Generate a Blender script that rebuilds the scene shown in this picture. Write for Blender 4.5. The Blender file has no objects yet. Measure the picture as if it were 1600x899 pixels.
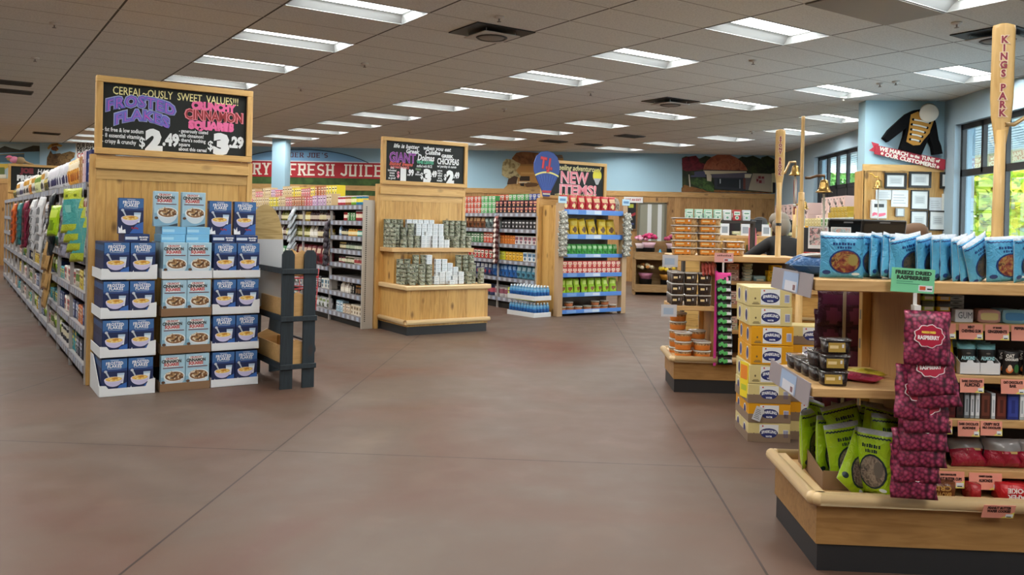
import bpy, math, random
from mathutils import Vector, Matrix
S = bpy.context.scene
COL = S.collection
RN = random.Random(11)
pi = math.pi
# ------------------------------------------------------------------ camera, world, exposure
CR = Vector((0.998339613, 0.05309141, 0.022345448)); CU = Vector((-0.02256158, 0.003475027, 0.999739416)); CF = Vector((-0.052999925, 0.99858361, -0.004667083))
FPX, CYP = 1310.157, 357.341
CAM = Vector((0, 0, 1.5))
cd = bpy.data.cameras.new('camera'); cam = bpy.data.objects.new('camera', cd); COL.objects.link(cam)
cam.matrix_world = Matrix(((CR.x, CU.x, -CF.x, 0), (CR.y, CU.y, -CF.y, 0), (CR.z, CU.z, -CF.z, 1.5), (0, 0, 0, 1)))
cd.sensor_width = 36; cd.lens = FPX * 36 / 1600; cd.shift_y = -(449.5 - CYP) / 1600; cd.clip_end = 300; cd.clip_start = 0.05
S.camera = cam
EXPOSURE = 0.0
LAMP = 36.0
SKY = 20.0
S.view_settings.view_transform = 'Standard'; S.view_settings.look = 'None'; S.view_settings.exposure = EXPOSURE; S.view_settings.gamma = 1; S.view_settings.use_curve_mapping = False
wd = bpy.data.worlds.new('overcast_sky'); S.world = wd; wd.use_nodes = True
wn = wd.node_tree; wb = wn.nodes['Background']
wtc = wn.nodes.new('ShaderNodeTexCoord'); wsp = wn.nodes.new('ShaderNodeSeparateXYZ'); wrm = wn.nodes.new('ShaderNodeValToRGB')
wn.links.new(wtc.outputs['Generated'], wsp.inputs[0]); wn.links.new(wsp.outputs['Z'], wrm.inputs[0]); wn.links.new(wrm.outputs[0], wb.inputs[0])
wrm.color_ramp.elements[0].color = (0.72, 0.78, 0.80, 1); wrm.color_ramp.elements[1].color = (0.50, 0.66, 0.85, 1); wb.inputs[1].default_value = SKY
S.cycles.max_bounces = 8; S.cycles.diffuse_bounces = 4; S.cycles.glossy_bounces = 3; S.cycles.transmission_bounces = 6; S.cycles.transparent_max_bounces = 8
S.cycles.sample_clamp_indirect = 4.0; S.cycles.caustics_reflective = False; S.cycles.caustics_refractive = False

# ------------------------------------------------------------------ frames: store axes (x right, y depth) and the gondola axes turned by GA
GA = 0.6418273791
GX = Vector((math.cos(GA), math.sin(GA), 0)); GY = Vector((-math.sin(GA), math.cos(GA), 0))
CZ = 3.554
BACK = 23.35      # back wall
RIGHT = 5.95      # window wall
def GW(a, b, z=0): return GX * a + GY * b + Vector((0, 0, z))
def ray(x, y): return CF + CR * ((x - 800) / FPX) - CU * ((y - CYP) / FPX)
def PY(x, y, Y): d = ray(x, y); return CAM + d * (Y / d.y)
def PX(x, y, X): d = ray(x, y); return CAM + d * (X / d.x)
def PZ(x, y, Z): d = ray(x, y); return CAM + d * ((Z - 1.5) / d.z)
def PGB(x, y, b): d = ray(x, y); p = CAM + d * (b / d.dot(GY)); return (p.dot(GX), p.dot(GY), p.z)
def PGA(x, y, a): d = ray(x, y); p = CAM + d * (a / d.dot(GX)); return (p.dot(GX), p.dot(GY), p.z)

# ------------------------------------------------------------------ materials
def lin(c):
    if isinstance(c, str): c = tuple(int(c[i:i+2], 16) for i in (0, 2, 4))
    r = []
    for v in c:
        v = v / 255.0
        r.append(v / 12.92 if v <= 0.04045 else ((v + 0.055) / 1.055) ** 2.4)
    return (r[0], r[1], r[2], 1)
MATS = {}
def newmat(name):
    m = bpy.data.materials.new(name); m.use_nodes = True
    return m, m.node_tree, m.node_tree.nodes['Principled BSDF']
def M(c, rough=0.55, metal=0.0, emit=0, wr=0, spec=0.5):
    """plain or softly wrinkled procedural colour"""
    if c in MATS: return MATS[c]
    k = (c, rough, metal, emit, wr)
    if k in MATS: return MATS[k]
    m, nt, b = newmat('m_' + str(c))
    b.inputs['Base Color'].default_value = lin(c); b.inputs['Roughness'].default_value = rough; b.inputs['Metallic'].default_value = metal
    b.inputs['Specular IOR Level'].default_value = spec
    if emit: b.inputs['Emission Color'].default_value = lin(c); b.inputs['Emission Strength'].default_value = emit
    if wr:
        n = nt.nodes.new('ShaderNodeTexNoise'); n.inputs['Scale'].default_value = 26; n.inputs['Detail'].default_value = 3; n.inputs['Distortion'].default_value = 1.2
        tc = nt.nodes.new('ShaderNodeTexCoord'); bp = nt.nodes.new('ShaderNodeBump'); bp.inputs['Strength'].default_value = wr; bp.inputs['Distance'].default_value = 0.02
        nt.links.new(tc.outputs['Object'], n.inputs['Vector']); nt.links.new(n.outputs[0], bp.inputs['Height']); nt.links.new(bp.outputs[0], b.inputs['Normal'])
    MATS[k] = m
    return m
def foil(c, r=0.3): return M(c, r, 0, 0, 0.55)
def nd(nt, t, **kw):
    n = nt.nodes.new('ShaderNode' + t)
    for k, v in kw.items():
        if k.startswith('i_'): n.inputs[int(k[2:]) if k[2:].isdigit() else k[2:].replace('_', ' ')].default_value = v
        else: setattr(n, k, v)
    return n
def ramp(nt, stops):
    n = nd(nt, 'ValToRGB'); e = n.color_ramp.elements
    while len(e) < len(stops): e.new(0.5)
    for i, (p, c) in enumerate(stops): e[i].position = p; e[i].color = lin(c)
    return n
def wood(name, c1, c2, c3, plank=0.14, axis='X', grain='Z', knots=1.0, rough=0.45):
    """knotty boards: plank tone by board index, stretched grain, scattered knots"""
    m, nt, b = newmat(name); L = nt.links.new
    tc = nd(nt, 'TexCoord'); sp = nd(nt, 'SeparateXYZ'); L(tc.outputs['Object'], sp.inputs[0])
    dv = nd(nt, 'Math', operation='DIVIDE', i_1=plank); L(sp.outputs[axis], dv.inputs[0])
    fl = nd(nt, 'Math', operation='FLOOR'); L(dv.outputs[0], fl.inputs[0])
    wn_ = nd(nt, 'TexWhiteNoise', noise_dimensions='1D'); L(fl.outputs[0], wn_.inputs['W'])
    sc = {'X': (1.2, 11, 11), 'Y': (11, 1.2, 11), 'Z': (11, 11, 1.2)}[grain]
    mp = nd(nt, 'Mapping'); mp.inputs['Scale'].default_value = sc; L(tc.outputs['Object'], mp.inputs[0])
    ad = nd(nt, 'VectorMath', operation='ADD'); L(mp.outputs[0], ad.inputs[0])
    cx = nd(nt, 'CombineXYZ'); mu = nd(nt, 'Math', operation='MULTIPLY', i_1=13.7); L(fl.outputs[0], mu.inputs[0]); L(mu.outputs[0], cx.inputs[0]); L(mu.outputs[0], cx.inputs[2]); L(cx.outputs[0], ad.inputs[1])
    nz = nd(nt, 'TexNoise'); nz.inputs['Scale'].default_value = 2.2; nz.inputs['Detail'].default_value = 6; nz.inputs['Distortion'].default_value = 1.6; L(ad.outputs[0], nz.inputs['Vector'])
    a1 = nd(nt, 'Math', operation='MULTIPLY', i_1=0.34); L(wn_.outputs[0], a1.inputs[0])
    a2 = nd(nt, 'Math', operation='ADD'); L(nz.outputs[0], a2.inputs[0]); L(a1.outputs[0], a2.inputs[1])
    rp = ramp(nt, [(0.30, c3), (0.52, c2), (0.80, c1)]); L(a2.outputs[0], rp.inputs[0])
    vo = nd(nt, 'TexVoronoi', distance='EUCLIDEAN'); vo.inputs['Scale'].default_value = 2.6
    mp2 = nd(nt, 'Mapping'); mp2.inputs['Scale'].default_value = {'X': (1, 2.0, 2.0), 'Y': (2.0, 1, 2.0), 'Z': (2.0, 2.0, 1)}[grain]; L(tc.outputs['Object'], mp2.inputs[0]); L(mp2.outputs[0], vo.inputs['Vector'])
    kr = ramp(nt, [(0.10, 'ffffff'), (0.19, '000000')]); L(vo.outputs['Distance'], kr.inputs[0])
    mx = nd(nt, 'MixRGB'); kf = nd(nt, 'Math', operation='MULTIPLY', i_1=0.75 * knots); L(kr.outputs[0], kf.inputs[0]); L(kf.outputs[0], mx.inputs[0]); L(rp.outputs[0], mx.inputs[1]); mx.inputs[2].default_value = lin('4a2a12')
    fr = nd(nt, 'Math', operation='FRACT'); L(dv.outputs[0], fr.inputs[0])
    gp = nd(nt, 'Math', operation='LESS_THAN', i_1=0.03 if plank < 1 else -1.0); L(fr.outputs[0], gp.inputs[0])
    mg = nd(nt, 'MixRGB'); g2 = nd(nt, 'Math', operation='MULTIPLY', i_1=0.45); L(gp.outputs[0], g2.inputs[0]); L(g2.outputs[0], mg.inputs[0]); L(mx.outputs[0], mg.inputs[1]); mg.inputs[2].default_value = lin('4f3417')
    L(mg.outputs[0], b.inputs['Base Color']); b.inputs['Roughness'].default_value = rough
    MATS[name] = m
    return m
PINE = wood('knotty_pine', 'd2a863', 'bf9350', 'a3783a', 0.145, 'X', 'Z')
PINEY = wood('knotty_pine_side', 'd2a863', 'bf9350', 'a3783a', 0.145, 'Y', 'Z')
TRIMX = wood('pine_rail', 'd6ae6c', 'c69c5c', 'b0864a', 9, 'Z', 'X', 0.5)
TRIMZ = wood('pine_post', 'd6ae6c', 'c69c5c', 'b0864a', 9, 'X', 'Z', 0.5)
WAINS = wood('wainscot_pine', 'b98f5a', 'a57c4a', '8a6438', 0.17, 'X', 'Z')
OAK = wood('display_oak', 'a9804c', '946c3c', '7a562d', 9, 'Z', 'X', 0.25)
OAKZ = wood('display_oak_upright', 'b58d58', 'a37b48', '8a6538', 0.16, 'X', 'Z', 0.3)
SHELFW = wood('display_shelf', 'd3ac76', 'c0965f', 'a87e4b', 9, 'Z', 'X', 0.0)
CRATE = wood('crate_wood', 'd4ab72', 'c79d63', 'b58a50', 9, 'Z', 'X', 0.15)
NAVYW = wood('navy_wood', '243038', '1d282f', '141c22', 9, 'X', 'Z', 0.5, 0.6)
OARW = wood('oar_ash', 'd9b679', 'cba669', 'b58d50', 9, 'X', 'Z', 0.0, 0.4)
MAPLE = M('d6b98a', 0.3)
KICK = M('26272a', 0.5)
BLACK = M('0c0d0f', 0.5)
CHALK = M('101614', 0.7)
STEEL = M('8d8a86', 0.45, 0.3)
SHELFM = M('aaa6a4', 0.5)
STRIP = M('85848c', 0.4)
WHITE = M('e9edf0', 0.6)
CARD = M('8d6f52', 0.8)
def floor_mat():
    m, nt, b = newmat('stained_concrete'); L = nt.links.new
    tc = nd(nt, 'TexCoord'); n1 = nd(nt, 'TexNoise'); n1.inputs['Scale'].default_value = 0.55; n1.inputs['Detail'].default_value = 5; n1.inputs['Distortion'].default_value = 0.8; L(tc.outputs['Object'], n1.inputs['Vector'])
    n2 = nd(nt, 'TexNoise'); n2.inputs['Scale'].default_value = 3.5; n2.inputs['Detail'].default_value = 8; L(tc.outputs['Object'], n2.inputs['Vector'])
    r1 = ramp(nt, [(0.30, '5a3a2e'), (0.44, '5c4639'), (0.58, '5b4c41'), (0.74, '66584b')]); L(n1.outputs[0], r1.inputs[0])
    r2 = ramp(nt, [(0.40, '000000'), (0.75, 'ffffff')]); L(n2.outputs[0], r2.inputs[0])
    mx = nd(nt, 'MixRGB'); f = nd(nt, 'Math', operation='MULTIPLY', i_1=0.28); L(r2.outputs[0], f.inputs[0]); L(f.outputs[0], mx.inputs[0]); L(r1.outputs[0], mx.inputs[1]); mx.inputs[2].default_value = lin('6e5d54')
    # pale scuffs with a shape of their own
    n3 = nd(nt, 'TexNoise'); n3.inputs['Scale'].default_value = 2.0; n3.inputs['Detail'].default_value = 2; n3.inputs['Distortion'].default_value = 0.6; L(tc.outputs['Object'], n3.inputs['Vector'])
    r3 = ramp(nt, [(0.60, '000000'), (0.80, 'ffffff')]); L(n3.outputs[0], r3.inputs[0]); f3 = nd(nt, 'Math', operation='MULTIPLY', i_1=0.16); L(r3.outputs[0], f3.inputs[0])
    m3 = nd(nt, 'MixRGB'); L(f3.outputs[0], m3.inputs[0]); L(mx.outputs[0], m3.inputs[1]); m3.inputs[2].default_value = lin('8a7468')
    sp = nd(nt, 'SeparateXYZ'); L(tc.outputs['Object'], sp.inputs[0])
    last = m3
    for ax, off, per in (('X', -1.79, 2.74), ('Y', 5.34, 5.42), ('Y', 13.12, 40.0)):
        s1 = nd(nt, 'Math', operation='SUBTRACT', i_1=off - per * 20 - 0.006); L(sp.outputs[ax], s1.inputs[0])
        md = nd(nt, 'Math', operation='MODULO', i_1=per); L(s1.outputs[0], md.inputs[0])
        lt = nd(nt, 'Math', operation='LESS_THAN', i_1=0.012); L(md.outputs[0], lt.inputs[0])
        mm = nd(nt, 'MixRGB'); L(lt.outputs[0], mm.inputs[0]); L(last.outputs[0], mm.inputs[1]); mm.inputs[2].default_value = lin('33241d'); last = mm
    L(last.outputs[0], b.inputs['Base Color'])
    rr = ramp(nt, [(0.3, 'b0b0b0'), (0.8, 'c8c8c8')]); L(n2.outputs[0], rr.inputs[0]); L(rr.outputs[0], b.inputs['Roughness']); b.inputs['Specular IOR Level'].default_value = 0.35
    return m
def ceil_mat():
    m, nt, b = newmat('acoustic_tile'); L = nt.links.new
    tc = nd(nt, 'TexCoord'); sp = nd(nt, 'SeparateXYZ'); L(tc.outputs['Object'], sp.inputs[0])
    nz = nd(nt, 'TexNoise'); nz.inputs['Scale'].default_value = 60; nz.inputs['Detail'].default_value = 4; L(tc.outputs['Object'], nz.inputs['Vector'])
    rp = ramp(nt, [(0.35, 'dcdeda'), (0.62, 'eceeea')]); L(nz.outputs[0], rp.inputs[0])
    last = rp
    for ax, off, per, w, cc in (('X', 2.60, 1.25333, 0.022, '63625e'), ('Y', 7.912, 0.61, 0.016, 'aeada8')):
        s1 = nd(nt, 'Math', operation='SUBTRACT', i_1=off - per * 100 - w / 2); L(sp.outputs[ax], s1.inputs[0])
        md = nd(nt, 'Math', operation='MODULO', i_1=per); L(s1.outputs[0], md.inputs[0])
        lt = nd(nt, 'Math', operation='LESS_THAN', i_1=w); L(md.outputs[0], lt.inputs[0])
        mm = nd(nt, 'MixRGB'); L(lt.outputs[0], mm.inputs[0]); L(last.outputs[0], mm.inputs[1]); mm.inputs[2].default_value = lin(cc); last = mm
    L(last.outputs[0], b.inputs['Base Color']); b.inputs['Roughness'].default_value = 0.9; b.inputs['Specular IOR Level'].default_value = 0.1
    return m
def berry_mat():
    m, nt, b = newmat('raspberry_print'); L = nt.links.new
    tc = nd(nt, 'TexCoord'); v = nd(nt, 'TexVoronoi'); v.inputs['Scale'].default_value = 58; L(tc.outputs['Object'], v.inputs['Vector'])
    r = ramp(nt, [(0.0, 'd06a8a'), (0.35, 'ad3c62'), (0.62, '6e1c3c'), (0.85, '3a0c1e')]); L(v.outputs['Distance'], r.inputs[0])
    v2 = nd(nt, 'TexVoronoi'); v2.inputs['Scale'].default_value = 230; L(tc.outputs['Object'], v2.inputs['Vector'])
    mx = nd(nt, 'MixRGB', blend_type='MULTIPLY'); mx.inputs[0].default_value = 0.35; L(r.outputs[0], mx.inputs[1]); L(v2.outputs['Color'], mx.inputs[2])
    L(mx.outputs[0], b.inputs['Base Color']); b.inputs['Roughness'].default_value = 0.4
    return m
def mottled(name, cols, scale=40, rough=0.5):
    m, nt, b = newmat(name); L = nt.links.new
    tc = nd(nt, 'TexCoord'); v = nd(nt, 'TexNoise'); v.inputs['Scale'].default_value = scale; v.inputs['Detail'].default_value = 3; v.inputs['Distortion'].default_value = 1.0; L(tc.outputs['Object'], v.inputs['Vector'])
    r = ramp(nt, [(0.32 + 0.36 * i / (len(cols) - 1), c) for i, c in enumerate(cols)]); L(v.outputs[0], r.inputs[0])
    L(r.outputs[0], b.inputs['Base Color']); b.inputs['Roughness'].default_value = rough
    MATS[name] = m
    return m
def glass(name, tint=(1, 1, 1, 1), gl=0.08, rough=0.02):
    m = bpy.data.materials.new(name); m.use_nodes = True; nt = m.node_tree; nt.nodes.remove(nt.nodes['Principled BSDF'])
    t = nd(nt, 'BsdfTransparent'); t.inputs[0].default_value = tint; g = nd(nt, 'BsdfGlossy'); g.inputs['Roughness'].default_value = rough
    x = nd(nt, 'MixShader'); lw = nd(nt, 'LayerWeight'); lw.inputs[0].default_value = 0.25
    ml = nd(nt, 'Math', operation='MULTIPLY_ADD', i_1=0.5, i_2=gl); nt.links.new(lw.outputs['Fresnel'], ml.inputs[0])
    nt.links.new(ml.outputs[0], x.inputs[0]); nt.links.new(t.outputs[0], x.inputs[1]); nt.links.new(g.outputs[0], x.inputs[2]); nt.links.new(x.outputs[0], nt.nodes['Material Output'].inputs[0])
    MATS[name] = m
    return m
GLASS = glass('window_glass', (0.86, 0.93, 0.92, 1), 0.05)
CLEAR = glass('clear_plastic', (0.93, 0.94, 0.95, 1), 0.10, 0.12)
ACRYL = glass('acrylic_guard', (0.80, 0.78, 0.82, 1), 0.22, 0.25)
BERRY = berry_mat()

# ------------------------------------------------------------------ mesh builder
def txt_data(s, size, bold, shear=0.0, sx=1.0, sp=1.0):
    k = ('t', s, size, bold, shear, sx, sp)
    if k in MATS: return MATS[k]
    c = bpy.data.curves.new('t', 'FONT'); c.body = s; c.size = size; c.offset = bold; c.shear = shear; c.align_x = 'CENTER'; c.resolution_u = 2; c.space_character = sp
    o = bpy.data.objects.new('t', c); COL.objects.link(o)
    dg = bpy.context.evaluated_depsgraph_get(); dg.update()
    me = o.evaluated_get(dg).to_mesh()
    vs = [(v.co.x * sx, v.co.y) for v in me.vertices]; fs = [tuple(p.vertices) for p in me.polygons]
    o.evaluated_get(dg).to_mesh_clear(); bpy.data.objects.remove(o); bpy.data.curves.remove(c)
    MATS[k] = (vs, fs)
    return vs, fs
class MB:
    def __init__(s): s.v = []; s.f = []; s.m = []; s.sm = []; s.mats = []; s.T = None
    def mi(s, mat):
        if isinstance(mat, (str, tuple)): mat = M(mat)
        if mat not in s.mats: s.mats.append(mat)
        return s.mats.index(mat)
    def add(s, vs, fs, mat, smooth=False):
        k = len(s.v); T = s.T
        for v in vs: s.v.append(tuple(T @ Vector(v)) if T is not None else tuple(v))
        multi = isinstance(mat, list)
        i0 = None if multi else s.mi(mat)
        for j, f in enumerate(fs): s.f.append([k + i for i in f]); s.m.append(s.mi(mat[j]) if multi else i0); s.sm.append(smooth)
        return s
    def box(s, x0, x1, y0, y1, z0, z1, mat, c=0.0):
        if c <= 0:
            vs = [(x, y, z) for x in (x0, x1) for y in (y0, y1) for z in (z0, z1)]
            return s.add(vs, [(0, 1, 3, 2), (4, 6, 7, 5), (0, 4, 5, 1), (2, 3, 7, 6), (0, 2, 6, 4), (1, 5, 7, 3)], mat)
        X = (x0, x1); Y = (y0, y1); Zz = (z0, z1); vs = []; ix = {}
        for i in (0, 1):
            for j in (0, 1):
                for k in (0, 1):
                    sx = c if i == 0 else -c; sy = c if j == 0 else -c; sz = c if k == 0 else -c
                    for q, p in enumerate(((X[i], Y[j] + sy, Zz[k] + sz), (X[i] + sx, Y[j], Zz[k] + sz), (X[i] + sx, Y[j] + sy, Zz[k]))): ix[i, j, k, q] = len(vs); vs.append(p)
        fs = []
        for i in (0, 1):
            f = [ix[i, 0, 0, 0], ix[i, 0, 1, 0], ix[i, 1, 1, 0], ix[i, 1, 0, 0]]; fs.append(f if i == 0 else f[::-1])
            f = [ix[0, i, 0, 1], ix[1, i, 0, 1], ix[1, i, 1, 1], ix[0, i, 1, 1]]; fs.append(f if i == 0 else f[::-1])
            f = [ix[0, 0, i, 2], ix[0, 1, i, 2], ix[1, 1, i, 2], ix[1, 0, i, 2]]; fs.append(f if i == 0 else f[::-1])
        for i in (0, 1):
            for j in (0, 1):
                fs.append([ix[i, j, 0, 0], ix[i, j, 0, 1], ix[i, j, 1, 1], ix[i, j, 1, 0]]); fs.append([ix[i, 0, j, 0], ix[i, 0, j, 2], ix[i, 1, j, 2], ix[i, 1, j, 0]]); fs.append([ix[0, i, j, 1], ix[0, i, j, 2], ix[1, i, j, 2], ix[1, i, j, 1]])
                for k in (0, 1): fs.append([ix[i, j, k, 0], ix[i, j, k, 1], ix[i, j, k, 2]])
        return s.add(vs, fs, mat)
    def quad(s, a, b, c, d, mat): return s.add([a, b, c, d], [(0, 1, 2, 3)], mat)
    def prism(s, pts, y0, y1, mat, plane='xz'):
        """outline in a plane, pushed from y0 to y1 along the third axis"""
        n = len(pts); P = {'xz': lambda p, d: (p[0], d, p[1]), 'xy': lambda p, d: (p[0], p[1], d), 'yz': lambda p, d: (d, p[0], p[1])}[plane]
        vs = [P(p, y0) for p in pts] + [P(p, y1) for p in pts]
        return s.add(vs, [tuple(range(n)), tuple(range(2 * n - 1, n - 1, -1))] + [(i, i + n, (i + 1) % n + n, (i + 1) % n) for i in range(n)], mat)
    def poly(s, pts, y, mat): return s.add([(p[0], y, p[1]) for p in pts], [tuple(range(len(pts)))], mat)
    def ell(s, cx, cz, rx, rz, y, mat, n=20, a0=0, a1=2 * pi):
        return s.poly([(cx + rx * math.cos(a0 + (a1 - a0) * i / n), cz + rz * math.sin(a0 + (a1 - a0) * i / n)) for i in range(n + (0 if a1 - a0 > 6.2 else 1))], y, mat)
    def rect(s, x0, x1, z0, z1, y, mat): return s.add([(x0, y, z0), (x1, y, z0), (x1, y, z1), (x0, y, z1)], [(0, 1, 2, 3)], mat)
    def lathe(s, prof, mat, n=16, c=(0, 0, 0), smooth=True, axis='z'):
        """prof: list of (r, z) or (r, z, mat of the band above)"""
        vs = []; fs = []; ms = []
        for p in prof:
            for i in range(n):
                a = 2 * pi * i / n; q = (p[0] * math.cos(a), p[0] * math.sin(a), p[1])
                if axis == 'y': q = (q[0], q[2], q[1])
                elif axis == 'x': q = (q[2], q[0], q[1])
                vs.append((q[0] + c[0], q[1] + c[1], q[2] + c[2]))
        for j in range(len(prof) - 1):
            mm = prof[j][2] if len(prof[j]) > 2 else mat
            for i in range(n): fs.append((j * n + i, j * n + (i + 1) % n, (j + 1) * n + (i + 1) % n, (j + 1) * n + i)); ms.append(mm)
        fs.append(tuple(range(n - 1, -1, -1))); ms.append(mat); k = (len(prof) - 1) * n; fs.append(tuple(range(k, k + n))); ms.append(mat)
        return s.add(vs, fs, ms, smooth)
    def tube(s, pts, r, mat, n=8, smooth=True):
        P = [Vector(p) for p in pts]; R = r if isinstance(r, (list, tuple)) else [r] * len(P); vs = []; fs = []
        for i, p in enumerate(P):
            d = (P[min(i + 1, len(P) - 1)] - P[max(i - 1, 0)]).normalized(); a = d.cross(Vector((0, 0, 1)) if abs(d.z) < 0.9 else Vector((1, 0, 0))).normalized(); b = d.cross(a)
            for k in range(n): t = 2 * pi * k / n; vs.append(p + (a * math.cos(t) + b * math.sin(t)) * R[i])
        for i in range(len(P) - 1):
            for k in range(n): fs.append((i * n + k, i * n + (k + 1) % n, (i + 1) * n + (k + 1) % n, (i + 1) * n + k))
        fs.append(tuple(range(n))); fs.append(tuple(range((len(P) - 1) * n, len(P) * n)))
        return s.add(vs, fs, mat, smooth)
    def ball(s, c, r, mat, n=12, m=8, nz=0.0, rn=None):
        rr = r if isinstance(r, (tuple, list)) else (r, r, r); vs = []; fs = []
        for j in range(m + 1):
            t = pi * j / m
            for i in range(n):
                q = 2 * pi * i / n; k = 1 + (nz * ((rn or RN).random() - 0.5) if nz else 0)
                vs.append((c[0] + rr[0] * k * math.sin(t) * math.cos(q), c[1] + rr[1] * k * math.sin(t) * math.sin(q), c[2] + rr[2] * k * math.cos(t)))
        for j in range(m):
            for i in range(n): fs.append((j * n + i, (j + 1) * n + i, (j + 1) * n + (i + 1) % n, j * n + (i + 1) % n))
        return s.add(vs, fs, mat, True)
    def text(s, t, x, z, size, y, mat, bold=0.0, shear=0.0, sx=1.0, arc=0.0, rot=0.0, sp=1.0, W=None):
        """flat lettering centred on (x, z) in the xz plane, facing -y; arc lifts the middle"""
        vs, fs = txt_data(t, size, bold, shear, sx, sp); q = []; w = max([abs(v[0]) for v in vs] + [1e-6])
        if W:
            lo, hi = min(v[0] for v in vs), max(v[0] for v in vs); k = W / (hi - lo); vs = [((v[0] - (lo + hi) / 2) * k, v[1]) for v in vs]; w = W / 2
        cr, sr = math.cos(rot), math.sin(rot)
        for (u, v) in vs:
            v2 = v - size * 0.33 + arc * (1 - (u / w) ** 2); q.append((x + u * cr - v2 * sr, y, z + u * sr + v2 * cr))
        return s.add(q, fs, mat)
    def pillow(s, w, h, t, mat, nx=8, nz=10, seal=0.03, cx=0, cy=0, cz=0, wob=0.006, fm=None, rn=None, flat=0.0):
        """sealed bag standing in the xz plane; fm(u, v, side) picks a face's material"""
        rn = rn or random.Random(int(w * 7919 + h * 104729)); k = len(s.v)
        vs = []; fs = []; ms = []
        ph = [rn.random() * 6 for _ in range(4)]
        def th(u, v): return t * 0.5 * max(0.0, (1 - abs(u) ** 3)) ** 0.7 * max(0.0, 1 - abs(v) ** 4) ** 0.6
        for sd in (-1, 1):
            for j in range(nz + 1):
                v = -1 + 2 * j / nz
                for i in range(nx + 1):
                    u = -1 + 2 * i / nx; pz = cz + h * (v + 1) / 2; sh = 1 - 0.05 * (1 - abs(v))
                    vs.append((cx + u * w / 2 * sh + wob * 0.5 * math.sin(v * 7 + ph[0]), cy + sd * (th(u, v) + 0.0008) + wob * math.sin(u * 5 + v * 4 + ph[1]) * (1 - abs(v)) + wob * 0.6 * math.sin(u * 11 + ph[2]) * (1 if v > 0.85 else 0.3), pz))
        N = (nx + 1) * (nz + 1)
        for sd in (0, 1):
            for j in range(nz):
                for i in range(nx):
                    a = sd * N + j * (nx + 1) + i; f = (a, a + 1, a + nx + 2, a + nx + 1); fs.append(f if sd == 0 else f[::-1])
                    ms.append(fm((i + 0.5) / nx * 2 - 1, (j + 0.5) / nz * 2 - 1, sd) if fm else mat)
        bd = [i for i in range(nx)] + [nx + j * (nx + 1) for j in range(nz)] + [N - 1 - i for i in range(nx)] + [(nz - j) * (nx + 1) for j in range(nz)]
        for q in range(len(bd)): a = bd[q]; b = bd[(q + 1) % len(bd)]; fs.append((b, a, a + N, b + N)); ms.append(fm(0, 1, 0) if fm else mat)
        return s.add(vs, fs, ms, True)
    def mesh(s, name):
        me = bpy.data.meshes.new(name); me.from_pydata(s.v, [], s.f)
        for m in s.mats: me.materials.append(m)
        me.polygons.foreach_set('material_index', s.m); me.polygons.foreach_set('use_smooth', s.sm); me.update()
        return me
    def build(s, name, parent=None, loc=(0, 0, 0), rz=0.0): return place(s.mesh(name), name, parent, loc, rz)
def place(me, name, parent=None, loc=(0, 0, 0), rz=0.0, rot=None):
    o = bpy.data.objects.new(name, me); COL.objects.link(o); o.location = loc
    o.rotation_euler = rot if rot else (0, 0, rz)
    if parent: o.parent = parent
    return o
def tag(o, label, cat, group=None):
    o['label'] = label; o['category'] = cat
    if group: o['group'] = group
    return o
def thing(name, label, cat, loc=(0, 0, 0), rz=0.0, group=None, rot=None):
    o = bpy.data.objects.new(name, None); COL.objects.link(o); o.location = loc; o.rotation_euler = rot if rot else (0, 0, rz); o.empty_display_size = 0.1
    return tag(o, label, cat, group)
def struct(o): o['kind'] = 'structure'; return o
def stuff(o): o['kind'] = 'stuff'; return o
OW = 'zeroth first second third fourth fifth sixth seventh eighth ninth tenth eleventh twelfth thirteenth fourteenth fifteenth'.split()
def ORD(n): return OW[n] if n < len(OW) else '%d%s' % (n, {1: 'st', 2: 'nd', 3: 'rd'}.get(n % 10 if n not in (11, 12, 13) else 0, 'th'))
def inst(parts, name, label, cat, loc, rz, group=None, rot=None, scale=None):
    """copies of a prototype: parts = [(part name, mesh, [sub-parts])]; one mesh alone makes a one-mesh thing"""
    if not isinstance(parts, list): o = place(parts, name, None, loc, rz, rot); tag(o, label, cat, group)
    else:
        o = thing(name, label, cat, loc, rz, group, rot)
        for p in parts:
            q = place(p[1], p[0], o)
            if len(p) > 2:
                for r in p[2]: place(r[1], r[0], q)
    if scale: o.scale = scale
    return o
# ================================================================== SETTING
XL, YF = -19.0, -4.0
b = MB(); b.quad((XL, YF, 0), (RIGHT, YF, 0), (RIGHT, BACK, 0), (XL, BACK, 0), floor_mat()); struct(b.build('floor'))
TA, TB, A0, B0 = 1.25333, 0.61, 2.60, 7.912
lamps = []
for i in range(-1, 6):
    for j in range(-9, 12):
        a, bb = A0 + 3 * TA * i, B0 + 3 * TB * j
        if i == 3 and j == 1: a = A0 + 8 * TA
        elif i == 3 and j < 1: continue
        c = GW(a + TA / 2, bb - TB / 2)
        if XL + 1 < c.x < RIGHT - 0.75 and -3 < c.y < BACK - 0.5 and not (c.x > 4.0 and 12.6 < c.y < 14.2): lamps.append((round((a - A0) / TA), 3 * j - 1))
holes = set(lamps)
b = MB(); cm = ceil_mat()
for k in range(-24, 28):
    for m in range(-32, 42):
        a, bb = A0 + k * TA, B0 + m * TB; c = GW(a + TA / 2, bb + TB / 2)
        if (k, m) in holes or not (XL - 0.9 < c.x < RIGHT + 0.9 and YF - 0.9 < c.y < BACK + 0.9): continue
        b.quad((a, bb, CZ), (a, bb + TB, CZ), (a + TA, bb + TB, CZ), (a + TA, bb, CZ), cm)
struct(b.build('ceiling', None, (0, 0, 0), GA))
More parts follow.
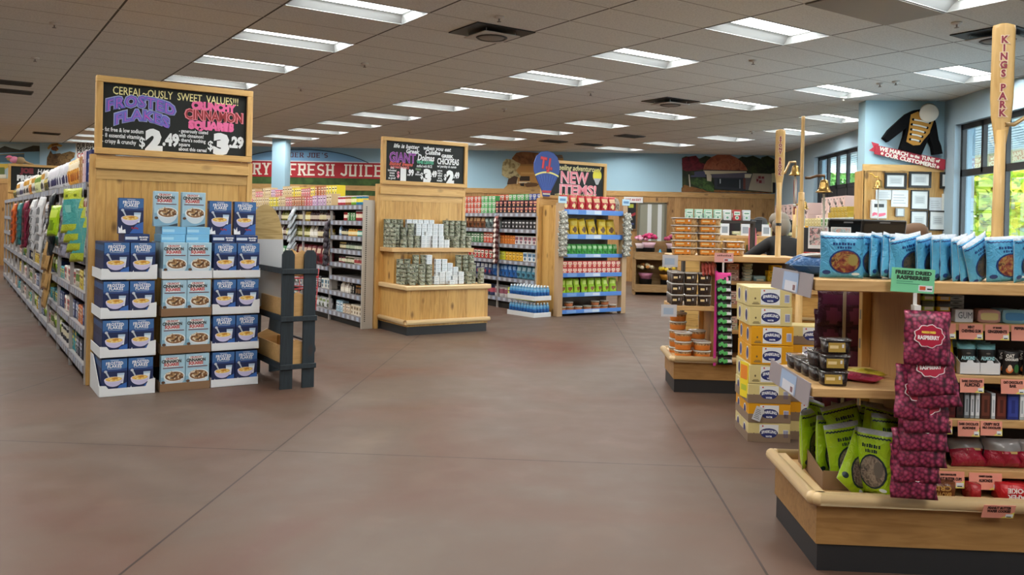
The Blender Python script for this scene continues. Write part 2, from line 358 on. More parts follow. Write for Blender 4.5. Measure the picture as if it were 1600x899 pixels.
# walls
BLUE = M('9fc3d6', 0.75); BLUE2 = M('a3bccb', 0.75)
b = MB(); b.box(XL - 0.2, RIGHT + 0.3, BACK, BACK + 0.2, 0, CZ + 0.3, BLUE); struct(b.build('wall_back'))
b = MB(); b.box(XL - 0.2, XL, YF, BACK, 0, CZ + 0.3, M('cfc6b4', 0.8)); struct(b.build('wall_left'))
b = MB(); b.box(XL - 0.2, RIGHT + 0.3, YF - 0.2, YF, 0, CZ + 0.3, M('cfc6b4', 0.8)); struct(b.build('wall_front'))
W1 = (9.2, 12.95, 0.35, 3.15); W2 = (16.6, 19.85, 1.75, 3.22)
b = MB()
for y0, y1, z0, z1 in ((YF, W1[0], 0, CZ), (W1[0], W1[1], 0, W1[2]), (W1[0], W1[1], W1[3], CZ), (W1[1], W2[0], 0, CZ), (W2[0], W2[1], 0, W2[2]), (W2[0], W2[1], W2[3], CZ), (W2[1], BACK, 0, CZ)): b.box(RIGHT, RIGHT + 0.3, y0, y1, z0, z1, BLUE2)
struct(b.build('wall_right'))
b = MB(); b.box(4.75, RIGHT, 13.3, 13.6, 0, CZ, M('a6cbdb', 0.75)); struct(b.build('wall_end'))
b = MB(); b.box(4.735, RIGHT - 0.005, 13.27, 13.298, 0, 2.46, PINE); b.box(4.72, 4.748, 13.27, 13.62, 0, 2.46, PINEY); b.box(4.72, RIGHT - 0.005, 13.255, 13.298, 2.46, 2.56, TRIMX); struct(b.build('trim_1'))
b = MB(); b.box(XL, 2.22, BACK - 0.03, BACK - 0.002, 0, 2.36, WAINS); b.box(3.02, RIGHT - 0.002, BACK - 0.03, BACK - 0.002, 0, 2.36, WAINS); b.box(2.22, 3.02, BACK - 0.03, BACK - 0.002, 2.2, 2.36, WAINS); struct(b.build('trim_2'))
b = MB(); b.box(XL, RIGHT - 0.002, BACK - 0.05, BACK - 0.002, 2.36, 2.5, wood('wainscot_rail', 'c59c63', 'b28a52', '9a7340', 9, 'Z', 'X', 0.6)); struct(b.build('trim_3'))
b = MB(); b.box(-7.27, -6.93, 20.99, 21.42, 0, CZ, BLUE); struct(b.build('trim_4'))
# door in the back wall, between pale jambs
d = bpy.data.objects.new('door_1', None); COL.objects.link(d); d.location = (2.62, BACK - 0.02, 0); struct(d)
b = MB(); b.box(-0.37, 0.37, -0.012, 0.0, 0.02, 2.17, M('8e8f80', 0.6)); b.build('door_leaf', d)
b = MB(); b.box(-0.40, -0.34, -0.04, 0.0, 0, 2.2, M('6f6a58')); b.box(0.34, 0.40, -0.04, 0, 0, 2.2, M('6f6a58')); b.box(-0.4, 0.4, -0.04, 0, 2.17, 2.2, M('6f6a58')); b.build('door_frame', d)
for x in (-0.12, 0.16): b = MB(); b.box(x, x + 0.11, -0.03, -0.013, 0.05, 2.15, M('d5d9da')); b.build('door_stile', d)
b = MB(); b.ball((0.25, -0.05, 1.0), 0.03, STEEL); b.build('door_knob', d)
# windows
FR = M('1b1d20', 0.4)
def window(name, y0, y1, z0, z1, bars, panes):
    w = bpy.data.objects.new(name, None); COL.objects.link(w); w.location = (RIGHT + 0.12, (y0 + y1) / 2, z0); struct(w); yc = (y0 + y1) / 2
    b = MB()
    for (a, c, e, f) in bars: b.box(-0.03, 0.03, a - yc, c - yc, e - z0, f - z0, FR)
    b.build('window_frame', w)
    b = MB()
    for (a, c, e, f) in panes: b.quad((0.01, a - yc, e - z0), (0.01, c - yc, e - z0), (0.01, c - yc, f - z0), (0.01, a - yc, f - z0), GLASS)
    b.build('window_pane', w)
    return w
bars = [(9.2, 12.95, 3.07, 3.15), (9.2, 12.95, 0.35, 0.43), (12.89, 12.95, 0.35, 3.15), (9.2, 9.26, 0.35, 3.15), (9.2, 12.95, 2.37, 2.47)]; panes = [(9.2, 12.95, 0.35, 3.15)]
for k in range(3):
    y = 12.92 - 1.22 * (k + 1); bars.append((y - 0.04, y + 0.04, 0.35, 3.15)); bars.append((y + 0.58, y + 0.64, 2.4, 3.15))
window('window_1', *W1, bars, panes)
bars = [(16.6, 19.85, 3.14, 3.22), (16.6, 19.85, 2.44, 2.52), (16.6, 19.85, 1.75, 1.80)] + [(16.6 + 0.634 * k, 16.6 + 0.634 * k + 0.08, 1.75, 3.22) for k in range(6)]
w2 = window('window_2', *W2, bars, [(16.6, 19.85, 2.46, 3.2)])
b = MB(); b.box(-0.02, 0.02, -1.6, 1.6, 0.02, 0.7, M('15161a')); b.build('window_panel', w2)
# outdoors: ground, canopy with white boards, trees
b = MB(); b.quad((6.3, -20, -0.1), (60, -20, -0.1), (60, 70, -0.1), (6.3, 70, -0.1), mottled('asphalt', ('a3a6a6', 'b9bcbc'), 2, 0.9)); struct(b.build('ground'))
b = MB(); b.box(6.26, 9.5, 2, 26, 3.30, 3.55, M('e6e9e6', 0.7))
for k in range(15): b.box(6.3 + 0.21 * k, 6.32 + 0.21 * k, 2, 26, 3.285, 3.3, M('bcc4c4', 0.7))
struct(b.build('canopy_roof'))
b = MB(); b.box(9.5, 9.62, 2, 26, 3.02, 3.56, M('e3d3a2', 0.7)); struct(b.build('canopy_fascia'))
def tree(x, y, z, rx, rz, cols, label, n, ls, seed):
    rn = random.Random(seed); t = thing('tree', label, 'tree', (x, y, -0.1), 0, 'trees outside the windows')
    b = MB(); b.tube([(0, 0, 0), (0.05, 0, z * 0.5), (0, 0.05, z)], [0.16, 0.13, 0.06], M('4a3d30', 0.9)); b.build('trunk', t)
    b = MB(); ms = [M(c, 0.7) for c in cols]  # leaf colours lightened as if sunlit
    cl = [(rn.gauss(0, 0.5) * rx, rn.gauss(0, 0.5) * rx, z + rn.gauss(0, 0.45) * rz) for _ in range(26)]
    for i in range(n):
        c = cl[i % 26]; p = Vector((c[0] + rn.gauss(0, rx * 0.2), c[1] + rn.gauss(0, rx * 0.2), c[2] + rn.gauss(0, rz * 0.16)))
        u = Vector((rn.gauss(0, 1), rn.gauss(0, 1), rn.gauss(0, 0.6))).normalized(); v = u.cross(Vector((rn.random(), rn.random(), 1))).normalized(); s_ = ls * (0.6 + rn.random())
        b.quad(p - u * s_, p + v * s_ * 0.6, p + u * s_, p - v * s_ * 0.6, ms[rn.randrange(len(ms))])
    b.build('foliage', t)
tree(10.9, 21.6, 2.6, 0.85, 1.5, ('cfe04a', 'e6ea5a', 'a8c84a', 'f0e456'), 'yellow-green maple outside the window beside the certificates', 2600, 0.13, 1)
tree(16.2, 27, 3.2, 2.8, 3.0, ('6a9a6c', '7fad7a', '568560'), 'dark green tree behind the yellow-green maple outside', 2600, 0.2, 2)
tree(21.0, 37, 3.5, 3.4, 3.2, ('6c9478', '547f68', '84a98a'), 'hazy blue-green tree far beyond the yellow-green maple', 2600, 0.24, 3)
tree(12.6, 17.6, 3.0, 1.5, 2.4, ('6fa088', '8bba9e', '5f8d78'), 'blue-green tree outside, to the right of the yellow maple', 2400, 0.17, 4)
tree(11.5, 39, 3.4, 3.2, 1.8, ('7fae5a', '9cc26a', '6a9a50'), 'light green tree low in the high window over the bags', 2600, 0.2, 5)
tree(16, 47.5, 3.6, 4.0, 2.0, ('6f9e58', '88b368', '5d8a4c'), 'mid green tree farther off in the high window', 2600, 0.24, 6)

# ================================================================== CEILING LIGHTS
LENS = M('fffdf6', 0.5, 0, 6.0)
RIM = M('a8aeb0', 0.5)
b = MB(); w, h, dp = TA / 2 - 0.012, TB / 2 - 0.012, 0.085
lx, ly = w - 0.075, h - 0.15
b.quad((-w, -h, 0), (-lx, -ly, dp), (lx, -ly, dp), (w, -h, 0), RIM); b.quad((w, h, 0), (lx, ly, dp), (-lx, ly, dp), (-w, h, 0), RIM)
b.quad((-w, h, 0), (-lx, ly, dp), (-lx, -ly, dp), (-w, -h, 0), RIM); b.quad((w, -h, 0), (lx, -ly, dp), (lx, ly, dp), (w, h, 0), RIM)
for x0, x1, y0, y1 in ((-TA / 2, TA / 2, -TB / 2, -h), (-TA / 2, TA / 2, h, TB / 2), (-TA / 2, -w, -h, h), (w, TA / 2, -h, h)): b.box(x0, x1, y0, y1, -0.004, 0.01, RIM)
me_f = b.mesh('housing')
b = MB(); b.box(-lx, lx, -ly, ly, dp - 0.02, dp, LENS); me_l = b.mesh('lens')
TUBE = bpy.data.lights.new('tube_light', 'AREA'); TUBE.shape = 'RECTANGLE'; TUBE.size = 2 * lx; TUBE.size_y = 2 * ly; TUBE.energy = LAMP * pi * 4 * lx * ly; TUBE.color = (1.0, 0.98, 0.94)
rowname = {0: 'row over the left gondola', 3: 'long middle row', 6: 'row over the new-items rack', 8: 'window-side row', 9: 'window-side row', -3: 'far left row', -6: 'leftmost row'}
cnt = {}
for k, m in sorted(lamps, key=lambda q: (q[0], q[1])):
    rn_ = rowname.get(k, 'outermost row'); cnt[rn_] = cnt.get(rn_, 0) + 1
    c = GW(A0 + (k + 0.5) * TA, B0 + (m + 0.5) * TB)
    fx = inst([('housing', me_f), ('lens', me_l)], 'ceiling_light', 'recessed white troffer light, %s along the %s' % (ORD(cnt[rn_]), rn_), 'ceiling light', (c.x, c.y, CZ), GA, 'recessed ceiling lights')
    al = bpy.data.objects.new('tube_light', TUBE); COL.objects.link(al); al.parent = fx; al.location = (0, 0, dp - 0.024)
# air diffusers, grilles and sprinklers
b = MB(); b.box(-0.36, 0.36, -0.30, 0.30, -0.012, -0.001, BLACK); dk = b.mesh('dark_recess_plate')  # flat black plate, its colour standing in for a shaded recess
b = MB(); b.box(-0.22, 0.22, -0.22, 0.22, -0.062, -0.05, M('c9c8c4', 0.5), 0.004); pn = b.mesh('panel')
b = MB(); b.lathe([(0.05, -0.072), (0.13, -0.070), (0.14, -0.062)], M('8a8782'), 20); b.lathe([(0.14, -0.063), (0.155, -0.074), (0.17, -0.063)], M('3d3b38'), 20); gr = b.mesh('grille')
hgs = []
for x in (-0.18, 0.18):
    for y in (-0.18, 0.18): b = MB(); b.tube([(x, y, -0.052), (x, y, -0.006)], 0.004, WHITE, 6); hgs.append(('hanger', b.mesh('hanger')))
for (a, bb, lab) in ((4.76, 7.6, 'between the two big light rows nearest the camera'), (9.62, 9.88, 'in front of the red-domed building mural'), (8.85, 4.40, 'behind the tall oar reading KINGS PARK')):
    c = GW(a, bb); inst([('dark_recess_plate', dk), ('panel', pn), ('grille', gr)] + hgs, 'air_diffuser', 'square ceiling air diffuser with round grille, ' + lab, 'air vent', (c.x, c.y, CZ), GA, 'ceiling air diffusers')
b = MB(); b.box(-0.3, 0.3, -0.2, 0.2, -0.02, -0.001, M('5c5852'))
for k in range(7): b.box(-0.28, 0.28, -0.17 + k * 0.05, -0.15 + k * 0.05, -0.03, -0.02, M('2d2b28'))
gv = b.mesh('grille')
for (a, bb, lab) in ((0.72, 15.3, 'at the far left edge, the nearer of two'), (0.80, 16.35, 'at the far left edge, the farther of two'), (1.95, 24.2, 'above the hills painting at far left'), (13.2, 16.4, 'over the new-items rack, beside the last lights'), (12.1, 16.4, 'over the pine cutout house on the wall'), (12.6, 14.2, 'above the sign reading NEW ITEMS, off to the right')):
    c = GW(a, bb); inst(gv, 'ceiling_grille', 'dark slotted ceiling grille ' + lab, 'air vent', (c.x, c.y, CZ), GA, 'ceiling grilles')
c = GW(6.987, 4.557); b = MB(); b.box(-0.62, 0.62, -0.30, 0.30, -0.012, -0.001, M('8a8884', 0.4), 0.003); tag(b.build('metal_panel', None, (c.x, c.y, CZ), GA), 'smooth grey metal panel set in the ceiling grid near the top edge', 'ceiling panel')
b = MB(); b.lathe([(0.05, -0.001), (0.05, -0.012), (0.03, -0.022)], M('dcdad4'), 14); b.lathe([(0.008, -0.022), (0.006, -0.045), (0.022, -0.05), (0.022, -0.054)], STEEL, 10); sk = b.mesh('sprinkler_head')
for (x, y, lab) in ((570, 99, 'between the two left light rows, nearest'), (470, 137, 'right of the cereal chalkboard'), (1177, 94, 'under the big light on the right'), (923, 144, 'beside the middle light row'), (1175, 205, 'before the red-domed mural'), (1400, 127, 'above the band jacket wall'), (1495, 35, 'near the oar top'), (1375, 130, 'just left of the band jacket'), (85, 36, 'top left corner'), (55, 90, 'left edge, farther'), (788, 170, 'over the middle gondola'), (780, 26, 'beside the nearest air diffuser'), (640, 205, 'above the giant beans chalkboard'), (1318, 152, 'near the window wall')):
    p = PZ(x, y, CZ); inst(sk, 'sprinkler_head', 'small white ceiling sprinkler ' + lab, 'sprinkler', (p.x, p.y, CZ), 0, 'ceiling sprinklers')
# ================================================================== PRODUCT PROTOTYPES (front faces -y, base at z 0)
PC = {}
def proto(f):
    def g(*a):
        k = (f.__name__,) + a
        if k not in PC: PC[k] = f(*a)
        return PC[k]
    return g
@proto
def carton(w, d, h, c, c2='e8e4da', c3='3a3a3a'):
    b = MB(); b.box(-w / 2, w / 2, -d / 2, d / 2, 0, h, M(c, 0.45), min(w, d, h) * 0.05); y = -d / 2 - 0.0012
    b.rect(-w * 0.40, w * 0.40, h * 0.50, h * 0.86, y, M(c2, 0.5)); b.rect(-w * 0.32, w * 0.32, h * 0.62, h * 0.74, y - 0.0008, M(c3, 0.5)); b.ell(0, h * 0.27, w * 0.26, min(w * 0.26, h * 0.18), y, M(c2, 0.5), 14); b.ell(0, h * 0.27, w * 0.17, min(w * 0.17, h * 0.11), y - 0.0008, M(c3, 0.5), 12)
    x = -w / 2 - 0.0012; b.add([(x, -d * 0.4, h * 0.3), (x, d * 0.4, h * 0.3), (x, d * 0.4, h * 0.7), (x, -d * 0.4, h * 0.7)], [(0, 1, 2, 3)], M(c2, 0.5))
    return b.mesh('carton')
@proto
def jar(r, h, c, lab='e6dfc8', lid='2b2b2b'):
    b = MB(); b.lathe([(r * 0.9, 0, M(c, 0.2)), (r, h * 0.06, M(c, 0.2)), (r, h * 0.16, M(c, 0.2)), (r * 1.012, h * 0.17, M(lab)), (r * 1.012, h * 0.62, M(c, 0.2)), (r, h * 0.63, M(c, 0.2)), (r, h * 0.72, M(c, 0.2)), (r * 0.8, h * 0.80, M(lid)), (r * 0.88, h * 0.81, M(lid)), (r * 0.88, h * 0.97, M(lid)), (r * 0.82, h, M(lid))], M(c, 0.2), 14)
    return b.mesh('jar')
@proto
def bottle(r, h, c, lab='e6dfc8', cap='2b2b2b'):
    b = MB(); g = M(c, 0.15); b.lathe([(r * 0.92, 0, g), (r, h * 0.04, g), (r, h * 0.14, g), (r * 1.012, h * 0.15, M(lab)), (r * 1.012, h * 0.46, g), (r, h * 0.47, g), (r, h * 0.56, g), (r * 0.8, h * 0.66, g), (r * 0.36, h * 0.78, g), (r * 0.34, h * 0.90, M(cap)), (r * 0.40, h * 0.905, M(cap)), (r * 0.40, h, M(cap))], g, 14)
    return b.mesh('bottle')
@proto
def pouch(w, h, t, c, c2='e9e6dc', c3='3b3b3b'):
    rn = random.Random(int(w * 1e4 + h * 1e3)); b = MB(); m1 = foil(c); m2 = M(c2, 0.4); m3 = M(c3, 0.4)
    def fm(u, v, sd):
        if v > 0.82: return m1
        if sd == 0 and abs(u) < 0.72 and 0.1 < v < 0.62: return m2
        if sd == 0 and u * u + ((v + 0.38) * h / w) ** 2 < 0.24: return m3
        return m1
    b.pillow(w, h, t, m1, 8, 12, fm=fm, rn=rn, wob=t * 0.12); b.box(-w * 0.49, w * 0.49, -0.0015, 0.0015, h * 0.95, h * 1.0, m1)
    return b.mesh('pouch')
@proto
def canister(r, h, c, c2, lid):
    b = MB(); b.lathe([(r, 0, M(c)), (r, h * 0.3, M(c2)), (r, h * 0.7, M(c)), (r, h * 0.9, M(lid)), (r * 1.05, h * 0.905, M(lid)), (r * 1.05, h * 0.99, M(lid)), (r * 0.96, h, M(lid))], M(c), 14)
    return b.mesh('canister')
TINL = mottled('leafy_tin_print', ('20261c', '4c5444', '7b8370', 'b9bda8', '5a6250'), 38, 0.35)
@proto
def tin(r, h):
    b = MB(); s = M('9c9e92', 0.3, 0.7); b.lathe([(r * 0.94, 0, s), (r * 1.02, 0.002, s), (r * 1.02, 0.005, TINL), (r, 0.006, TINL), (r, h - 0.006, s), (r * 1.02, h - 0.005, s), (r * 1.02, h - 0.001, s), (r * 0.95, h - 0.0005, s), (r * 0.93, h - 0.003, s)], s, 18)
    return b.mesh('tin')
@proto
def whitebox(w, d, h):
    b = MB(); b.box(-w / 2, w / 2, -d / 2, d / 2, 0, h, M('dfe6ea', 0.5), 0.002); y = -d / 2 - 0.001
    b.rect(-w * 0.36, w * 0.3, h * 0.62, h * 0.86, y, M('b9c6cd'))
    for i in range(4): b.rect(-w * 0.36, w * (0.1 + 0.06 * (i % 3)), h * (0.12 + 0.1 * i), h * (0.15 + 0.1 * i), y, M('9aa6ae'))
    x = -w / 2 - 0.001
    for i in range(5): b.add([(x, -d * 0.32 + i * d * 0.13, h * 0.3), (x, -d * 0.26 + i * d * 0.13, h * 0.3), (x, -d * 0.26 + i * d * 0.13, h * 0.9), (x, -d * 0.32 + i * d * 0.13, h * 0.9)], [(0, 1, 2, 3)], M('3a4046'))
    return b.mesh('carton')
def squircle(w, d, n=20, k=4.0):
    o = []
    for i in range(n):
        t = 2 * pi * i / n; c_, s_ = math.cos(t), math.sin(t); o.append((w / 2 * math.copysign(abs(c_) ** (2 / k), c_), d / 2 * math.copysign(abs(s_) ** (2 / k), s_)))
    return o
def loft(b, rings, mats, smooth=True, cap=True):
    n = len(rings[0][0]); vs = []; fs = []; ms = []
    for pts, z in rings: vs += [(p[0], p[1], z) for p in pts]
    for j in range(len(rings) - 1):
        for i in range(n): fs.append((j * n + i, j * n + (i + 1) % n, (j + 1) * n + (i + 1) % n, (j + 1) * n + i)); ms.append(mats[j])
    fs.append(tuple(range(n - 1, -1, -1))); ms.append(mats[0]); k = (len(rings) - 1) * n; fs.append(tuple(range(k, k + n))); ms.append(mats[-1])
    b.add(vs, fs, ms, smooth)
@proto
def tub(w, d, h, fill, lab, lid):
    """rectangular deli tub: filled body, label band on the front, lipped lid"""
    f = M(fill) if not isinstance(MATS.get(fill), bpy.types.Material) else MATS[fill]; b = MB(); q = squircle(w, d); s = lambda k: [(p[0] * k, p[1] * k) for p in q]
    loft(b, [(s(0.86), 0), (s(0.88), 0.004), (s(0.96), h * 0.86)], [f, f, f]); b1 = b.mesh('body')
    b = MB(); L = M(lid, 0.15) if isinstance(lid, str) else lid
    loft(b, [(s(1.0), h * 0.86), (s(1.04), h * 0.87), (s(1.04), h * 0.96), (s(0.98), h), (s(0.94), h * 0.975), (s(0.2), h * 0.975)], [L] * 5); b2 = b.mesh('lid')
    b = MB(); m = M(lab, 0.45); yy = -d / 2; b.add([(-w * 0.40, yy * 0.915 - 0.002, h * 0.16), (w * 0.22, yy * 0.915 - 0.002, h * 0.16), (w * 0.19, yy * 0.955 - 0.002, h * 0.78), (-w * 0.41, yy * 0.955 - 0.002, h * 0.78)], [(0, 1, 2, 3)], m)
    b.add([(-w * 0.36, yy * 0.925 - 0.003, h * 0.4), (-w * 0.05, yy * 0.925 - 0.003, h * 0.4), (-w * 0.05, yy * 0.945 - 0.003, h * 0.6), (-w * 0.36, yy * 0.945 - 0.003, h * 0.6)], [(0, 1, 2, 3)], M('f0d9a0')); b.add([(w * 0.08, yy * 0.93 - 0.003, h * 0.45), (w * 0.15, yy * 0.93 - 0.003, h * 0.45), (w * 0.15, yy * 0.95 - 0.003, h * 0.68), (w * 0.08, yy * 0.95 - 0.003, h * 0.68)], [(0, 1, 2, 3)], M('e8e8ea')); b3 = b.mesh('label_band')
    return (b1, b2, b3)
def tubparts(*a): t = tub(*a); return [('body', t[0]), ('lid', t[1]), ('label_band', t[2])]
@proto
def rtub(r, h, fill, lab):
    b = MB(); f = MATS[fill] if fill in MATS else M(fill); b.lathe([(r * 0.84, 0, f), (r * 0.88, 0.004, M(lab)), (r * 0.93, h * 0.6, f), (r * 0.95, h * 0.84, f)], f, 20); b1 = b.mesh('body')
    b = MB(); L = M('c9c6bd', 0.12); b.lathe([(r * 0.98, h * 0.83, L), (r * 1.03, h * 0.85, L), (r * 1.03, h * 0.96, L), (r * 0.97, h, L), (r * 0.9, h * 0.97, L)], L, 20); b2 = b.mesh('lid')
    return [('body', b1), ('lid', b2)]
PASTRY = mottled('pastry', ('6e4a2a', 'a57a48', 'cda670', '8a5f36'), 30, 0.5); CHOC = mottled('chocolate_beads', ('0e0a0a', '1c1413', '3a2a24'), 90, 0.25); BROWNIE = mottled('brownie_bites', ('1a120e', '3a2a20', '59432f'), 45, 0.45); NUTMIX = mottled('nut_mix', ('3f2c1e', '7d5c36', 'b99a68'), 60, 0.4)
def price(mb, w, h, y, base='f0a08c', hi='efe06a', line='5a2a22'):
    """a hand-drawn shelf card"""
    mb.box(-w / 2, w / 2, y - 0.002, y, 0, h, M(base, 0.6)); yy = y - 0.003; mb.poly([(w * 0.1, 0.001), (w / 2, 0.001), (w / 2, h * 0.5)], yy, M(hi, 0.6)); mb.rect(w * 0.24, w * 0.47, h * 0.08, h * 0.34, yy - 0.0006, M('eef2f5')); mb.rect(w * 0.27, w * 0.42, h * 0.1, h * 0.16, yy - 0.001, BLACK)

def decal_pt(w, h, t, x, z, off):
    u, v = max(-1, min(1, x / (w / 2))), max(-1, min(1, 2 * z / h - 1)); th = t * 0.5 * max(0.0, 1 - abs(u) ** 3) ** 0.7 * max(0.0, 1 - abs(v) ** 4) ** 0.6; return (x, -th - 0.0012 - off, z)
def decal_ell(b, w, h, t, cx, cz, rx, rz, mat, off=0.0, n=18, k=4, a0=0.0, a1=2 * pi):
    vs = [decal_pt(w, h, t, cx, cz, off)]; fs = []
    for j in range(1, k + 1):
        for i in range(n): a = a0 + (a1 - a0) * i / n; vs.append(decal_pt(w, h, t, cx + rx * j / k * math.cos(a), cz + rz * j / k * math.sin(a), off))
    for i in range(n): fs.append((0, 1 + i, 1 + (i + 1) % n))
    for j in range(k - 1):
        for i in range(n): p = 1 + j * n; fs.append((p + i, p + n + i, p + n + (i + 1) % n, p + (i + 1) % n))
    b.add(vs, fs, mat, True)
def decal_rect(b, w, h, t, x0, x1, z0, z1, mat, off=0.0, n=6, m=3, wave=0.0):
    vs = []; fs = []
    for j in range(m + 1):
        for i in range(n + 1): x = x0 + (x1 - x0) * i / n; vs.append(decal_pt(w, h, t, x, z0 + (z1 - z0) * j / m + (wave * (i % 2) if wave else 0), off))
    for j in range(m):
        for i in range(n): a = j * (n + 1) + i; fs.append((a, a + 1, a + n + 2, a + n + 1))
    b.add(vs, fs, mat, True)
def decal_scrib(b, w, h, t, cx, cz, W, H, mat, off=0.0, n=8):
    """illegible small print: a row of uneven strokes"""
    for i in range(n):
        x = cx - W / 2 + W * i / n; k = (i * 7 + n) % 5; decal_rect(b, w, h, t, x, x + W / n * (.55 + .08 * k), cz - H / 2, cz + H * (.28 + .05 * k), mat, off, 1, 1)
def decal_text(b, w, h, t, s, cx, cz, size, W, mat, off=0.0):
    vs, fs = txt_data(s, size, 0.001, 0, 1, 1); lo, hi = min(v[0] for v in vs), max(v[0] for v in vs); k = W / (hi - lo)
    b.add([decal_pt(w, h, t, cx + (v[0] - (lo + hi) / 2) * k, cz + v[1] - size * .33, off) for v in vs], fs, mat)
# ================================================================== CHALKBOARD SIGN (local: x across, front -y, base z 0)
def chalkboard(name, label, w, h, loc, rz, draw, group='chalkboard signs'):
    t = thing(name, label, 'chalkboard sign', loc, rz, group); f = 0.055
    b = MB()
    for x0, x1, z0, z1, m in ((-w / 2, w / 2, h - f, h, TRIMX), (-w / 2, w / 2, 0, f, TRIMX), (-w / 2, -w / 2 + f, f, h - f, TRIMZ), (w / 2 - f, w / 2, f, h - f, TRIMZ)): b.box(x0, x1, -0.03, 0.05, z0, z1, m, 0.004)
    b.build('frame', t)
    b = MB(); b.box(-w / 2 + f - 0.005, w / 2 - f + 0.005, 0.0, 0.02, f - 0.005, h - f + 0.005, CHALK); b.box(-w / 2 + 0.01, w / 2 - 0.01, 0.02, 0.04, 0.02, h - 0.02, TRIMX); b.build('board', t)
    b = MB(); draw(b, w, h); b.build('lettering', t)
    return t
CW = 'e9eef0'; CY_ = 'f0e9a6'; PK = 'ef6fa6'; RD = '9c2b33'; PU = '6f6fc9'; LPK = 'f2a0b8'
def draw1(b, w, h):
    y = -0.002; T = b.text
    T('CEREAL~OUSLY  SWEET  VALUES!!!', 0.0, .572, 0.10, y, M(CY_), 0.001, W=1.10)
    for t, x, z, s, W in (('FROSTED', -0.31, .430, 0.135, .60), ('FLAKES', -0.30, .310, 0.125, .48)):
        T(t, x, z, s, y, M('a9b6dc'), 0.016, arc=0.06, sp=1.12, W=W); T(t, x, z, s, y - 0.002, M(PU), 0.010, arc=0.06, sp=1.12, W=W - .012); T(t, x, z, s, y - 0.004, M('e05fd0'), -0.004, arc=0.06, sp=1.12, W=W - .05)
    T('CRUNCHY', 0.325, .505, 0.095, y, M(PK), 0.008, W=.41); T('CINNAMON', 0.33, .418, 0.125, y - 0.001, M('e98a97'), 0.010, W=.545); T('CINNAMON', 0.33, .418, 0.125, y - 0.003, M(RD), 0.002, W=.52); T('SQUARES', 0.305, .322, 0.095, y, M(PK), 0.010, W=.42)
    for i, (t, W) in enumerate((('- fat free & low sodium', .34), ('- 8 essential vitamins', .33), ('- crispy & crunchy', .28))): T(t, -0.63 + W / 2, 0.222 - 0.052 * i, 0.052, y, M(CW), 0.001, W=W)
    T('$', -0.30, 0.125, 0.12, y, M(CW), 0.002, W=.05); T('2', -0.20, 0.145, 0.255, y, M(CW), 0.02, W=.15); T('.49', -0.055, 0.165, 0.15, y - 0.001, M(CW), 0.008, W=.145)
    for i, (t, W) in enumerate((('- generously coated', .26), ('with cinnamon!', .22), ("- there's nothing", .24), ('square', .1), ('about this cereal', .25))): T(t, 0.015 + W / 2, 0.258 - 0.042 * i, 0.046, y, M(CW), 0.001, W=W)
    T('$', 0.30, 0.14, 0.12, y, M(CW), 0.002, W=.05); T('3', 0.40, 0.155, 0.25, y, M(CW), 0.02, W=.15); T('.29', 0.54, 0.185, 0.14, y - 0.001, M(CW), 0.008, W=.14)
def draw2(b, w, h):
    y = -0.002; T = b.text
    T('life is better   when you eat', -0.05, .55, 0.08, y, M(CW), 0.002, 0.25, W=.93); T('Greek', -.21, .485, 0.09, y, M(CW), 0.003, 0.2, W=.21); T('Cuisine', .113, .49, 0.09, y, M(CW), 0.003, 0.2, W=.25)
    T('GIANT', -0.37, .385, 0.19, y, M('c77fd0'), 0.008, W=.415); T('GIANT', -0.37, .385, 0.19, y - 0.002, M('6f2f86'), 0.001, W=.40); T('Baked Beans', -0.39, .296, 0.07, y, M('d9604f'), 0.002, 0.3, W=.37); T('IN TOMATO SAUCE', -0.41, .246, 0.045, y, M('d9706f'), 0.002, W=.29)
    T('Dolmas', 0.003, .406, 0.125, y, M(CW), 0.004, 0.25, W=.277); T('VINE LEAVES', -0.01, .34, 0.06, y, M('4fa987'), 0.004, W=.28); T('stuffed with RICE', -0.02, .285, 0.055, y, M(CW), 0.001, W=.25)
    T('GREEK', 0.355, .45, 0.06, y, M(CW), 0.003, W=.2); T('CHICKPEAS', 0.37, .372, 0.12, y, M(CW), 0.004, W=.364); T('w/ parsley & cumin', 0.35, .30, 0.05, y, M(CW), 0.001, 0.2, W=.32)
    for x, d, c, cx, dx in ((-0.355, '1', '.99', -.24, -.435), (0.03, '3', '.49', .135, -.06), (0.41, '2', '.49', .515, .325)): T('$', dx, 0.145, 0.12, y, M(LPK if d == '1' else CW), 0.003, W=.04); T(d, x, 0.14, 0.25, y, M(CW), 0.02, W=.09 if d == '1' else .13); T(c, cx, 0.18, 0.12, y - 0.001, M(CW), 0.006, W=.10)
    for x, L in ((-0.53, (('with', .06), ('herb-scented', .13), ('tomato', .08), ('sauce', .08), ('so good!', .11))), (-0.12, (('VEGAN', .09), ('so', .04), ('delicious!', .09))), (0.235, (('serve', .08), ('with a', .08), ('salad', .07), ('or a', .06), ('meal!', .09)))):
        for i, (t, W) in enumerate(L): T(t, x, 0.235 - 0.036 * i, 0.042, y, M('8fae86' if t == 'VEGAN' else CW), 0.001, W=W)
def draw3(b, w, h):
    y = -0.002; T = b.text
    T('Feeling adventurous?', 0.09, .545, 0.13, y, M('e3d79a'), 0.003, 0.25, W=1.0)
    for t, x, z, s, W in (('NEW', 0.0, .375, 0.28, .62), ('ITEMS!', 0.08, .165, 0.235, .82)): T(t, x, z, s, y, M('f4d6d6'), 0.012, W=W); T(t, x + 0.004, z + 0.006, s, y - 0.002, M('ee8f9e'), 0.005, W=W - .01)
    b.ell(0.50, .44, 0.10, 0.11, y, M('e6dc3c')); b.poly([(0.42, .39), (0.58, .39), (0.525, .28), (0.475, .28)], y - 0.001, M('b9bcc0'))
    for i in range(26): b.rect(-.42 + .035 * i, -.42 + .035 * i + .012 + .004 * (i % 4), .06, .085 + .006 * (i % 3), y, M('e6dc9a'))
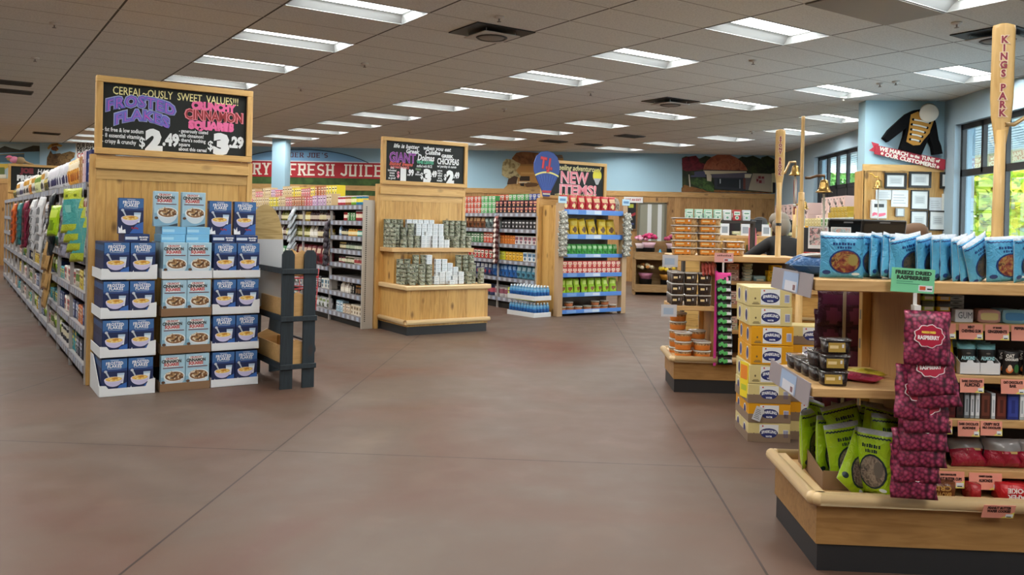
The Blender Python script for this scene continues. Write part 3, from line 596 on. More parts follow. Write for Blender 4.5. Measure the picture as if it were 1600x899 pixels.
def draw4(b, w, h):
    y = -0.002; b.text('JOE', -0.30, h - 0.15, 0.15, y, M('7c2f38'), 0.014); b.text('HAS', 0.02, h - 0.15, 0.14, y, M(CW), 0.004, 0.15, sx=0.9); b.text('PRICES', -0.28, h - 0.32, 0.16, y, M(CW), 0.012, sx=0.9)

# ================================================================== GONDOLAS
def gondola(label, a0, b0, nb, bw, levels, depth, hgt, group='shelving gondolas', far_levels=None, endw=0):
    """double-sided shelving run; its face looks along -a; bays go away from the camera"""
    t = thing('shelving_gondola', label, 'shelving', GW(a0, b0), GA, group)
    b = MB(); b.box(depth, depth + 0.05, 0, nb * bw, 0, hgt - 0.25, M('4a443e', 0.7)); b.build('back_panel', t)
    b = MB(); b.box(0.05, depth, 0.01, nb * bw, 0, 0.1, M('23221f')); b.build('base_plinth', t)
    bs = MB(); bs.box(0.0, depth, 0.012, bw - 0.012, -0.02, 0.0, SHELFM); bs.box(-0.012, 0.0, 0.012, bw - 0.012, -0.062, 0.006, STRIP)
    for k in range(int(bw / 0.17)): bs.box(-0.0145, -0.012, 0.05 + 0.17 * k, 0.13 + 0.17 * k, -0.055, -0.002, M('b9bec8' if k % 3 else 'a9b6ca'))
    me = bs.mesh('shelf')
    bu = MB(); bu.box(-0.002, 0.03, -0.012, 0.012, 0, hgt - 0.35, SHELFM); mu = bu.mesh('upright')
    for k in range(nb + 1): place(mu, 'upright', t, (0.0, k * bw, 0))
    if endw:
        b = MB(); b.box(-0.01, endw, -0.035, -0.013, 0, hgt - .2, M('b5afa4', .5))
        for k in range(60): b.box(.03, .045, -.0365, -.035, .1 + .027 * k, .115 + .027 * k, BLACK)
        b.build('end_upright', t)
    for k in range(nb):
        for z in (levels if (k == 0 or not far_levels) else far_levels): place(me, 'shelf', t, (0, k * bw, z))
    return t
RZL = GA - pi / 2
NMAP = {('far left gondola', 'carton'): 'left_gondola_carton', ('far left gondola', 'pouch'): 'snack_pouch', ('middle gondola', 'carton'): 'middle_gondola_carton', ('tea gondola', 'carton'): 'tea_gondola_carton'}  # mixed cartons, named for their gondola whatever they hold
def fill(where, a, b0, b1, z, runs, tier, n0=0, gap=0.012, cut=None, grp=None, twist=0.06):
    """stock a shelf from its near end: runs = (maker, args, name, description, width, depth, count, layers)"""
    x = b0; n = n0
    for (mk, args, nm, desc, w, d, cntr, lay, ht) in runs:
        me = mk(*args)
        for q in range(cntr):
            if x + w > b1: return n
            n += 1
            for L in range(lay):
                lab = '%s, %s from near end, %s, %s' % (desc, ORD(n), tier, where) + ((', %s layer' % ('bottom', 'second', 'third', 'fourth')[L]) if lay > 1 else '')
                nm2 = NMAP.get((where, nm), nm); inst(me, nm2, lab, nm2.replace('_', ' '), GW(a + 0.02 + d / 2 + RN.random() * 0.015, x + w / 2, z + 0.001 + L * ht), RZL + RN.uniform(-twist, twist), grp or ('stock on the ' + where))
            x += w + gap
    return n
def R(mk, args, nm, desc, n=4, lay=1):
    if mk in (carton, pouch): w, d, h = args[0], args[1] if mk is carton else args[2], args[2] if mk is carton else args[1]
    else: w = d = args[0] * 2; h = args[1]
    return (mk, args, nm, desc, w, d, n, lay, h)
def shuffle_runs(pool, total, rn):
    o = []
    while total > 0: r = rn.choice(pool); k = rn.randint(2, 5); o.append(r[:6] + (k,) + r[7:]); total -= k
    return o
# ================================================================== LEFT GONDOLA AND ITS CEREAL END CAP
G1A, G1B = 0.99, 8.22
L1 = [0.16, 0.48, 0.80, 1.12, 1.44, 1.79]
gondola('long shelving gondola at the far left behind the cereal display', G1A, G1B + 0.02, 12, 1.16, L1, 0.45, 2.1)
def endpanel(label, a0, a1, b0, zt, ledge):
    t = thing('endcap_display', label, 'end cap', GW((a0 + a1) / 2, b0), GA, 'pine end caps'); w = (a1 - a0) / 2
    b = MB(); b.box(-w + 0.05, w - 0.05, 0, 0.04, 0.12, zt, PINE); b.build('back_panel', t)
    for s_ in (-1, 1): b = MB(); x = s_ * (w - 0.025); b.box(x - 0.025, x + 0.025, -0.012, 0.06, 0, zt, TRIMZ, 0.003); b.build('corner_post', t)
    b = MB(); b.box(-w + 0.05, w - 0.05, -0.006, 0.0, ledge[0] - 0.09, zt, TRIMX); b.box(-w + 0.04, w - 0.04, -0.035, -0.006, ledge[0], ledge[1], TRIMX, 0.004); b.build('header_rail', t)
    b = MB(); b.box(-w + 0.05, w - 0.05, 0.0, 0.03, 0, 0.12, KICK); b.build('kick_plate', t)
    return t
endpanel('knotty pine end cap behind the stacked cereal boxes', 1.0, 2.42, G1B - 0.02, 2.04, (1.915, 2.0))
chalkboard('chalkboard_sign', 'framed chalkboard reading CEREAL~OUSLY SWEET VALUES above the cereal boxes', 1.37, 0.69, GW(1.72, G1B - 0.03, 2.045), GA, draw1)
@proto
def cereal(kind):
    """box 0.2 x 0.07 x 0.305 with its printed front"""
    w, d, h = 0.198, 0.066, 0.305; b = MB()
    if kind == 'blue':
        b.box(-w / 2, w / 2, -d / 2, d / 2, 0, h, M('1c2a55', 0.4), 0.0025); y = -d / 2 - 0.001
        b.rect(-w / 2 + .003, w / 2 - .003, h * 0.70, h - 0.004, y, M('3f6ea8', 0.4)); b.poly([(-w / 2 + .003, h * .70), (-w * .2, h * .735), (w * .1, h * .70), (w / 2 - .003, h * .74), (w / 2 - .003, h * .66), (-w / 2 + .003, h * .66)], y - .0004, M('2b4a86', 0.4))
        b.poly([(-w * .05, .004), (w / 2 - .003, .004), (w / 2 - .003, h * .34), (w * .2, h * .26)], y - .0002, M('3868b4', 0.4))
        b.text('FROSTED', 0, h * 0.87, 0.034, y - .001, M('f2f5f8'), 0.0012, arc=0.004, sp=1.15, W=w * .66); b.text('FLAKES', 0, h * 0.785, 0.034, y - .001, M('f2f5f8'), 0.0012, arc=0.004, sp=1.15, W=w * .54)
        b.rect(-w * .26, w * .26, h * .715, h * .725, y - .001, M('b9c7dc')); b.rect(-w * .16, w * .16, h * .95, h * .962, y - .001, M('dfe7f0'))
        b.poly([(w * .12, h * .32), (w * .34, h * .32), (w * .39, h * .60), (w * .11, h * .60)], y - .001, M('b5cfe6', .3)); b.poly([(w * .125, h * .32), (w * .335, h * .32), (w * .375, h * .54), (w * .118, h * .54)], y - .0014, M('e6eef5', .3))
        b.poly([(-w * .38, h * .665), (-w * .31, h * .68), (-w * .18, h * .50), (-w * .22, h * .48)], y - .001, M('c9d2de', .3, .4)); b.ell(-w * .34, h * .66, w * .06, h * .035, y - .0014, M('d6dde6', .3, .4), 12)
        b.ell(-w * .03, h * .44, w * .36, h * .20, y - .002, M('c9c5e6', .4), 20, pi, 2 * pi); b.ell(-w * .03, h * .44, w * .36, h * .075, y - .0022, M('dcd9f0', .4), 24); b.ell(-w * .03, h * .445, w * .32, h * .062, y - .0026, M('e8bf5f', .5), 24)
        rn = random.Random(3)
        for i in range(12): b.ell(-w * .03 + w * .25 * rn.uniform(-1, 1), h * .447 + h * .035 * rn.uniform(-1, 1), w * .055, h * .018, y - .003 - i * .00005, M(rn.choice(('f3d98a', 'd09a3c', 'f7e6a6', 'c98a30'))), 8)
        b.poly([(-w * .49, h * .02), (-w * .2, h * .02), (-w * .22, h * .13), (-w * .33, h * .10), (-w * .36, h * .24), (-w * .42, h * .14), (-w * .49, h * .20)], y - .001, M('f2f5f8'))
        for i in range(4): b.ell(w * (.05 + .07 * i), h * (.17 - .02 * (i % 2)), w * .04, h * .024, y - .0012, M('a03248'), 10)
        x = -w / 2 - .0008
        for z0, z1, c in ((.76, .92, '3f6ea8'), (.30, .55, '2c3f6e'), (.12, .2, '3c5a94')): b.add([(x, -d * .38, h * z0), (x, d * .38, h * z0), (x, d * .38, h * z1), (x, -d * .38, h * z1)], [(0, 1, 2, 3)], M(c, .4))
    else:
        b.box(-w / 2, w / 2, -d / 2, d / 2, 0, h, M('a9cfe2', 0.4), 0.0025); y = -d / 2 - 0.001
        b.rect(-w / 2 + .003, w / 2 - .003, .004, h * .38, y, M('86b4cf', .4)); b.poly([(-w / 2 + .003, .004), (w / 2 - .003, .004), (w / 2 - .003, h * .10), (w * .1, h * .03)], y - .0004, M('33424f', .4))
        b.rect(-w * .36, w * .22, h * .67, h * .93, y - .0005, M('eef3f3')); b.text('CRUNCHY', -w * .07, h * .905, .022, y - .001, M('b0474c'), .001, sx=.9); b.text('CINNAMON', -w * .07, h * .825, .036, y - .001, M('31302f'), .002, sx=.80); b.text('SQUARES', -w * .07, h * .735, .034, y - .001, M('b8464b'), .002, sx=.84)
        b.rect(-w * .42, w * .42, h * .625, h * .65, y - .001, M('6e3f4a')); b.ell(-w * .40, h * .24, w * .08, h * .04, y - .001, M('5b3f2c'), 12)
        b.ell(w * .05, h * .40, w * .43, h * .31, y - .0012, M('cfdfe9', .3), 24, pi, 2 * pi); b.ell(w * .05, h * .40, w * .43, h * .155, y - .0016, M('e8f0f4', .3), 26); b.ell(w * .05, h * .40, w * .38, h * .13, y - .0022, M('8a6240', .5), 26)
        rn = random.Random(5)
        for i in range(34):
            px, pz, q = w * .05 + w * .29 * rn.uniform(-1, 1), h * .41 + h * .09 * rn.uniform(-1, 1), rn.uniform(0, 3); u = (math.cos(q) * w * .085, math.sin(q) * w * .085)
            b.poly([(px - u[0] - u[1] * .4, pz - u[1] + u[0] * .4), (px + u[0] - u[1] * .4, pz + u[1] + u[0] * .4), (px + u[0] + u[1] * .4, pz + u[1] - u[0] * .4), (px - u[0] + u[1] * .4, pz - u[1] - u[0] * .4)], y - .003 - i * .00004, M(rn.choice(('d9c3a0', 'b08a5c', '7a5433', 'e6d8bd', '54371f'))))
    return b.mesh('cereal_box')
@proto
def tray(w, d, mat_c, ears, tall):
    b = MB(); m = M(mat_c, 0.75); h = 0.085; t = 0.004
    b.box(-w / 2, w / 2, 0, d, 0, t, m); b1 = b.mesh('bottom'); b = MB()
    if ears: b.prism([(-w / 2, 0), (w / 2, 0), (w / 2, h * 1.5), (w / 2 - .05, h * 1.4), (w / 2 - .075, h * .75), (-w / 2 + .07, h * .75), (-w / 2 + .05, h * 1.05), (-w / 2, h * 1.1)], 0, t, m)
    else: b.prism([(-w / 2, 0), (w / 2, 0), (w / 2, h * .8), (-w / 2, h * .8)], 0, t, m)
    b2 = b.mesh('front_lip'); o = [('tray_bottom', b1), ('front_lip', b2)]
    for s_ in (-1, 1):
        b = MB(); x = s_ * (w / 2 - t / 2); b.prism([(t, 0), (d, 0), (d, .30 if tall else h), (d * .7, .30 if tall else h), (t, h)], x - t / 2, x + t / 2, m, 'yz'); o.append(('side_flap', b.mesh('side_flap')))
    return o
FB = 7.60      # front of the trays
cols = (('left', 1.243, 'blue', 0.43), ('middle', 1.705, 'cin', 0.415), ('right', 2.128, 'blue', 0.415))
for cn, ca, kind, tw in cols:
    for t in range(4):
        z = 0.323 * t; rows = ('bottom', 'second', 'third', 'top')[t]
        mc = '8a6c50' if (kind == 'cin' and t < 3) else 'e3e8ec'
        inst(tray(tw, 0.56, mc, (cn == 'left') or (cn == 'right' and t == 2), cn == 'left' and t == 0), 'display_tray', '%s cardboard tray under the %s tier of the %s cereal column' % ('brown' if mc == '8a6c50' else 'white', rows, cn), 'tray', GW(ca, FB, z + 0.0005), GA, 'cereal trays')
        for k in range(7):
            for s_ in (-1, 1):
                vis = k == 0 or t == 3 or (cn == 'left' and s_ == -1)
                if not vis: continue
                row = 'front' if k == 0 else ORD(k + 1)
                inst(cereal(kind), 'cereal_box', '%s cereal box, %s of %s row, %s tier, %s column' % ('navy frosted flakes' if kind == 'blue' else 'pale blue cinnamon squares', 'left' if s_ < 0 else 'right', row, rows, cn), 'cereal box', GW(ca + s_ * 0.101, FB + 0.042 + 0.0725 * k, z + 0.006), GA, 'cereal boxes of the end cap display')
TOPZ = 0.323 * 3 + 0.313
def flatbox(a, bb, z, kind, lab):
    tag(place(cereal_flat(kind), 'cereal_box', None, GW(a, bb, z), GA), lab, 'cereal box', 'cereal boxes of the end cap display')
@proto
def cereal_flat(kind):
    w, d, h = 0.198, 0.305, 0.066; b = MB(); c = {'blue': '223a6c', 'cin': '7dbbe0'}[kind]; b.box(-w / 2, w / 2, 0, d, 0, h, M(c, .4), .0025); y = -.001
    b.rect(-w * .47, w * .02, h * .3, h * .66, y, M('cfdcea' if kind == 'blue' else 'a9d6ec'))
    if kind == 'blue': b.text('FROSTED', w * .26, h * .6, .017, y, M('f2f5f8'), .001); b.text('FLAKES', w * .26, h * .3, .017, y, M('f2f5f8'), .001)
    return b.mesh('cereal_box')
FL = FB + 0.09
flatbox(1.31, FL, TOPZ, 'blue', 'navy cereal box lying flat under the lone upright box on the left')
for i, a in enumerate((1.60, 1.805)):
    for L in range(2): flatbox(a + (0.012 if L else 0), FL + .03 * L, TOPZ + L * 0.067, 'cin', 'pale blue cereal box lying flat, %s layer, under the %s upright cinnamon box' % (('lower', 'upper')[L], ('left', 'right')[i]))
for i, a in enumerate((2.03, 2.235)): flatbox(a, FL, TOPZ, 'blue', 'navy cereal box lying flat under the %s upright flakes box' % ('inner', 'outer')[i])
for kind, a, z, lab in (('blue', 1.265, .067, 'navy frosted flakes box standing alone on top, far left'), ('cin', 1.545, .135, 'pale blue cinnamon squares box standing on top, left of two'), ('cin', 1.775, .135, 'pale blue cinnamon squares box standing on top, right of two'), ('blue', 2.005, .067, 'navy frosted flakes box on top beside the cinnamon boxes'), ('blue', 2.225, .067, 'navy frosted flakes box on top at the far right end')):
    inst(cereal(kind), 'cereal_box', lab, 'cereal box', GW(a, FB + 0.16, TOPZ + z), GA + RN.uniform(-.04, .04), 'cereal boxes of the end cap display')

# stock on the left gondola ------------------------------------------------------------------
rn = random.Random(21); W_ = 'far left gondola'
C_ = lambda w, d, h, c, c2, c3, desc: R(carton, (w, d, h, c, c2, c3), 'carton', desc)
P_ = lambda w, h, t, c, c2, c3, desc: R(pouch, (w, h, t, c, c2, c3), 'pouch', desc)
J_ = lambda r, h, c, l, lid, desc: R(jar, (r, h, c, l, lid), 'jar', desc)
B_ = lambda r, h, c, l, lid, desc: R(bottle, (r, h, c, l, lid), 'bottle', desc)
K_ = lambda r, h, c, l, lid, desc: R(canister, (r, h, c, l, lid), 'canister', desc)
def one(r, n, lay=1): return r[:6] + (n, lay) + r[8:]
top = [one(C_(.07, .2, .29, '1f2f6e', '2f4a9a', 'dfe6f2', 'navy tall carton'), 4), one(C_(.08, .2, .30, 'e3c9cf', 'f1e6e6', 'a85a66', 'pale pink carton'), 3), one(C_(.09, .18, .26, 'b98a5a', 'ead9b8', '7a4a2a', 'tan carton'), 2)]
pool_t = [P_(.2, .30, .09, 'e8e6df', 'd9a34a', '3b3b3b', 'white snack bag'), P_(.2, .28, .09, 'f0b04a', 'fff0d0', 'b06020', 'orange snack bag'), P_(.2, .27, .09, 'dfe3a8', '7aa04a', '46602a', 'pale green snack bag'), P_(.2, .28, .08, 'dfe2e8', 'e8e8f0', '30305a', 'slate blue bag'), P_(.2, .2, .08, '3d463c', 'd8c46a', '7a6a2a', 'dark green bag')]
end1 = G1B + 13.3
n = fill(W_, G1A, G1B + .06, end1, L1[5] + .006, top + shuffle_runs(pool_t, 48, rn), 'top shelf')
pool_m = [P_(.16, .22, .07, '70202f', 'e8d9c8', '2a0f16', 'maroon pouch'), P_(.16, .22, .07, 'c9ccd2', 'f2f2f2', '4a4a55', 'silver pouch'), P_(.16, .2, .07, '39806b', 'e6efe0', '1f4a3c', 'green pouch'), C_(.13, .12, .18, 'b9793f', 'efe2c4', '6a3c1a', 'tan carton'), P_(.15, .2, .07, '3c332e', 'b9986a', '1c1613', 'dark brown pouch'), P_(.16, .22, .07, 'ded6c8', '9a4a3a', '5a2a22', 'cream pouch')]
pool_l = [C_(.12, .14, .17, '2c3a66', 'dfe6f2', '9ab0d8', 'navy carton'), C_(.12, .14, .16, 'd8863e', 'f4e2c4', '8a4a1a', 'orange carton'), C_(.13, .14, .15, 'efe9e0', 'c25a5a', '4a4a4a', 'white carton'), K_(.055, .17, 'e4dcc8', '6f8f4a', 'e8e8e8', 'cream canister'), K_(.05, .15, '3a3f4a', 'd9d2b8', 'c9ccd2', 'dark canister'), C_(.13, .14, .12, '46a0b0', 'e9d858', '2a5a66', 'teal carton'), P_(.15, .2, .07, '8fae3a', 'eef0d0', '3f5a1c', 'green pouch'), C_(.12, .14, .17, 'd8b93a', 'fff4c8', '7a5a1a', 'yellow carton')]
for t in range(4, -1, -1):
    tier = ('bottom shelf', 'second shelf up', 'third shelf up', 'fourth shelf up', 'fifth shelf up')[t]
    if t == 1: first = [one(C_(.07, .2, .19, '27366a', 'cfd6e6', '9ab0d8', 'navy carton with white stripe'), 4), one(C_(.1, .2, .16, 'd97a48', 'f4e2c4', '8a4a1a', 'orange carton'), 3)]
    elif t == 0: first = [one(K_(.07, .22, 'ddd3bb', '5a6a3a', '5f8a34', 'cream and green canister'), 2), one(C_(.1, .2, .17, '2a3040', 'cfd6e6', '6a7080', 'black carton'), 4), one(C_(.1, .2, .22, '46a0b0', 'e9d858', '2a5a66', 'teal and yellow carton'), 3)]
    elif t == 2: first = [one(C_(.07, .2, .2, 'c9ccd2', 'f4f4f4', '46506a', 'grey and white carton'), 4), one(C_(.1, .2, .17, 'd8c23a', 'efe08a', '8a5a1a', 'yellow carton'), 3)]
    else: first = []
    n = fill(W_, G1A, G1B + .08, end1, L1[t] + .006, first + shuffle_runs(pool_m if t > 2 else pool_l, 68 - 4 * t, rn), tier)
# clip strips with hanging bags in front of the left gondola
@proto
def hangbag(w, h, t, c, c2, c3): return pouch(w, h, t, c, c2, c3)
def strip(a, bb, ztop, n, pitch, args, desc, where, tilt=0.16, rz=RZL, nm='hanging_bag', grp='bags on clip strips', stripname='clip_strip'):
    o = GW(a, bb) if not isinstance(a, Vector) else a
    b = MB(); b.box(-.012, .012, -.002, .002, -n * pitch - 0.02, 0.04, M('c9ccd2', .4)); tag(b.build(stripname, None, (o.x, o.y, ztop), rz), 'clip strip holding the ' + desc + 's ' + where, 'clip strip', 'clip strips')
    me = pouch(*args); w, h, t = args[:3]
    nx = Vector((math.sin(rz), -math.cos(rz), 0))
    for k in range(n):
        q = o + nx * (t * .5 + .012 + h * .5 * math.sin(tilt) * 1.0)
        inst(me, nm, '%s, %s down its strip %s' % (desc, ORD(k + 1), where), 'bag', (q.x, q.y, ztop - h * math.cos(tilt) - k * pitch), 0, grp, rot=(-tilt * (1 + RN.uniform(-.15, .15)), RN.uniform(-.06, .06), rz + RN.uniform(-.1, .1)))
@proto
def longbag():
    w, h, t = .22, .40, .045; b = MB(); lm, tl, dg_ = foil('b5c23e'), foil('4a9c98'), foil('1c3428'); b.pillow(w, h, t, lm, 8, 16, fm=lambda u, v, s: dg_ if s else (tl if -.62 < v < .55 else lm), wob=.006); decal_rect(b, w, h, t, -w * .3, w * .3, h * .80, h * .86, M('6a7a20', .4)); decal_rect(b, w, h, t, -w * .35, w * .35, h * .45, h * .62, M('7fbab0', .4)); return b.mesh('bag')
o = GW(G1A - .02, 8.36); tag((lambda b: (b.box(-.012, .012, -.002, .002, -.5, .04, M('c9ccd2', .4)), b.build('clip_strip', None, (o.x, o.y, 1.74), RZL))[1])(MB()), 'clip strip holding long lime and teal bags nearest the cereal', 'clip strip', 'clip strips')
for k in range(4): q = GW(G1A - .12 + .016 * k, 8.36 - .02 * k); inst(longbag(), 'hanging_bag', 'long lime and teal bag by the cereal end cap, %s down its strip' % ORD(k + 1), 'bag', (q.x, q.y, 1.34 - .085 * k), 0, 'long bags by the cereal end cap', rot=(-.12, -.06, RZL + .62 - .07 * k))
for (bb, zt, k, pt, args, desc) in ((9.45, 1.72, 4, .13, (.16, .26, .05, '8e8fa0', 'c9ccd8', '50505e'), 'grey pouch'), (10.35, 1.60, 1, .16, (.26, .34, .06, '9fc41f', 'c9de5a', '6a8a14'), 'lime green bag'), (10.75, 1.74, 4, .15, (.16, .26, .05, '23282c', '4a5055', '101214'), 'black pouch'), (11.2, 1.26, 3, .22, (.22, .42, .05, 'b9935c', 'c7a46e', '8a6a3c'), 'brown paper bag'), (12.1, 1.72, 5, .11, (.2, .28, .06, 'd5d7da', 'f2f3f4', '77797c'), 'white foil bag'), (13.2, 1.70, 5, .11, (.18, .26, .06, 'c6c8cc', 'eef0f0', '6a6c70'), 'silver foil bag'), (14.7, 1.70, 5, .11, (.2, .28, .06, '76203a', '9a3a54', '3a0f1c'), 'maroon bag'), (16.0, 1.68, 5, .11, (.2, .26, .06, '2c6a6e', '5a9a9a', '1a3a3c'), 'teal bag'), (17.6, 1.68, 5, .11, (.2, .28, .06, 'cc5a22', 'e8944a', '6a2a10'), 'orange bag')):
    strip(G1A - .02, bb, zt, k, pt, args, desc, 'on the far left gondola', rz=RZL + (.55 if bb < 8.5 else .2))
# chalkboard at the far end of the left gondola, a plush animal on it
chalkboard('chalkboard_sign', 'dark chalkboard reading JOE HAS PRICES at the far left', 1.35, 0.66, GW(1.72, 22.3, 1.98), GA, draw4)
b = MB(); b.box(1.05 - 1.72, 2.4 - 1.72, 0.0, 0.05, 0, 1.98, PINE); tag(b.build('end_board', None, GW(1.72, 22.3), GA), 'tall pine board under the JOE HAS PRICES chalkboard', 'end board')
p = thing('plush_toy', 'tan plush animal in pink cap and shirt sitting on a chalkboard', 'toy', GW(1.24, 22.31, 2.645), GA)
p.scale = (.5, .5, .5)
b = MB(); b.lathe([(.02, -.42), (.06, -.30), (.12, -.12), (.17, .05), (.15, .2), (.06, .27)], M('a58f6a', .9), 14, (0, 0, .15), True, 'x'); b.ball((-.36, 0, .22), (.11, .09, .1), M('a58f6a', .9)); b.tube([(.2, 0, .12), (.42, 0, .04), (.62, 0, .02)], [.08, .05, .02], M('a58f6a', .9))
b.build('body', p)
b = MB(); b.ball((-.16, 0, .17), (.2, .17, .16), M('d98aa6', .9)); b.build('shirt', p); b = MB(); b.lathe([(.13, 0), (.13, .03), (.1, .08), (.03, .11)], M('d8708f', .9), 14, (-.35, 0, .25)); b.box(-.52, -.38, -.06, .06, .25, .265, M('d8708f', .9)); b.build('cap', p)

# ================================================================== NAVY PICKET STAND WITH WOODEN CRATES, SURFBOARD CUT-OUT
t = thing('picket_stand', 'dark navy picket-fence display stand right of the cereal boxes', 'display stand', GW(2.575, 7.24), GA)
def picket(x, y, h): b = MB(); b.prism([(x - .055, 0), (x + .055, 0), (x + .055, h - .04), (x + .03, h), (x - .03, h), (x - .055, h - .04)], y, y + .022, NAVYW); return b
for y in (0.0, 0.93):
    for x in (-.1, .1): picket(x, y, 1.23).build('picket', t)
for z in (.175, .60, 1.02):
    for y in (-.014, .952): b = MB(); b.box(-.165, .165, y - .008, y + .014, z, z + .045, NAVYW, .003); b.build('rail', t)
    for x in (-.15, .13): b = MB(); b.box(x, x + .02, .0, .95, z, z + .05, NAVYW); b.build('side_rail', t)
    b = MB(); b.box(-.13, .13, .03, .92, z + .01, z + .022, NAVYW); b.build('shelf_board', t)
for i, z in enumerate((.19, .615, .99)):
    k = thing('wooden_crate', 'light wooden crate with peaked ends on the %s level of the navy stand' % ('lowest', 'middle', 'top')[i], 'crate', GW(2.575 + (.035 if i == 2 else 0), 7.28, z + .011), GA, 'wooden crates on the navy stand')
    D_ = .84 if i < 2 else .26
    k.scale = (.75 if i == 2 else 1, 1, 1)
    for y in (.0, D_): b = MB(); b.prism([(-.12, 0), (.12, 0), (.12, .17), (0, .23), (-.12, .17)], y, y + .015, CRATE); b.build('end_board', k)
    for x in (-.12, .108): b = MB(); b.box(x, x + .012, .015, D_, .0, .17, CRATE); b.build('side_board', k)
    b = MB(); b.box(-.108, .108, .015, D_, .0, .01, CRATE); b.build('bottom_board', k)
t = thing('surfboard_cutout', 'surfboard-shaped cutout with wood-grain tip and pale grey lower part', 'surfboard', GW(2.475, 7.93, .67), GA - .30)
prof = [(-.17, 0), (.17, 0)] + [(.17 * (1 - max(0, (z - .55) / .42) ** 2.2) ** .5 if z > .55 else .17, z) for z in (.3, .55, .64, .72, .79, .85, .90, .935, .958, .968)] + [(0, .972)] + [(-.17 * (1 - max(0, (z - .55) / .42) ** 2.2) ** .5 if z > .55 else -.17, z) for z in (.968, .958, .935, .90, .85, .79, .72, .64, .55, .3)]
lo = [(x, z) for x, z in prof if z <= .64]; up = [(x, z) for x, z in prof if z >= .64]
b = MB(); b.prism(lo, 0, .022, M('c6cacd', .5)); b.build('lower_face', t); b = MB(); b.prism(up, 0, .022, wood('surf_wood', 'c9b079', 'a98f58', '8a7040', 9, 'Z', 'X', 0.2)); b.build('tip', t)

# ================================================================== MIDDLE GONDOLA, GREEK FOODS END CAP
G2A, G2B = 4.76, 10.87
L2 = [0.15, 0.45, 0.68, 0.88, 1.08, 1.28, 1.50, 1.725]; L2F = [0.15, 0.45, 0.80, 1.22, 1.48, 1.725]
gondola('middle shelving gondola behind the tinned-food display', G2A, G2B, 6, 1.2, L2, 0.45, 2.0, far_levels=L2F, endw=.16)
endpanel('knotty pine end cap behind the stacked green tins', 4.93, 6.36, 10.80, 2.03, (1.89, 1.99))
chalkboard('chalkboard_sign', 'framed chalkboard about GIANT beans, Dolmas and CHICKPEAS over green tins', 1.38, 0.665, GW(5.675, 10.78, 2.03), GA, draw2)
t = thing('end_cap_platform', 'stepped knotty pine platform holding green tins and white cartons', 'display platform', GW(5.64, 10.80), GA); w = .63
b = MB(); b.box(-w, w, -.84, 0, .115, .60, PINE); b.build('base_box', t)
b = MB(); b.box(-w + .01, w - .01, -.83, -.0, 0, .115, KICK); b.build('kick_plate', t)
b = MB(); b.box(-w - .035, w + .035, -.88, -.82, .595, .66, MAPLE, .012); b.box(-w - .035, -w + .03, -.82, 0, .595, .66, MAPLE, .012); b.box(w - .03, w + .035, -.82, 0, .595, .66, MAPLE, .012); b.box(-w + .03, w - .03, -.82, 0, .62, .64, PINE); b.build('rim', t)
b = MB(); b.tube([(-w - .02, -.86, .175), (w + .02, -.86, .175)], .032, MAPLE, 10); b.build('bumper_rail', t)
b = MB(); b.tube([(-w - .022, -.84, .175), (-w - .022, -.03, .175)], .032, MAPLE, 10); b.build('bumper_rail', t)
b = MB(); b.box(-w + .04, w - .04, -.34, 0, .64, 1.09, PINE); b.build('riser', t)
b = MB(); b.box(-w - .02, w + .02, -.40, 0, 1.09, 1.148, SHELFW, .004); b.build('upper_shelf', t)
def stack(specs, z, kind, where, b_off=0.0):
    for i, (a, bb, n) in enumerate(specs):
        for k in range(n):
            if kind == 'tin': inst(tin(.046, .0555), 'food_tin', 'green tin, %s up, %s stack from left, %s' % (ORD(k + 1), ORD(i + 1), where), 'tin', GW(a, bb, z + .0562 * k), GA + RN.uniform(0, 6), 'green tins on the middle end cap')
            else: inst(whitebox(.078, .062, .0555), 'white_carton', 'white carton, %s up, %s stack from left, %s' % (ORD(k + 1), ORD(i + 1), where), 'carton', GW(a, bb, z + .0562 * k), GA, 'white cartons on the middle end cap')
stack([(5.07, 10.75, 7), (5.17, 10.75, 7), (5.27, 10.75, 7), (5.06, 10.65, 6), (5.17, 10.65, 6), (5.28, 10.65, 5), (5.07, 10.55, 5), (5.39, 10.65, 6)], 1.149, 'tin', 'upper ledge, left group behind')
stack([(5.19, 10.46, 2), (5.29, 10.46, 3), (5.39, 10.46, 3)], 1.149, 'tin', 'upper ledge, left group in front')
stack([(5.40, 10.74, 7), (5.49, 10.74, 7), (5.58, 10.74, 7), (5.67, 10.74, 7), (5.76, 10.74, 7), (5.51, 10.66, 6), (5.60, 10.66, 6), (5.69, 10.66, 6), (5.78, 10.66, 6), (5.87, 10.66, 6)], 1.149, 'white', 'upper ledge, tall rows behind')
stack([(5.49, 10.46, 3), (5.58, 10.50, 4), (5.67, 10.46, 3), (5.77, 10.46, 3), (5.86, 10.46, 2)], 1.149, 'white', 'upper ledge, front row')
stack([(5.99, 10.72, 7), (6.09, 10.72, 7), (6.19, 10.72, 7), (6.29, 10.72, 7)], 1.149, 'tin', 'upper ledge, right group behind')
stack([(5.99, 10.60, 3), (6.04, 10.48, 3), (6.14, 10.48, 3), (6.24, 10.48, 3)], 1.149, 'tin', 'upper ledge, right group in front')
stack([(5.09, 10.36, 6), (5.20, 10.36, 6), (5.33, 10.36, 7), (5.45, 10.36, 7)], .661, 'tin', 'lower ledge, left group behind')
stack([(5.08, 10.20, 5), (5.15, 10.08, 5), (5.26, 10.04, 5), (5.37, 10.04, 5)], .661, 'tin', 'lower ledge, left group in front')
stack([(5.50, 10.30, 7), (5.62, 10.26, 6), (5.72, 10.26, 6), (5.82, 10.28, 5), (5.91, 10.28, 4)], .661, 'white', 'lower ledge, back row')
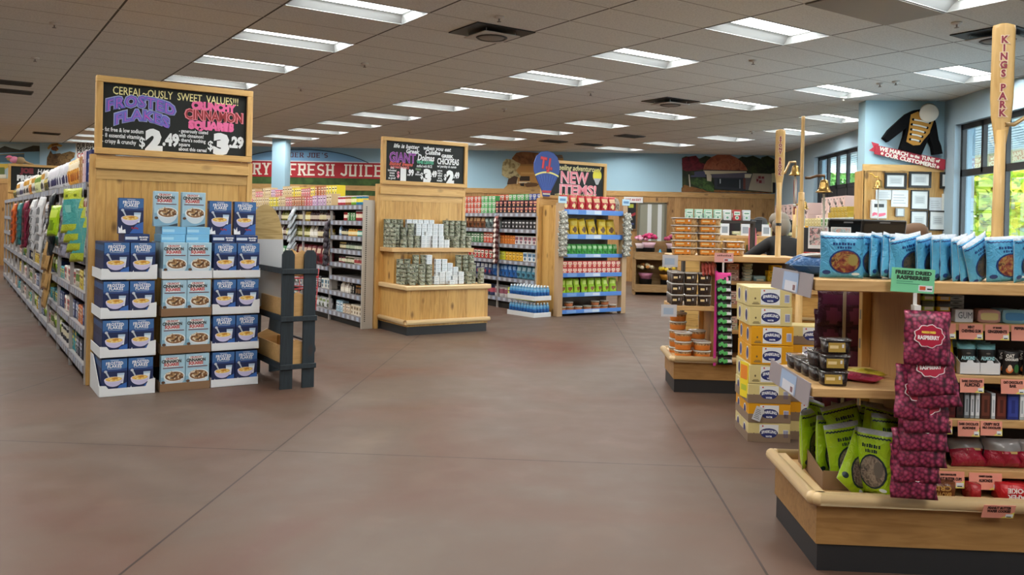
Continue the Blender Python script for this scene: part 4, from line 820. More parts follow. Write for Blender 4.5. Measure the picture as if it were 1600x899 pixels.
stack([(5.50, 10.08, 2), (5.60, 10.10, 3), (5.69, 10.10, 3), (5.71, 10.02, 1), (5.80, 10.10, 2), (5.90, 10.10, 3)], .661, 'white', 'lower ledge, front row')
stack([(6.00, 10.34, 7), (6.11, 10.34, 7), (6.21, 10.34, 7)], .661, 'tin', 'lower ledge, right group behind')
stack([(6.02, 10.08, 3), (6.12, 10.14, 5), (6.22, 10.08, 4)], .661, 'tin', 'lower ledge, right group in front')
# stock on the middle gondola (near bay has eight tiers, the rest six)
W_ = 'middle gondola'; rn = random.Random(5)
def jars(c, lab, lid, d): return J_(.035, .1, c, lab, lid, d)
near = [[one(C_(.09, .1, .15, 'e6ddcc', 'b8a27a', '5a4a3a', 'cream carton'), 4), one(C_(.08, .1, .13, 'c9b49a', 'efe6d8', '6a5a4a', 'beige carton'), 3), one(C_(.08, .1, .16, '9ec3d6', 'e8f0f4', '3a5a7a', 'pale blue carton'), 3)],
        [one(J_(.04, .13, '2b2622', '7a5a3a', 'b8863a', 'dark sauce jar'), 3), one(C_(.06, .08, .12, '1d1d20', 'c9c2b0', '7a7a7a', 'black carton'), 2), one(B_(.035, .16, 'e9e4da', 'f4f0e4', 'c9974a', 'white dressing bottle'), 5)],
        [], [one(jars('d8cfc0', 'b04a4a', 'd8d4cc', 'pale jar with red label'), 4), one(jars('56603a', 'e2dcc0', 'e4e0d8', 'green jar'), 4), one(jars('7a2230', 'e2dcc0', '3a3a3a', 'dark red jar'), 3)],
        [one(jars('3a463a', 'cfd4c0', '1f2620', 'dark green jar'), 4), one(jars('2f4038', 'b8c4a8', '1f2620', 'deep green jar'), 4), one(jars('4a3a2c', 'd9cfa8', 'c9b060', 'brown jar'), 3)],
        [one(jars('4aa08a', 'cfe4d8', 'c25a4a', 'teal jar'), 3), one(jars('d9a03a', 'f0e0b0', 'c9b060', 'amber spice jar'), 4), one(jars('2b2622', 'd9cfa8', '1b1b1b', 'black jar'), 3), one(B_(.03, .17, '8fb0d8', 'dfe8f2', 'e8e8e8', 'pale blue bottle'), 1)],
        [one(K_(.045, .14, 'a8343a', 'efe4cc', 'c9ccd2', 'red canister'), 3), one(C_(.08, .08, .12, '3f8a4a', 'e6efd8', '24502c', 'green carton'), 3), one(K_(.04, .12, 'b02a34', 'f0e0d0', 'b02a34', 'crimson canister'), 2)],
        [one(K_(.045, .13, '3a9ac9', 'f2e04a', 'e8e8e8', 'bright blue cup'), 3), one(K_(.045, .13, '8ac43a', 'f4f0c0', 'e8e8e8', 'lime cup'), 2), one(K_(.045, .13, 'b8743a', 'f4e0c0', 'f0f0f0', 'caramel cup'), 2), one(K_(.045, .13, 'd24a5a', 'f4e8e8', 'f4f4f4', 'red cup with white lid'), 3)]]
for t in range(8): fill(W_, G2A, G2B + .04, G2B + 1.18, L2[t] + .006, near[t], ('bottom shelf', 'second shelf up', 'third shelf up', 'fourth shelf up', 'fifth shelf up', 'sixth shelf up', 'seventh shelf up', 'top shelf')[t] + ', near bay')
pool = [J_(.045, .16, '4a3020', 'd9cfa8', '2b2b2b', 'brown sauce jar'), J_(.045, .15, 'b59a3a', 'efe6b8', 'c9a84a', 'mustard yellow jar'), B_(.035, .2, '3a1f22', 'c9b9a8', '1f1f1f', 'dark wine-red bottle'), B_(.035, .2, 'd9d4c4', 'f2efe6', '3a3a3a', 'white-labelled bottle'), B_(.035, .19, '6a6a22', 'e6e0b0', '2b2b2b', 'olive oil bottle')]
pool2 = [P_(.2, .3, .09, '2f8a9a', 'd24a5a', 'e8e8e8', 'teal and red bag'), P_(.2, .3, .09, '7a1f2c', 'd9c0a8', '2a0f16', 'dark red bag'), P_(.18, .24, .08, '3a7a4a', 'e6efe0', '1f4a3c', 'green bag')]
pool3 = [C_(.11, .12, .17, '2b2b30', 'c9c9cf', '6a6a70', 'black carton'), C_(.11, .12, .15, 'e9e7e0', '4a8aa8', '3a3a3a', 'white carton'), P_(.16, .16, .08, 'd9dce0', '8a9a6a', '3a4a2a', 'clear bag of greens'), C_(.12, .12, .14, 'b0a04a', 'efe6c0', '5a5020', 'ochre carton')]
pools = [pool3, pool3, pool2, pool, pool, [C_(.11, .14, .16, 'b8683a', 'f0d8b8', '6a3414', 'orange-brown carton'), C_(.11, .14, .16, 'c9a6cc', 'f2e6f2', '6a3a6a', 'lilac carton'), C_(.1, .14, .15, 'd4707a', 'f4dede', '7a2a34', 'pink carton'), C_(.11, .14, .18, 'd6bf92', 'efe4cc', '8a6a3a', 'kraft carton'), C_(.1, .14, .16, 'e6d83a', 'fff8c0', '4a4a1a', 'bright yellow carton')]]
for t in range(6):
    tier = ('bottom shelf', 'second shelf up', 'third shelf up', 'fourth shelf up', 'fifth shelf up', 'top shelf')[t]
    if t < 5: fill(W_, G2A, G2B + 1.24, G2B + 5.9, L2F[t] + .006, shuffle_runs(pools[t], 44, rn), tier + ', far bays')
    else: fill(W_, G2A, G2B + 1.24, G2B + 6.6, L2F[t] + .006, shuffle_runs(pools[t], 60, rn), tier + ', far bays', grp='cartons piled on the middle gondola'); fill(W_, G2A + .14, G2B + 1.4, G2B + 6.6, L2F[t] + .006, [r[:7] + (2,) + r[8:] for r in shuffle_runs(pools[t], 60, rn)], 'back of top shelf', grp='cartons piled on the middle gondola')
strip(G2A - .02, G2B + 2.75, 1.70, 7, .115, (.15, .26, .05, 'b9c4cc', 'dfe6ea', '8a969e'), 'silver grey bag', 'on the middle gondola', .5)
strip(G2A - .02, G2B + 1.22, 1.50, 7, .09, (.13, .16, .05, '2c2430', '4a3a50', '1a151e'), 'dark purple bag', 'on the middle gondola', .3)
# shopping cart in the aisle
c = thing('shopping_cart', 'red shopping cart in the aisle behind the navy stand', 'shopping cart', GW(3.05, 9.35), GA + .3)
RC = M('a01f28', .35)
b = MB()
for z in (.50, .62, .74, .86, .95):
    w0 = .24 + .06 * (z - .5); b.tube([(-w0, -.42, z), (w0, -.42, z), (w0 - .03, .42, z), (-w0 + .03, .42, z), (-w0, -.42, z)], .009, RC, 6)
for i in range(9): y = -.42 + .105 * i; b.tube([(-.24 + i * .003, y, .5), (-.27 + i * .003, y, .95)], .005, RC, 5); b.tube([(.24 - i * .003, y, .5), (.27 - i * .003, y, .95)], .005, RC, 5); b.tube([(-.24, y, .5), (.24, y, .5)], .005, RC, 5)
b.build('basket', c)
b = MB(); b.tube([(-.26, .42, .95), (-.26, .56, 1.02), (.26, .56, 1.02), (.26, .42, .95)], .016, RC, 8); b.build('handle', c)
for s_ in (-1, 1): b = MB(); b.tube([(s_ * .24, .40, .5), (s_ * .25, .46, .2), (s_ * .20, -.40, .14)], .014, M('3a3a3e', .4, .6), 8); b.build('chassis_bar', c)
for x in (-.22, .22):
    for y in (-.38, .44):
        b = MB(); b.lathe([(.03, -.016), (.062, -.016), (.062, .016), (.03, .016)], M('1b1b1d'), 16, (x, y, .063), True, 'x'); wv = b.build('wheel', c); b = MB(); b.lathe([(.03, -.018), (.03, .018)], M('c9ccd0'), 12, (x, y, .063), True, 'x'); b.build('hub', wv)

# ================================================================== NEW-ITEMS GONDOLA AND RACK
G3A, G3B = 8.22, 11.55
L3 = [0.19, 0.55, 0.86, 1.15, 1.42, 1.70]
gondola('right-hand shelving gondola with teas, left of the new-items rack', G3A, G3B, 5, 1.2, L3, 0.45, 2.0)
endpanel('pine end cap behind the new-items rack and water bottles', 8.22, 9.70, G3B - .03, 1.96, (1.80, 1.80))
t = chalkboard('chalkboard_sign', 'framed chalkboard reading NEW ITEMS beside a painted balloon', 1.40, 0.66, GW(8.98, G3B - .03, 1.96), GA, draw3)
bl = thing('balloon_cutout', 'blue hot-air balloon cutout lettered TJ in red on the chalkboard corner', 'cutout sign', GW(8.33, G3B - .10, 1.99), GA)
b = MB(); bp = [(0.075 * 0 - .06, .0), (.06, .0), (.08, .07)]
ov = [(-.07, 0), (.07, 0), (.085, .08), (.20, .28), (.265, .42), (.265, .55), (.215, .67), (.12, .745), (0, .765), (-.12, .745), (-.215, .67), (-.265, .55), (-.265, .42), (-.20, .28), (-.085, .08)]
b.prism(ov, 0, .018, M('1f3f8c', .5)); y = -.002
for i in range(7): x = -.06 + .02 * i; b.poly([(x, .10), (x + .006, .10), (x * 3.1 + .008, .36), (x * 3.1, .36)], y, M('3a62b8'))
arc = [(-.245 + .49 * k / 12, .36 + .06 * (1 - ((k - 6) / 6) ** 2)) for k in range(13)]
b.poly(arc + [(p[0], p[1] - .028) for p in arc[::-1]], y - .001, M('e8e08a')); b.poly([(-.082, .06), (.082, .06), (.10, .10), (-.10, .10)], y - .001, M('b0303c')); b.poly([(-.075, .03), (.075, .03), (.078, .05), (-.078, .05)], y - .001, M('d8cfa8'))
b.build('envelope', bl); b = MB(); b.text('T.J.', -.01, .55, .25, -.003, M('8c1f2c'), .018, sx=.8, rot=-.12); b.text('T.J.', -.016, .556, .25, -.005, M('d23440'), .008, sx=.8, rot=-.12); b.build('lettering', bl)
# rack
BLUEP = M('4f86d6', .4)
rk = thing('display_rack', 'new-items rack with blue shelf strips and pale wooden posts', 'display rack', GW(9.04, 11.03), GA)
PW = M('b89a78', .6)
for x in (-.69, .69): b = MB(); b.box(x - .052, x + .052, .0, .11, 0, 1.88, PW, .004); b.build('post', rk)
b = MB(); b.box(-.64, .64, .40, .42, 0, 1.72, M('4a3a2c')); b.build('back_panel', rk); b = MB(); b.box(-.735, -.715, .11, .47, 0, 1.84, PINEY); b.build('side_board', rk)
for z0, z1 in ((.04, .105), (.318, .388), (.646, .718), (.972, 1.036), (1.282, 1.364), (1.692, 1.776)):
    b = MB(); b.box(-.64, .64, .02, .40, z1 - .05, z1 - .03, SHELFM); b.box(-.64, .64, .0, .02, z0, z1, BLUEP, .003); b.rect(-.18, .16, z0 + .008, z1 - .006, -.001, M('a9c6ea')); b.rect(.0, .14, z0 + .012, z1 - .01, -.0016, M('d3e2f2')); b.rect(-.55, -.35, z0 + .01, z1 - .008, -.001, M('7aa6e0')); b.build('shelf', rk)
for x, tx in ((-.69, '9cc3e0'), (.69, '9cc3e0')): b = MB(); b.box(x - .085, x + .085, -.012, -.004, 1.875, 1.985, M('b9d9ec')); b.rect(x - .06, x + .06, 1.91, 1.95, -.0125, M('6a94c0')); b.build('sign_card', rk)
W_ = 'new-items rack'
def rackrow(me, nm, desc, z, n, x0, x1, y, tier, rows=1, ry=.1, lay=1, lh=0, tilt=0, jit=.02, lean=0.0):
    for i in range(n):
        for q in range(rows):
            for L in range(lay):
                a = 9.04 + x0 + (x1 - x0) * (i + .5) / n; lab = '%s, %s from left, %s, %s' % (desc, ORD(i + 1), tier, W_) + ((', %s row' % ('front', 'back')[q]) if rows > 1 else '') + ((', %s layer' % ('lower', 'upper')[L]) if lay > 1 else '')
                inst(me, nm, lab, nm.replace('_', ' '), GW(a, 11.03 + y + ry * q, z + L * lh), 0, '%s on the %s' % (nm.replace('_', ' ') + 's', W_), rot=(-tilt, lean * RN.uniform(-1, 1), GA + RN.uniform(-jit, jit)))
rackrow(pouch(.17, .27, .08, 'b3202c', 'd9b48a', 'e6cf9a'), 'snack_bag', 'red bag with pale window', 1.75, 7, -.60, .60, .16, 'top', tilt=.1, jit=.2, lean=.05)
rackrow(pouch(.19, .30, .08, 'd9b522', 'e8cf5a', '5a3a14'), 'snack_bag', 'yellow bag', 1.335, 6, -.60, .62, .16, 'second shelf', tilt=.22, jit=.25, lean=.15)
rackrow(pouch(.11, .19, .06, '4fae54', 'b9e6b0', '2a7a3a'), 'snack_bag', 'green pouch', 1.008, 11, -.62, .63, .13, 'third shelf', tilt=.08, jit=.1)
rackrow(carton(.098, .09, .112, 'c9483c', 'f6efe4', 'd98a3a'), 'carton', 'red carton with orange picture', .69, 12, -.63, .63, .08, 'fourth shelf', lay=2, lh=.1128)
rackrow(pouch(.15, .26, .08, 'a8d634', 'd6ee7a', '8a5a2a'), 'snack_bag', 'lime green bag', .36, 8, -.63, .63, .13, 'fifth shelf', tilt=.15, jit=.3, lean=.06)
for L, xs in ((0, (-.57, -.40, -.22, -.02, .17, .34, .53)), (1, (-.42, .15, .36))):
    for i, x in enumerate(xs): inst(rtub(.078, .075, 'nut_mix', 'c9784a'), 'dip_tub', 'round clear tub with orange label, %s from left, %s layer, bottom of the new-items rack' % (ORD(i + 1), ('lower', 'upper')[L]), 'tub', GW(9.04 + x, 11.15, .077 + L * .0765), GA, 'round tubs on the new-items rack')
SPECK = mottled('speckled_wrapper', ('e6e4da', 'c9c8bc', '8a8a80', '3a3a36', 'd6d4c8'), 30, .4)
@proto
def speckbag():
    b = MB(); b.pillow(.19, .13, .05, SPECK, 8, 8, wob=.012); return b.mesh('pouch')
for s_, x in (('left', -.69), ('right', .70)):
    o = GW(9.04 + x, 11.005); b = MB(); b.box(-.012, .012, -.002, .002, -.72, .02, M('c9ccd2')); tag(b.build('clip_strip', None, (o.x, o.y, 1.74), GA), 'clip strip on the %s post of the new-items rack' % s_, 'clip strip', 'clip strips')
    for k in range(8): q = GW(9.04 + x + RN.uniform(-.012, .012), 10.965); inst(speckbag(), 'hanging_bag', 'speckled white bag, %s from the top on the rack\'s %s post' % (ORD(k + 1), s_), 'bag', (q.x, q.y, 1.62 - k * .09), 0, 'speckled bags on the rack posts', rot=(-.3, RN.uniform(-.15, .15), GA + RN.uniform(-.2, .2)))
b = MB(); b.prism([(-.14, 0), (.14, 0), (.14, .12), (.10, .19), (.0, .22), (-.10, .19), (-.14, .12)], 0, .012, mottled('photo_print', ('1f1c1a', 'd9d0c0', '6a625a', 'efe8dc'), 22)); tag(b.build('arched_card', None, GW(9.62, 11.22, 1.80), GA), 'arched black and white picture card above the new-items rack', 'card')
t = thing('price_tag', 'small black chalk price tag on the pine panel by the water', 'price tag', GW(8.44, G3B - .045, 1.56), GA); b = MB(); b.box(-.1, .1, -.004, 0, 0, .1, CHALK); b.build('board', t); b = MB(); b.text('10.99', .02, .045, .06, -.006, M(CW), .003); b.build('lettering', t)
# bottled water in trays
@proto
def pet():
    w = M('2a74b4', .12); b = MB(); b.lathe([(.028, 0, w), (.033, .008, w), (.033, .07, M('1f5a9e', .3)), (.0335, .071, M('1f5a9e', .3)), (.0335, .13, M('4f94c8', .12)), (.033, .131, M('4f94c8', .12)), (.033, .16, M('7fb4d8', .12)), (.014, .205, M('e8f0f4')), (.0155, .207, M('e8f0f4')), (.0155, .226, M('e8f0f4'))], w, 12); return b.mesh('bottle')
for L in range(2):
    t = thing('bottle_tray', 'white cardboard tray of bottled water, %s one beside the rack' % ('lower', 'upper')[L], 'tray', GW(8.0, 11.42, .272 * L), GA + .10, 'bottled water trays')
    b = MB(); b.box(-.18, .18, -.34, .34, .0, .006, WHITE); b.build('tray_bottom', t)
    for a in ((-.18, .18, -.344, -.338), (-.18, .18, .338, .344), (-.184, -.178, -.344, .344), (.178, .184, -.344, .344)): b = MB(); b.box(a[0], a[1], a[2], a[3], 0, .075, M('dfe6ea', .6)); b.build('side_wall', t)
    for i in range(5):
        for j in range(9):
            if L == 0 and 0 < i and 0 < j: continue
            ct, st = math.cos(GA + .1), math.sin(GA + .1); x, y = -.14 + .07 * i, -.30 + .0745 * j
            o = GW(8.0, 11.42); inst(pet(), 'water_bottle', 'blue water bottle, %s across, %s row from the front, %s tray' % (ORD(i + 1), ORD(j + 1), ('lower', 'upper')[L]), 'water bottle', (o.x + x * ct - y * st, o.y + x * st + y * ct, .272 * L + .0065), 0, 'bottled water by the rack')
# stock on the tea gondola
W_ = 'tea gondola'; rn = random.Random(9)
tea = lambda c, c2, d: C_(.115, .1, .105, c, c2, '2f3a30', d)
fill(W_, G3A, G3B + .05, G3B + 5.9, L3[5] + .006, [one(C_(.12, .1, .11, '17181a', 'b04a6a', 'e0d080', 'black tea box'), 10, 2), one(tea('56a860', 'e6f0e0', 'green tea box'), 4, 3), one(tea('c24a30', 'f2e6da', 'red tea box'), 7, 3), one(tea('33499a', 'dfe4f2', 'blue tea box'), 5, 2), one(tea('3a2434', '6a4a60', 'dark plum tea box'), 8, 4)], 'top shelf')
fill(W_, G3A + .17, G3B + .05, G3B + 5.9, L3[5] + .24, [one(tea('33499a', 'e6eaf2', 'blue tea box'), 4), one(tea('56a860', 'e6f0e0', 'green tea box'), 5), one(tea('c24a30', 'f2e6da', 'red tea box'), 6)], 'raised back row of top shelf')
b = MB(); b.box(.16, .34, .03, 5.9, 0, .238, M('5a544c')); tag(b.build('stock_riser', None, GW(G3A, G3B, L3[5]), GA), 'dark riser under the back row of tea boxes', 'riser')
rows3 = [(L3[4], [one(C_(.1, .1, .16, '1c1c1e', '4a4a4e', 'd9d9d9', 'black coffee carton'), 10), one(P_(.13, .2, .07, '6a7a7a', 'a9c0bc', '2a3a3a', 'grey-green pouch'), 4), one(P_(.13, .22, .07, '7a4a2c', 'c9a070', '3a2414', 'brown coffee pouch'), 5), one(P_(.13, .22, .07, 'b08a50', 'e6cf98', '5a3a1a', 'gold coffee pouch'), 8)], 'fifth shelf up'),
         (L3[3], [one(C_(.12, .12, .15, 'd3d6d8', 'a8505a', '4a5a6a', 'white and rose carton'), 5), one(C_(.07, .12, .15, 'cf742c', 'e69a4a', '8a4414', 'orange carton'), 6), one(C_(.1, .12, .19, 'c9452c', 'f2e2d2', '7a2414', 'red-orange carton'), 5), one(C_(.1, .12, .18, '3f7a4c', 'dfe8d8', '24502c', 'green and white carton'), 8)], 'fourth shelf up'),
         (L3[2], [one(C_(.12, .12, .16, 'dfe3e6', '6a9ac0', '4a5a6a', 'white and blue carton'), 3), one(C_(.1, .12, .15, 'd9a622', 'efd06a', '8a5a14', 'golden carton'), 5), one(C_(.06, .12, .15, 'd3d62a', 'eef08a', '8a8a14', 'bright yellow carton'), 6), one(C_(.12, .12, .17, 'b8342c', 'f2e8dc', '3a5a2a', 'red carton'), 7), one(C_(.12, .12, .13, '3a5a34', 'cfd8b8', '24381c', 'dark green carton'), 5)], 'third shelf up'),
         (L3[1], [one(P_(.14, .24, .08, '5a9ab4', 'b9d8e4', '2a4a5a', 'pale teal bag'), 4), one(P_(.12, .24, .08, '2c6cb8', '8ab4e0', '1a3a6a', 'bright blue bag'), 6), one(P_(.13, .25, .08, '22386e', 'd9dfe8', 'a83a40', 'navy bag'), 9), one(P_(.13, .24, .08, 'd9dde2', '3a5a9a', '2a2a3a', 'white bag'), 6)], 'second shelf up'),
         (L3[0], [one(C_(.13, .14, .19, 'c3d23a', 'eaf08a', '6a2a3a', 'lime yellow carton'), 6), one(K_(.075, .2, 'd9d6d8', '9a5a6a', '6a6a70', 'grey and rose canister'), 3), one(K_(.075, .2, '33406a', 'c25a6a', '2a2a3a', 'navy canister'), 5), one(C_(.13, .14, .19, '3a4a5a', 'c9d0d8', '1c2430', 'slate carton'), 7)], 'bottom shelf')]
for z, runs, tier in rows3: fill(W_, G3A, G3B + .05, G3B + 4.6, z + .006, runs, tier)
strip(G3A - .02, G3B + 1.19, 1.66, 9, .092, (.16, .14, .05, '4a1a1c', '8a3a34', 'e0d8d0'), 'dark red bag', 'on the tea gondola', .3)
strip(G3A - .02, G3B + 2.42, 1.62, 8, .10, (.13, .16, .05, '2c2a2e', '4a4a50', '6a6a70'), 'black bag', 'on the tea gondola', .3)
# ================================================================== CHECKOUT END DISPLAYS (store axes)
WRAPB = mottled('wrap_filling', ('3a1418', '6e2a2c', '8a4a34', 'a88a4a', '4a1c20'), 34, .3)
WRAPB2 = mottled('crisp_filling', ('20262a', '34302a', '5a4a34', '2a2c30'), 40, .3)
JERK = mottled('chip_filling', ('4a4440', '7a6c60', '9a8a7a', '5a504a'), 40, .4)
@proto
def winbag(w, h, t, c, ctop, cring, fill):
    """bag with a pale sealed top, a wavy band and a round window"""
    b = MB(); m = foil(c, .28); mt = foil(ctop, .3)
    b.pillow(w, h, t, m, 10, 14, fm=lambda u, v, sd: mt if v > .80 else m, wob=0.0); dm = MATS[fill]; R_ = M(cring, .3)
    decal_rect(b, w, h, t, -w * .48, w * .48, h * .862, h * .888, R_, 0, 22, 1, h * .014)
    decal_ell(b, w, h, t, w * .05, h * .36, w * .37, h * .27, R_, 0); decal_ell(b, w, h, t, w * .05, h * .36, w * .33, h * .24, dm, .0012); decal_ell(b, w, h, t, w * .22, h * .40, w * .12, h * .13, M('9a8a4a' if fill == 'wrap_filling' else '6a625a', .3), .002, 12, 2)
    decal_scrib(b, w, h, t, w * .02, h * .755, w * .52, h * .06, R_); decal_scrib(b, w, h, t, w * .03, h * .675, w * .34, h * .055, R_, 0, 6); decal_ell(b, w, h, t, -w * .36, h * .12, w * .09, h * .05, R_, 0, 10, 2)
    decal_ell(b, w, h, t, w * .3, h * .09, w * .1, h * .03, M('dfeaf0', .3), 0, 10, 2)
    return b.mesh('bag')
@proto
def berrybag(w, h, t):
    b = MB(); b.pillow(w, h, t, BERRY, 10, 10, wob=.006); pts = [(1 + .07 * math.cos(9 * a)) for a in [2 * pi * i / 36 for i in range(36)]]
    for k, c, off in ((1.0, 'f2e6e8', 0), (.93, 'b01c3c', .0012)):
        vs = [decal_pt(w, h, t, 0, h * .55, off + .004)] + [decal_pt(w, h, t, w * .32 * k * pts[i] * math.cos(2 * pi * i / 36), h * .55 + w * .24 * k * pts[i] * math.sin(2 * pi * i / 36), off + .004) for i in range(36)]
        b.add(vs, [(0, 1 + i, 1 + (i + 1) % 36) for i in range(36)], M(c, .35))
    decal_text(b, w, h, t, 'RASPBERRY', -w * .02, h * .52, h * .10, w * .46, M('f6eef0'), .0064); decal_text(b, w, h, t, 'FREEZE DRIED', -w * .02, h * .62, h * .05, w * .3, M('f0c84a'), .0064)
    b.box(-w * .49, w * .49, -.0015, .0015, h * .97, h * 1.02, BERRY)
    return b.mesh('bag')
def pricecard(x, y, z, w, h, lines, label, base='f0a08c', hi='efe06a', rz=0.0, tilt=0.0, ink='3a1a16'):
    t = thing('price_card', label, 'price card', (x, y, z), 0, 'price cards on the near display', rot=(-tilt, 0, rz))
    b = MB(); price(b, w, h, 0, base, hi); b.build('card', t); b = MB()
    for i, (s, sz, W) in enumerate(lines): b.text(s, 0, h * (.80 - .25 * i), sz, -.0034, M(ink), .001, W=W)
    b.build('lettering', t); return t
def enddisplay(label, x0, x1, y0, y1, xd, zr, ztop, zmid, zsh, ysh):
    t = thing('checkout_display', label, 'display stand', (x0, y0, 0), 0, 'checkout end displays'); w, d = x1 - x0, y1 - y0; f = xd - x0
    b = MB(); b.box(0, w, 0, d, .12, zr - .05, OAK); b.build('base_box', t); b = MB(); b.box(.008, w - .008, .008, d - .008, 0, .12, KICK); b.build('kick_plate', t)
    b = MB(); b.box(.02, w - .02, .02, d - .02, zr - .05, zr - .035, SHELFW); b.build('base_floor', t)
    z = zr - .02
    for p, q in (((.0, -.02, z), (w, -.02, z)), ((-.02, .0, z), (-.02, d, z)), ((0, d, z), (f, d, z))): b = MB(); b.tube([p, q], .030, MAPLE, 12); b.ball(p, .0305, MAPLE, 12, 8); b.ball(q, .0305, MAPLE, 12, 8); b.build('rim_rail', t)
    b = MB(); b.box(.0, w, -.0, .045, zr - .05, zr - .005, MAPLE); b.box(0, .045, 0, d, zr - .05, zr - .005, MAPLE); b.build('rim', t)
    b = MB(); b.box(f, f + .03, ysh, d, zr - .035, ztop - .052, OAKZ); b.build('divider', t)
    b = MB(); b.box(f - .045, f, d - .05, d, zr - .035, ztop - .052, TRIMZ, .003)
    for k in range(5): b.box(f - .046, f - .044, d - .035, d - .015, .45 + .15 * k, .50 + .15 * k, STEEL)
    b.build('corner_post', t)
    b = MB(); b.box(f + .03, w, d - .03, d - .005, zr - .035, ztop - .052, M('35241a', .7)); b.build('back_panel', t)
    b = MB(); b.box(-.03, w, .0, d, ztop - .052, ztop, SHELFW, .004); b.build('top_shelf', t)
    b = MB(); b.box(-.03, f, .01, d - .06, zmid - .042, zmid, SHELFW, .004); b.build('side_shelf', t)
    for zz in zsh: b = MB(); b.box(f + .03, w, ysh - .0, d - .03, zz - .035, zz, SHELFW, .003); b.build('shelf', t)
    return t
# ---------------- near display
AX, AY, AD, AXD = 1.175, 3.765, .70, 1.63
ZT, ZM = 1.290, .808
SH = [1.10, .862, .662, .434]
near_d = enddisplay('oak checkout display with blue bags on top at the right edge', AX, 2.75, AY, AY + AD, AXD, .345, ZT, ZM, SH, .14)
for z, lab in ((ZT, 'top'), (ZM, 'side')):
    g = thing('shelf_guard', 'clear plastic guard with price label on the left end of the near display\'s %s shelf' % lab, 'shelf guard', (AX - .036, AY, z), 0, 'shelf guards')
    b = MB(); b.add([(0, .0, .02), (0, AD - .02, .02), (-.011, AD - .02, -.085), (-.011, 0, -.085), (-.004, .0, .02), (-.004, AD - .02, .02), (-.015, AD - .02, -.085), (-.015, 0, -.085)], [(0, 1, 2, 3), (7, 6, 5, 4), (0, 4, 5, 1), (2, 6, 7, 3), (0, 3, 7, 4), (1, 5, 6, 2)], M('9d969c', .3)); b.build('guard', g)
    b = MB(); p = lambda y, zz: (-.0055 - .19 * (.02 - zz) * .55, y, zz); b.add([p(.46, .012), p(.20, .012), p(.20, -.078), p(.46, -.078)], [(0, 1, 2, 3)], M('9fb6d6')); p2 = lambda y, zz: (-.0064 - .1045 * (.02 - zz), y, zz); b.add([p2(.42, -.03), p2(.22, -.03), p2(.22, -.078), p2(.42, -.078)], [(0, 1, 2, 3)], M('d6d8e2')); b.add([p2(.28, -.045), p2(.24, -.045), p2(.24, -.07), p2(.28, -.07)], [(3, 2, 1, 0)], M('b0605a')); b.build('price_label', g)
BB = ('55a8d4', 'c3d0de', '1c3a78'); bw, bh = .195, .203
blue = [(1.285, 3.85, .02, 0, 0, 'wrap_filling', 'standing square-on at the left end')]
for i_, (dx, rz, ty, fl, lab) in enumerate(((.10, .75, .05, 'c', 'turned beside the square-on one'), (.155, .95, .10, 'c', 'leaning right'), (.205, .9, .12, 'c', 'half hidden'), (.255, .8, .0, 'c', 'upright'), (.305, .45, -.20, 'c', 'its dark window turned out'), (.375, .85, -.12, 'c', 'by the green card'), (.43, .9, -.08, 'c', 'beside the green card'), (.48, .8, -.06, 'c', 'right of the green card'), (.53, .8, -.14, 'c', 'leaning left'), (.575, .75, -.26, 'c', 'leaning left more'), (.625, .6, -.38, 'c', 'slumping the most'), (.715, .12, -.06, 'w', 'facing front'), (.80, .75, -.05, 'c', 'half turned'), (.90, .05, .02, 'w', 'square-on at the right edge'), (1.08, .2, .02, 'w', 'past the oar'))):
    blue.append((1.315 + dx, 3.925 - (.05 if rz < .3 else 0) + .012 * (i_ % 2), rz, 0, ty, 'wrap_filling' if fl == 'w' else 'crisp_filling', '%s from the left, %s' % (ORD(i_ + 2), lab)))
for i_ in range(6): blue.append((1.35 + .16 * i_, 4.13, .35 + .2 * (i_ % 3), 0, .05 - .1 * (i_ % 2), 'crisp_filling', 'in the back row, %s from the left' % ORD(i_ + 1)))
for (x, y, rz, tx, ty, fl, lab) in blue: inst(winbag(bw, bh, .045, BB[0], BB[1], BB[2], fl), 'snack_bag', 'light blue bag on the top shelf, ' + lab, 'bag', (x, y, ZT + .004 + abs(math.sin(ty)) * .0), 0, 'blue bags on the near display', rot=(-tx, ty, rz))
for i, (x, y, rz) in enumerate(((1.19, 4.10, -.75), (1.175, 3.93, -.5))): inst(winbag(bw, bh, .095, '2a5a8c', 'a9d0e6', '14284a', 'crisp_filling'), 'snack_bag', 'dark blue bag lying flat at the top shelf\'s left end, %s one' % ('farther', 'nearer')[i], 'bag', (x, y, ZT + .05), 0, 'blue bags on the near display', rot=(-pi / 2 + .05, 0, rz))
